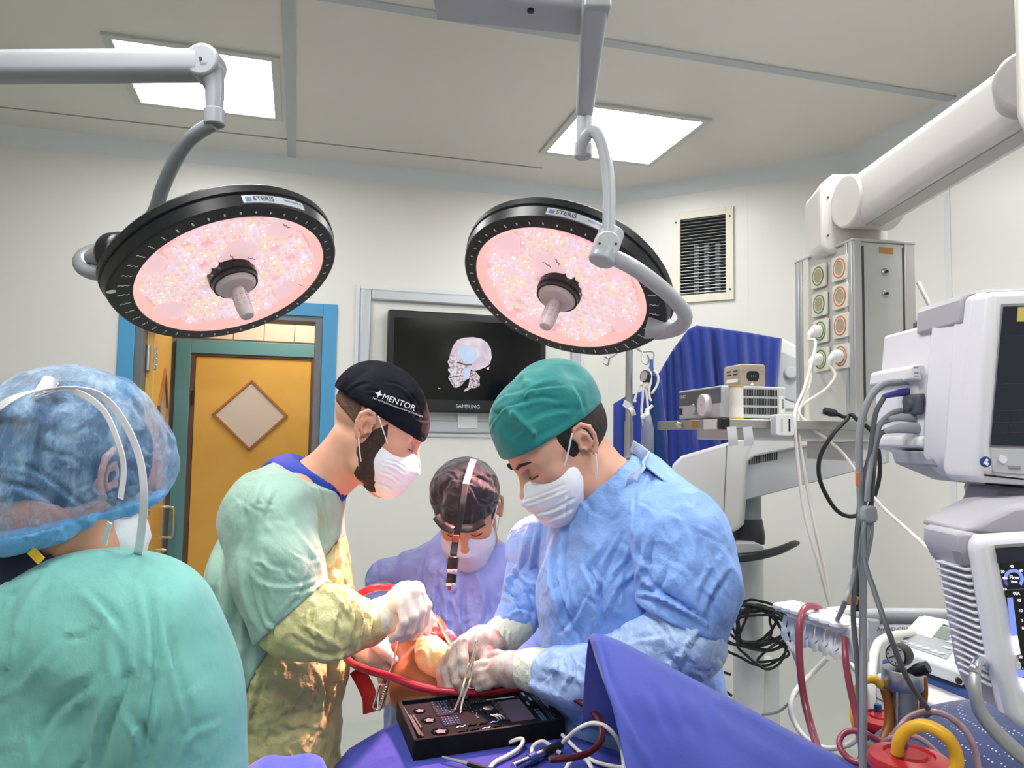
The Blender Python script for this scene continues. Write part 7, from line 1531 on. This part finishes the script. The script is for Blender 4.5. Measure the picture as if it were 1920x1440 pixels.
def bouffant():
    m = bpy.data.materials.new('cap_bouffant'); m.use_nodes = True; nt = m.node_tree; b = nt.nodes['Principled BSDF']; L = nt.links.new
    b.inputs['Roughness'].default_value = .7; b.inputs['Sheen Weight'].default_value = .3
    g = nt.nodes.new('ShaderNodeNewGeometry'); n = nt.nodes.new('ShaderNodeTexNoise'); n.inputs['Scale'].default_value = 22; n.inputs['Detail'].default_value = 9; n.inputs['Roughness'].default_value = .7; n.inputs['Distortion'].default_value = .35
    mp = nt.nodes.new('ShaderNodeMapping'); mp.inputs['Scale'].default_value = (1.6, 1.0, .6); mp.inputs['Rotation'].default_value = (0, .5, .4); L(g.outputs['Position'], mp.inputs['Vector']); L(mp.outputs['Vector'], n.inputs['Vector'])
    cr = nt.nodes.new('ShaderNodeValToRGB'); cr.color_ramp.elements[0].position = .35; cr.color_ramp.elements[0].color = (*lin('#4a9ce2'), 1); cr.color_ramp.elements[1].position = .72; cr.color_ramp.elements[1].color = (*lin('#bfe0fa'), 1)
    r = nt.nodes.new('ShaderNodeMapRange'); r.inputs['From Min'].default_value = .38; r.inputs['From Max'].default_value = .72; r.inputs['To Min'].default_value = .22; r.inputs['To Max'].default_value = .66
    L(n.outputs['Fac'], cr.inputs['Fac']); L(cr.outputs['Color'], b.inputs['Base Color']); L(n.outputs['Fac'], r.inputs['Value']); L(r.outputs['Result'], b.inputs['Alpha'])
    bn = nt.nodes.new('ShaderNodeBump'); bn.inputs['Strength'].default_value = .6; bn.inputs['Distance'].default_value = .012; L(n.outputs['Fac'], bn.inputs['Height']); L(bn.outputs['Normal'], b.inputs['Normal']); MATS['cap_bouffant'] = m
bouffant()
mat('hem_blue', '#6ab4ee', .7, sheen=.2, alpha=.86, bump=(60, .6, .006), crumple=((45, .6, .008),))
def bouffant_field(grow):
    c = HD.translation; F = Field([x-.2 for x in c], [x+.2 for x in c], .0036); F.at(HD, 1)
    for e, r, k in (((0, -.020, .038), (.118, .122, .112), .02), ((0, -.075, -.005), (.096, .074, .088), .04), ((0, -.062, -.050), (.080, .068, .062), .03), ((0, .050, .040), (.092, .062, .068), .03)): F.ell(e, [x+grow for x in r], k)
    F.ripple(.005, 75, (.3, .5, 1), .9, 51); F.ripple(.0022, 190, (.8, .2, .6), .9, 52)
    F.cut((0, -.02, -.082), (0, .72, -1), .008); F.cut((0, .095, .02), (0, 1, -.5), .008); return F
cD = [([(5, 870), (60, 880), (120, 920), (170, 960)], 5, .005), ([(0, 905), (70, 925), (150, 985)], 6, .005), ([(225, 840), (205, 880), (215, 930)], 4, .004), ([(200, 770), (160, 800), (110, 820)], 4, .003), ([(240, 800), (270, 840), (295, 850)], 4, .004), ([(250, 850), (280, 870), (298, 880)], 4, .004), ([(120, 985), (125, 1010), (118, 1030)], 3, .003)]+rcreases(41, 60, (0, 740, 300, 1030), 140, 50, (25, 80), (2, 4), (.001, .003))
bouffant_field(0).mesh('bouffant_cap', 'cap_bouffant', pD, creases=cD)
F = bouffant_field(.002); F.cut((0, -.02, -.050), (0, -.62, 1), .006); F.mesh('cap_hem', 'hem_blue', pD, creases=cD)
def strap(pts, w, name='mask_strap'): bb = MB(); bb.ribbon(A(*pts), V((.9, -.35, .1)), w, .0012, 6); bb.build(name, 'strap_white', pD)
strap([(-40, 790, .90), (30, 745, .885), (110, 728, .88), (185, 740, .88), (232, 790, .885), (262, 860, .895), (270, 930, .91), (266, 990, .94), (258, 1040, .98), (245, 1070, 1.03)], .0105)
strap([(60, 745, .884), (130, 732, .88), (190, 765, .87), (222, 830, .868), (232, 880, .875), (226, 935, .885)], .0075)
strap([(206, 980, .935), (200, 1000, .95), (196, 1020, .965)], .006)
bb = MB(); bb.ribbon(A((66, 735, .92), (82, 718, .915), (100, 730, .92)), V((.2, .5, 1)), .02, .002); bb.ribbon(A((70, 728, .92), (96, 720, .915), (105, 722, .92)), V((.5, .5, 1)), .014, .002); bb.build('strap_knot', 'strap_white', pD)
lo, hi = bounds(chD); lo[2] = .35
gown(pD, 'gown', 'gown_green', chD, lo, hi, vox=.0052, neck=([neckD[0], neckD[1], at(138, 1075, 1.02)], [.060, .062, .066]), k=.06, cr=[([(95, 1085), (50, 1170), (30, 1280)], 8, .006), ([(165, 1105), (212, 1155), (232, 1195)], 7, .006), ([(215, 1195), (232, 1280), (205, 1350), (185, 1440)], 9, .010), ([(268, 1090), (288, 1180), (290, 1250), (278, 1330), (258, 1430)], 8, .010), ([(60, 1420), (110, 1330), (175, 1280)], 9, .007), ([(300, 1130), (330, 1250), (372, 1400)], 7, .006), ([(20, 1300), (60, 1240), (110, 1180)], 8, .005), ([(240, 1330), (270, 1380), (275, 1440)], 7, .008)]+rcreases(31, 30, (0, 1090, 400, 1440), 110, 45, (40, 130), (4, 7), (.0015, .004)), rips=[(.003, 36, (.9, .2, .25), .6, 61)])
lo, hi = bounds(armD); gown(pD, 'sleeve', 'gown_green', armD, lo, hi, rips=[(.004, 50, (.8, .2, .4), .7, 64)])
# dark shirt collar with a yellow tag
F = Field(*[[x+sg*.17 for x in at(100, 1075, 1.0)] for sg in (-1, 1)], .005); F.chain(A((72, 1060, .998), (60, 1110, 1.0)), [.070, .075], .02).chain([neckD[0], neckD[1], neckD[2]], [.058, .060, .066], .004, sub=True).cut(at(70, 1002, .95), V((.25, -.1, 1)), .003).cut(at(150, 1060, 1.0), V((1, .1, .3)), .003); F.mesh('shirt_collar', 'scrub_navy', pD)
mat('tag_yellow', '#e3cf2e', .6, noise=(60, '#c1502e', .5))
bb = MB(); bb.box(at(68, 1042, .922), (.018, .003, .010), Matrix.Rotation(.75, 3, 'Y')); bb.build('collar_tag', 'tag_yellow', pD)
shoes(pD, XD, 1.05, .6, .7)
# ================================================================== operating table, patient, drapes, tray
mat('drape_violet', '#3c4494', .8, spec=.15, bump=(14, .4, .015), bump2=(240, .15, .002), noise=(5, '#363d88', .6), crumple=((9, .45, .03),)); mat('drape_royal', '#2b45bd', .7, sheen=.3, bump=(180, .2, .002)); mat('drape_peri', '#3a49a4', .7, sheen=.3, bump=(220, .2, .002), noise=(3, '#344298', .5), crumple=((4, .35, .05),))
mat('table_dark', '#2c2f35', .5); mat('tray_black', '#0d0e11', .55, spec=.12, noise=(30, '#1c1d22', .6)); mat('tray_plate', '#15161a', .7, spec=.05); mat('tray_hole', '#050506', .8, spec=.02); mat('pin_blue', '#5f86b8', .35, metal=.5); mat('pin_grey', '#7d8190', .35, metal=.7); mat('mesh_violet', '#4a3d52', .4, metal=.4); mat('tissue_red', '#b3203a', .22, coat=.6, noise=(70, '#e89aa6', .7), bump=(60, .9, .012)); mat('pouch_yellow', '#e8c07a', .22, coat=.5, trans=.0, noise=(26, '#f2ddb0', .8), bump=(40, .6, .008), sss=.2); mat('red_cloth', '#9c1f28', .6)
mat('hose_blood_dark', '#5c2226', .3, coat=.3, noise=(50, '#3a1418', .6))
tb = thing('operating_table', V((.0, 1.55, 0)), 'operating table hidden under the violet drapes, on a steel column', 'table')
TBM = zrot((-.15, 1.58, 0), 17)
bb = MB(TBM); bb.span((-.15, -.80, .90), (.19, -.04, .95)); bb.build('top', 'table_dark', tb, bevel=.01)
bb = MB(TBM); bb.span((-.14, -.79, .95), (.18, -.05, .985)); bb.build('mattress', 'black_rubber', tb, bevel=.015)
bb = MB(TBM); bb.span((-.09, -.45, .12), (.09, -.2, .9)); bb.build('column', 'steel_soft', tb, bevel=.01)
bb = MB(TBM); bb.span((-.16, -.7, 0), (.16, .0, .12)); bb.build('base', 'steel_soft', tb, bevel=.02)
bb = MB(); bb.box(at(815, 1290, 1.86)+V((0, 0, -.035)), (.16, .16, .04)); bb.build('headrest', 'black_rubber', tb, bevel=.012)
# patient
pP = person('person', at(800, 1300, 1.7), 'patient lying under violet drapes, only bare neck and jaw showing beside the gloved hands')
cP = at(792, 1212, 1.80); HP = Matrix((V((.97, .22, 0)), V((-.05, .22, .97)).normalized(), V((-.2, .95, -.2)).normalized())).transposed().to_4x4()
fz = V((-.10, -.28, .95)).normalized(); uz = V((-.22, .96, .26)); uz = (uz-fz*uz.dot(fz)).normalized(); rx = fz.cross(uz)
HP = Matrix((rx, fz, uz)).transposed().to_4x4(); HP.translation = cP-V((0, 0, .03))
nk = [HP @ V((0, -.02, -.06)), at(795, 1290, 1.68), at(830, 1372, 1.56)]
chP = [([nk[2]-V((0, 0, .02)), V((.03, 1.35, .985)), V((.12, 1.0, .985)), V((.2, .75, .985))], [.07, .075, .075, .07], (V((0, 0, 1)), .5)), ([V((-.16, 1.5, 1.0)), V((.12, 1.48, 1.0))], [.05, .05], None)]
F = Field([-.45, .55, .85], [.45, 2.05, 1.35], .016, ([cP.x-.17, 1.5, cP.z-.2], [cP.x+.17, cP.y+.17, cP.z+.15], .0036))
for pts, rs, fl in chP: F.chain(pts, rs, .03, flat=fl)
F.chain(nk, [.062, .066, .05], .03); head_sdf(F, HP, 1.0); F.mesh('body', 'skin_patient', pP)
F = Field(*[[x+sg*.10 for x in at(815, 1190, 1.76)] for sg in (-1, 1)], .0026)
for (x, y, Y, r) in ((790, 1192, 1.76, .015), (805, 1186, 1.755, .017), (822, 1184, 1.75, .017), (838, 1190, 1.745, .014), (846, 1200, 1.74, .011), (778, 1198, 1.765, .010)): F.ell(at(x, y, Y), (r*1.2, r*1.2, r*.8), .008)
F.ripple(.004, 240, (.6, .3, .7), .9, 71); F.mesh('incision', 'tissue_red', pP)
yb = person('x', (0, 0, 0), 'x') if False else None
F = Field(*[[x+sg*.11 for x in at(818, 1235, 1.64)] for sg in (-1, 1)], .0026)
F.chain(A((804, 1218, 1.665), (815, 1236, 1.645), (836, 1276, 1.62)), [.031, .034, .008], .02); F.ripple(.0025, 160, (.6, .3, .7), .9, 72); po = F.mesh('film_pouch', 'pouch_yellow'); tag(po, 'shiny yellowish film pouch between the gloved hands over the bare neck', 'pouch')
bb = MB(); bb.tube(A((822, 1168, 1.70), (835, 1190, 1.69), (848, 1212, 1.68)), .0042, 8, 4); tag(bb.build('retractor', 'steel'), 'straight steel retractor lying across the red incision', 'retractor')
bb = MB(); bb.ribbon(A((705, 1190, 1.86), (730, 1182, 1.88), (760, 1196, 1.88), (780, 1188, 1.9)), V((.1, .2, 1)), .05, .003); hc = tag(bb.build('head_cloth', 'gown_periwinkle'), 'pale lilac cloth behind the patient\'s head', 'cloth')
bb = MB(); bb.ribbon(A((668, 1255, 1.82), (682, 1280, 1.785), (692, 1305, 1.755), (694, 1336, 1.735)), V((.9, -.3, .2)), .034, .004); tag(bb.build('red_towel', 'red_cloth'), 'red towel hanging behind the steel clamp', 'towel')  # one even red over the whole strip
# clamp in the lower gloved hand
cl2 = thing('clamp', at(715, 1330, 1.68), 'long steel clamp with spring grip in the lower gloved hand', 'surgical instrument')
bb = MB(); bb.tube(A((752, 1188, 1.72), (746, 1205, 1.70), (738, 1240, 1.685), (729, 1268, 1.68), (726, 1290, 1.68)), .0028, 8, 5); bb.build('shaft', 'chrome', cl2)
bb = MB(); bb.tube(A((752, 1190, 1.72), (757, 1196, 1.72), (763, 1192, 1.725)), .0028, 8, 4); bb.build('jaw', 'chrome', cl2)
bb = MB(); bb.tube(A((726, 1285, 1.68), (712, 1285, 1.675), (706, 1305, 1.67), (700, 1326, 1.67), (712, 1330, 1.67), (718, 1315, 1.672), (724, 1290, 1.68)), .0028, 8, 5); bb.build('grip', 'chrome', cl2)
bb = MB()
for i in range(9): p = at(725-i*1.4, 1288+i*4.4, 1.677); bb.ball(p, (.0046, .0046, .0026), 10, 5)
bb.build('spring', 'steel', cl2)
# tweezers in the right-hand surgeon's hand
tz = thing('tweezers', at(858, 1335, 1.47), 'fine steel tweezers held over the instrument tray', 'surgical instrument')
for s, e in ((-3, (851, 1332)), (4, (862, 1338))):
    bb = MB(); bb.ribbon(A((893, 1203, 1.545), (885+s*.6, 1240, 1.535), (876+s*1.4, 1275, 1.525), (865+s, 1308, 1.50), (*e, 1.475)), V((.8, -.5, .2)), .005, .0016, 6); bb.build('arm', 'chrome', tz, bevel=.0005, seg=1)
bb = MB(); bb.ball(at(893, 1203, 1.545), .0035, 8, 6); bb.build('joint', 'chrome', tz)
# red suction tube
hose('suction_tube', 'bright red suction tube curving from under the yellow sleeve across to the tray', 'tube', [(742, 1103, 1.66), (715, 1100, 1.66), (690, 1106, 1.66), (668, 1118, 1.67), (650, 1138, 1.68), (640, 1170, 1.70), (642, 1215, 1.70), (655, 1240, 1.66), (690, 1257, 1.62), (730, 1268, 1.60), (770, 1283, 1.58), (810, 1293, 1.57), (850, 1298, 1.56), (905, 1298, 1.54), (960, 1290, 1.53), (1010, 1284, 1.53)], .0078, 'hose_red')
hose('suction_tube', 'dark blood-filled tube running from behind the tray round its right end', 'tube', [(905, 1264, 1.57), (950, 1274, 1.55), (985, 1284, 1.52), (1020, 1296, 1.46), (1060, 1302, 1.42), (1100, 1325, 1.38), (1124, 1352, 1.34), (1128, 1385, 1.30), (1110, 1408, 1.27), (1075, 1420, 1.25), (1030, 1424, 1.24)], .0056, 'hose_blood_dark')
# ---- instrument tray
ZT = 1.09; q = [pz(776, 1388, ZT), pz(1060, 1347, ZT), pz(1003, 1283, ZT), pz(744, 1313, ZT)]     # front-left, front-right, back-right, back-left
def Q(u, v, z=0.0): return q[0].lerp(q[1], u).lerp(q[3].lerp(q[2], u), v)+V((0, 0, z))
tr_ = thing('instrument_tray', (q[0]+q[2])/2-V((0, 0, .036)), 'black compartment tray of tiny screws and plates lying on the drape', 'tray')
HT = .036
for a, c in (((0, 0), (1, 0)), ((1, 0), (1, 1)), ((1, 1), (0, 1)), ((0, 1), (0, 0))):
    pa, pb_ = Q(*a), Q(*c); ins = ((q[0]+q[1]+q[2]+q[3])/4)
    w = .007; ia, ib = pa+(ins-pa).normalized()*w*1.4, pb_+(ins-pb_).normalized()*w*1.4
    bb = MB(); dn = V((0, 0, -HT)); bb.solid([pa, pb_, ib, ia], [pa+dn, pb_+dn, ib+dn, ia+dn]); bb.build('wall', 'tray_black', tr_, bevel=.0015, seg=1)
def tq(name, u0, u1, v0, v1, z0, z1, m, par=tr_, bev=0):
    bb = MB(); bb.solid([Q(u0, v0, z1), Q(u1, v0, z1), Q(u1, v1, z1), Q(u0, v1, z1)], [Q(u0, v0, z0), Q(u1, v0, z0), Q(u1, v1, z0), Q(u0, v1, z0)]); return bb.build(name, m, par, bevel=bev, seg=1)
tq('base_plate', .012, .988, .012, .988, -HT, -.008, 'tray_plate')
U, Vv = (q[1]-q[0]), (q[3]-q[0])
for (u, v, r) in ((.19, .20, .016), (.155, .49, .0135), (.125, .75, .012)):
    bb = MB(Matrix.Translation(Q(u, v, -.0075))); bb.lathe([(r, 0), (r, .0006), (0, .0006)], 28); w_ = bb.build('well', 'tray_hole', tr_)
    bb = MB(Matrix.Translation(Q(u, v-.02, -.0065))); bb.prism([(r*.75*(1 if k % 2 else .62)*math.cos(k*PI/5), r*.75*(1 if k % 2 else .62)*math.sin(k*PI/5)) for k in range(10)], .0012); bb.build('well_plate', 'pin_grey', w_)
for (u0, v0, u1, v1) in ((.055, .14, .03, .86), (.072, .10, .05, .62), (.085, .30, .07, .62)):
    bb = MB(); bb.cyl(Q(u0, v0, -.005), Q(u1, v1, -.005), .0022, n=10); bb.build('rod', 'chrome', tr_)
def rack(name, u0, u1, v0, v1, nu, nv, m, s=(.0024, .0024, .003), plate='tray_black'):
    pl = tq(name, u0, u1, v0, v1, -.0082, -.0068, plate); bb = MB()
    for i in range(nu):
        for j in range(nv):
            if random.random() < .12: continue
            bb.box(Q(u0+(i+.5)*(u1-u0)/nu, v0+(j+.5)*(v1-v0)/nv, -.006), s)
    bb.build(name+'_pins', m, pl)
rack('screw_rack', .22, .34, .56, .93, 6, 6, 'pin_blue'); rack('screw_rack', .23, .345, .30, .50, 6, 4, 'pin_blue'); rack('screw_rack', .36, .47, .62, .95, 5, 6, 'pin_grey', (.0018, .0018, .002)); rack('screw_rack', .48, .60, .76, .95, 7, 4, 'pin_grey', (.0015, .0015, .002)); rack('screw_rack', .62, .66, .24, .80, 4, 16, 'pin_grey', (.0016, .0016, .002)); rack('screw_rack', .92, .975, .08, .92, 3, 22, 'pin_blue', (.0018, .0018, .002)); rack('screw_rack', .86, .90, .10, .40, 2, 10, 'pin_blue', (.004, .0016, .002))
rack('mesh_panel', .665, .83, .18, .74, 16, 20, 'pin_grey', (.0008, .0008, .0006), 'mesh_violet')
tq('rule', .60, .80, .78, .81, -.0075, -.0055, 'steel')
for (u, v) in ((.76, .86), (.80, .86), (.84, .70), (.86, .58), (.84, .90), (.88, .85), (.90, .70)): tq('slot', u-.008, u+.008, v-.05, v+.05, -.0078, -.0066, 'pin_blue' if u > .85 else 'tray_hole')
for k in range(8):
    u, v = .30+.075*(k % 4), .22-.11*(k//4); bb = MB(); bb.tube([Q(u, v, -.0065), Q(u+.02, v+.02, -.0065), Q(u+.04, v, -.0065), Q(u+.06, v+.03, -.0065)], .0012, 6, 0); bb.build('bone_plate', 'tray_hole' if k % 3 else 'pin_blue', tr_)
bb = MB(Matrix.Translation(Q(.555, .47, -.008))); bb.lathe([(.004, 0), (.004, .008), (.010, .009), (.0105, .011), (.009, .012), (0, .012)], 24); bb.build('post_knob', 'steel', tr_)
for k in range(3): a = .6+.5*k; bb = MB(); bb.tube([Q(.56+.02*k, .40, -.006), Q(.585+.02*k, .34, -.006), Q(.59+.02*k, .26, -.006)], .0016, 6, 4); bb.build('curved_plate', 'steel', tr_)
for k in range(6):
    a0 = 2.2+.35*k; c = Q(.555, .47, -.0068); bb = MB(); bb.tube([c+V((math.cos(a0+t)*(.022+.004*(k % 3)), math.sin(a0+t)*(.022+.004*(k % 3)), 0)) for t in (0, .1, .2)], .0012, 6, 0); bb.build('arc_slot', 'pin_grey', tr_)
# ---- violet drape over the table: a cloth surface lying on patient and table, hanging at the edges
def cloth_surface(name, xs, ys, zf, m, thick=.003, lim=lambda y: 9):
    X = lambda x, y: xs[0]+(x-xs[0])*min(1, (lim(y)-xs[0])/(xs[-1]-xs[0]))
    vs = [V((X(x, y), y, zf(X(x, y), y))) for x in xs for y in ys]; n = len(ys)
    bb = MB(); bb.add(vs, [(i*n+j, (i+1)*n+j, (i+1)*n+j+1, i*n+j+1) for i in range(len(xs)-1) for j in range(n-1)]); o = bb.build(name, m, angle=180)
    s = o.modifiers.new('solid', 'SOLIDIFY'); s.thickness = thick; s.offset = -1; return o
ztray = ZT-HT-.002
tl = [pz(608, 1400, 1.02), pz(655, 1335, 1.04), pz(745, 1318, 1.052)]
def zdrape(x, y):
    # plateau under the tray, rounded fall to the left, slope to the back into the neck
    s = (x+.31)+.10*(y-1.3)                       # distance inside the left edge of the table
    z = ztray+.004
    if s < .16: z -= .75*(.16-s)**2*4+(.10*max(0, .03-s)*6)
    z -= max(0, y-1.50)*.35+max(0, 1.16-y)*.10
    z += .006*math.sin(x*34+y*9)*min(1, max(0, (.14-s)*8))+.004*math.sin(x*12-y*31)*min(1, max(0, 1.27-y)*10)
    if s < -.02: z -= (-.02-s)*4
    return max(z, .45)
xs = np.concatenate([np.linspace(-.47, -.2, 50), np.linspace(-.19, .34, 60)]); ys = np.linspace(.62, 1.62, 90)
dv = cloth_surface('table_drape', xs, ys, zdrape, 'drape_violet', lim=lambda y: .10+max(0, 1.46-y)*1.1); tag(dv, 'violet blue surgical drape spread over the table under the instrument tray', 'drape')
# ---- raised periwinkle drape on the right: cloth hung over a bar, front and back fall
NU, NV = 90, 44; vs = []
ridge = catmull(A((1104, 1194, 1.285), (1118, 1187, 1.275), (1160, 1200, 1.262), (1230, 1236, 1.24), (1300, 1272, 1.22), (1400, 1325, 1.19), (1500, 1379, 1.16), (1620, 1440, 1.12), (1720, 1495, 1.08)), 10)
for i in range(NU+1):
    u = i/NU; k = u*(len(ridge)-1); i0 = min(int(k), len(ridge)-2); r = ridge[i0].lerp(ridge[i0+1], k-i0)
    for j in range(NV+1):
        v = (j/NV)*1.3-.3                          # <0: behind the bar
        if v < 0: d = V((.0, .35*(-v), -.9*(-v)**1.3))
        else:
            out = .30*(1-math.exp(-v*3.2)); f = .020*math.sin(u*13+v*2.2)*min(1, v*3)+.030*math.sin(u*5.2-1.0+v*3)*min(1, v*2)
            d = V((.10*v*(1-u)*1.0, -out*.75-f, -.42*v-.18*v*v+.02*math.sin(u*9+v*4)*v))
        e = max(0, .10-u)/.10                      # the free left edge turns inwards
        d += V((.05*e*max(v, 0), .10*e*max(v, 0), 0))
        vs.append(r+d)
fq = np.array([(i*(NV+1)+j, i*(NV+1)+j+1, (i+1)*(NV+1)+j+1, (i+1)*(NV+1)+j) for i in range(NU) for j in range(NV)]); va_ = np.array([tuple(v) for v in vs])
va_ = crease(va_, fq, [([(1154, 1305), (1184, 1322), (1277, 1334), (1400, 1338)], 7, -.007), ([(1157, 1300), (1195, 1370), (1235, 1425)], 7, .008), ([(1125, 1200), (1140, 1260), (1160, 1310)], 6, .006), ([(1260, 1290), (1400, 1370), (1520, 1425)], 10, .006), ([(1180, 1230), (1300, 1300), (1420, 1350)], 9, .004)])
bb = MB(); bb.add([V(v) for v in va_], fq.tolist())
dp = bb.build('screen_drape', 'drape_peri', angle=180); s = dp.modifiers.new('solid', 'SOLIDIFY'); s.thickness = .003; tag(dp, 'periwinkle blue drape raised in a ridge in the right foreground', 'drape')
# ---- royal blue drape at the bottom edge
xr = np.linspace(at(455, 1415, 1.16).x, at(640, 1440, 1.16).x, 40); yr = np.linspace(.88, 1.17, 30); zr0 = at(540, 1408, 1.16).z
def zroy(x, y):
    u = (x-xr[0])/(xr[-1]-xr[0]); return zr0-.012*(u-.55)**2*6-max(0, u-.8)*.25-max(0, y-1.15)*.5+.003*math.sin(u*14+y*20)
dy_ = cloth_surface('side_table_drape', xr, yr, zroy, 'drape_royal'); tag(dy_, 'royal blue drape at the bottom edge, left of the violet one', 'drape')
st_ = thing('instrument_table', V((float(xr.mean()), .95, 0)), 'small steel stand under the royal blue drape', 'table')
bb = MB(); bb.span((xr[0]+.03, .92, zr0-.075), (xr[-1]-.05, 1.13, zr0-.055)); bb.build('top', 'steel', st_, bevel=.004)
for x in (xr[0]+.03, xr[-1]-.06):
    for y in (.94, 1.11): bb = MB(); bb.cyl((x, y, 0), (x, y, zr0-.07), .01, n=10); bb.build('leg', 'steel', st_)
# ---- leads and handpieces lying on the drape
def zc(px, py, dz=.006):
    p = pz(px, py, ztray+.006+dz); return p
def lie(name, label, cat, pts, r, m, grp=None):
    bb = MB(); bb.tube([zc(x, y, h) for x, y, h in pts], r, 10, 7); return tag(bb.build(name, m), label, cat, grp)
lie('white_lead', 'white lead coming from under the tray front and bending down left', 'cable', [(955, 1392, .004), (975, 1385, .012), (981, 1390, .01), (972, 1404, .006), (950, 1418, .004), (930, 1428, .004), (918, 1442, .004), (915, 1460, .004)], .0036, 'cable_white')
lie('white_lead', 'white lead looping behind the black connector', 'cable', [(998, 1422, .004), (998, 1404, .012), (1006, 1394, .02), (1020, 1391, .02), (1036, 1402, .012), (1050, 1412, .004)], .0036, 'cable_white')
lie('white_lead', 'white lead rising from the black connector in a wide arch to the right', 'cable', [(1052, 1396, .012), (1066, 1382, .03), (1085, 1366, .05), (1110, 1356, .06), (1135, 1362, .06), (1155, 1382, .045), (1166, 1408, .02), (1170, 1440, .006), (1168, 1465, .004)], .0038, 'cable_white')
lie('white_lead', 'white lead running under the arch towards the lower right', 'cable', [(1054, 1378, .004), (1070, 1394, .004), (1090, 1412, .004), (1115, 1428, .004), (1150, 1437, .004), (1180, 1440, .004)], .0034, 'cable_white')
lie('white_lead', 'short white lead loop at the bottom edge below the connector', 'cable', [(1060, 1445, .004), (1070, 1428, .012), (1086, 1419, .016), (1102, 1428, .01), (1112, 1445, .004)], .0036, 'cable_white')
ep = thing('electrode_pen', zc(870, 1428, 0), 'thin electrode pen with steel tip lying on the violet drape', 'surgical instrument')
bb = MB(); bb.cyl(zc(830, 1419), zc(878, 1432), .0022, .0034, n=10); bb.build('tip', 'chrome', ep)
bb = MB(); bb.cyl(zc(878, 1432), zc(930, 1447), .0046, n=12); bb.build('grip', 'black_plastic', ep)
cn = thing('lead_connector', zc(1010, 1420, 0), 'black lead connector with steel end lying on the drape before the tray', 'connector')
bb = MB(); bb.cyl(zc(1052, 1396, .012), zc(1018, 1412, .010), .0075, .0085, n=8); bb.build('body', 'black_plastic', cn, bevel=.001)
bb = MB(); bb.cyl(zc(1018, 1412, .010), zc(1006, 1418, .009), .0065, n=14); bb.build('neck', 'steel', cn)
bb = MB(); bb.cyl(zc(1004, 1419, .009), zc(992, 1425, .008), .009, n=14); bb.build('ring', 'sticker_blue', cn)
bb = MB(); bb.cyl(zc(992, 1425, .008), zc(962, 1438, .007), .0066, n=16); bb.build('plug_end', 'chrome', cn, bevel=.001)
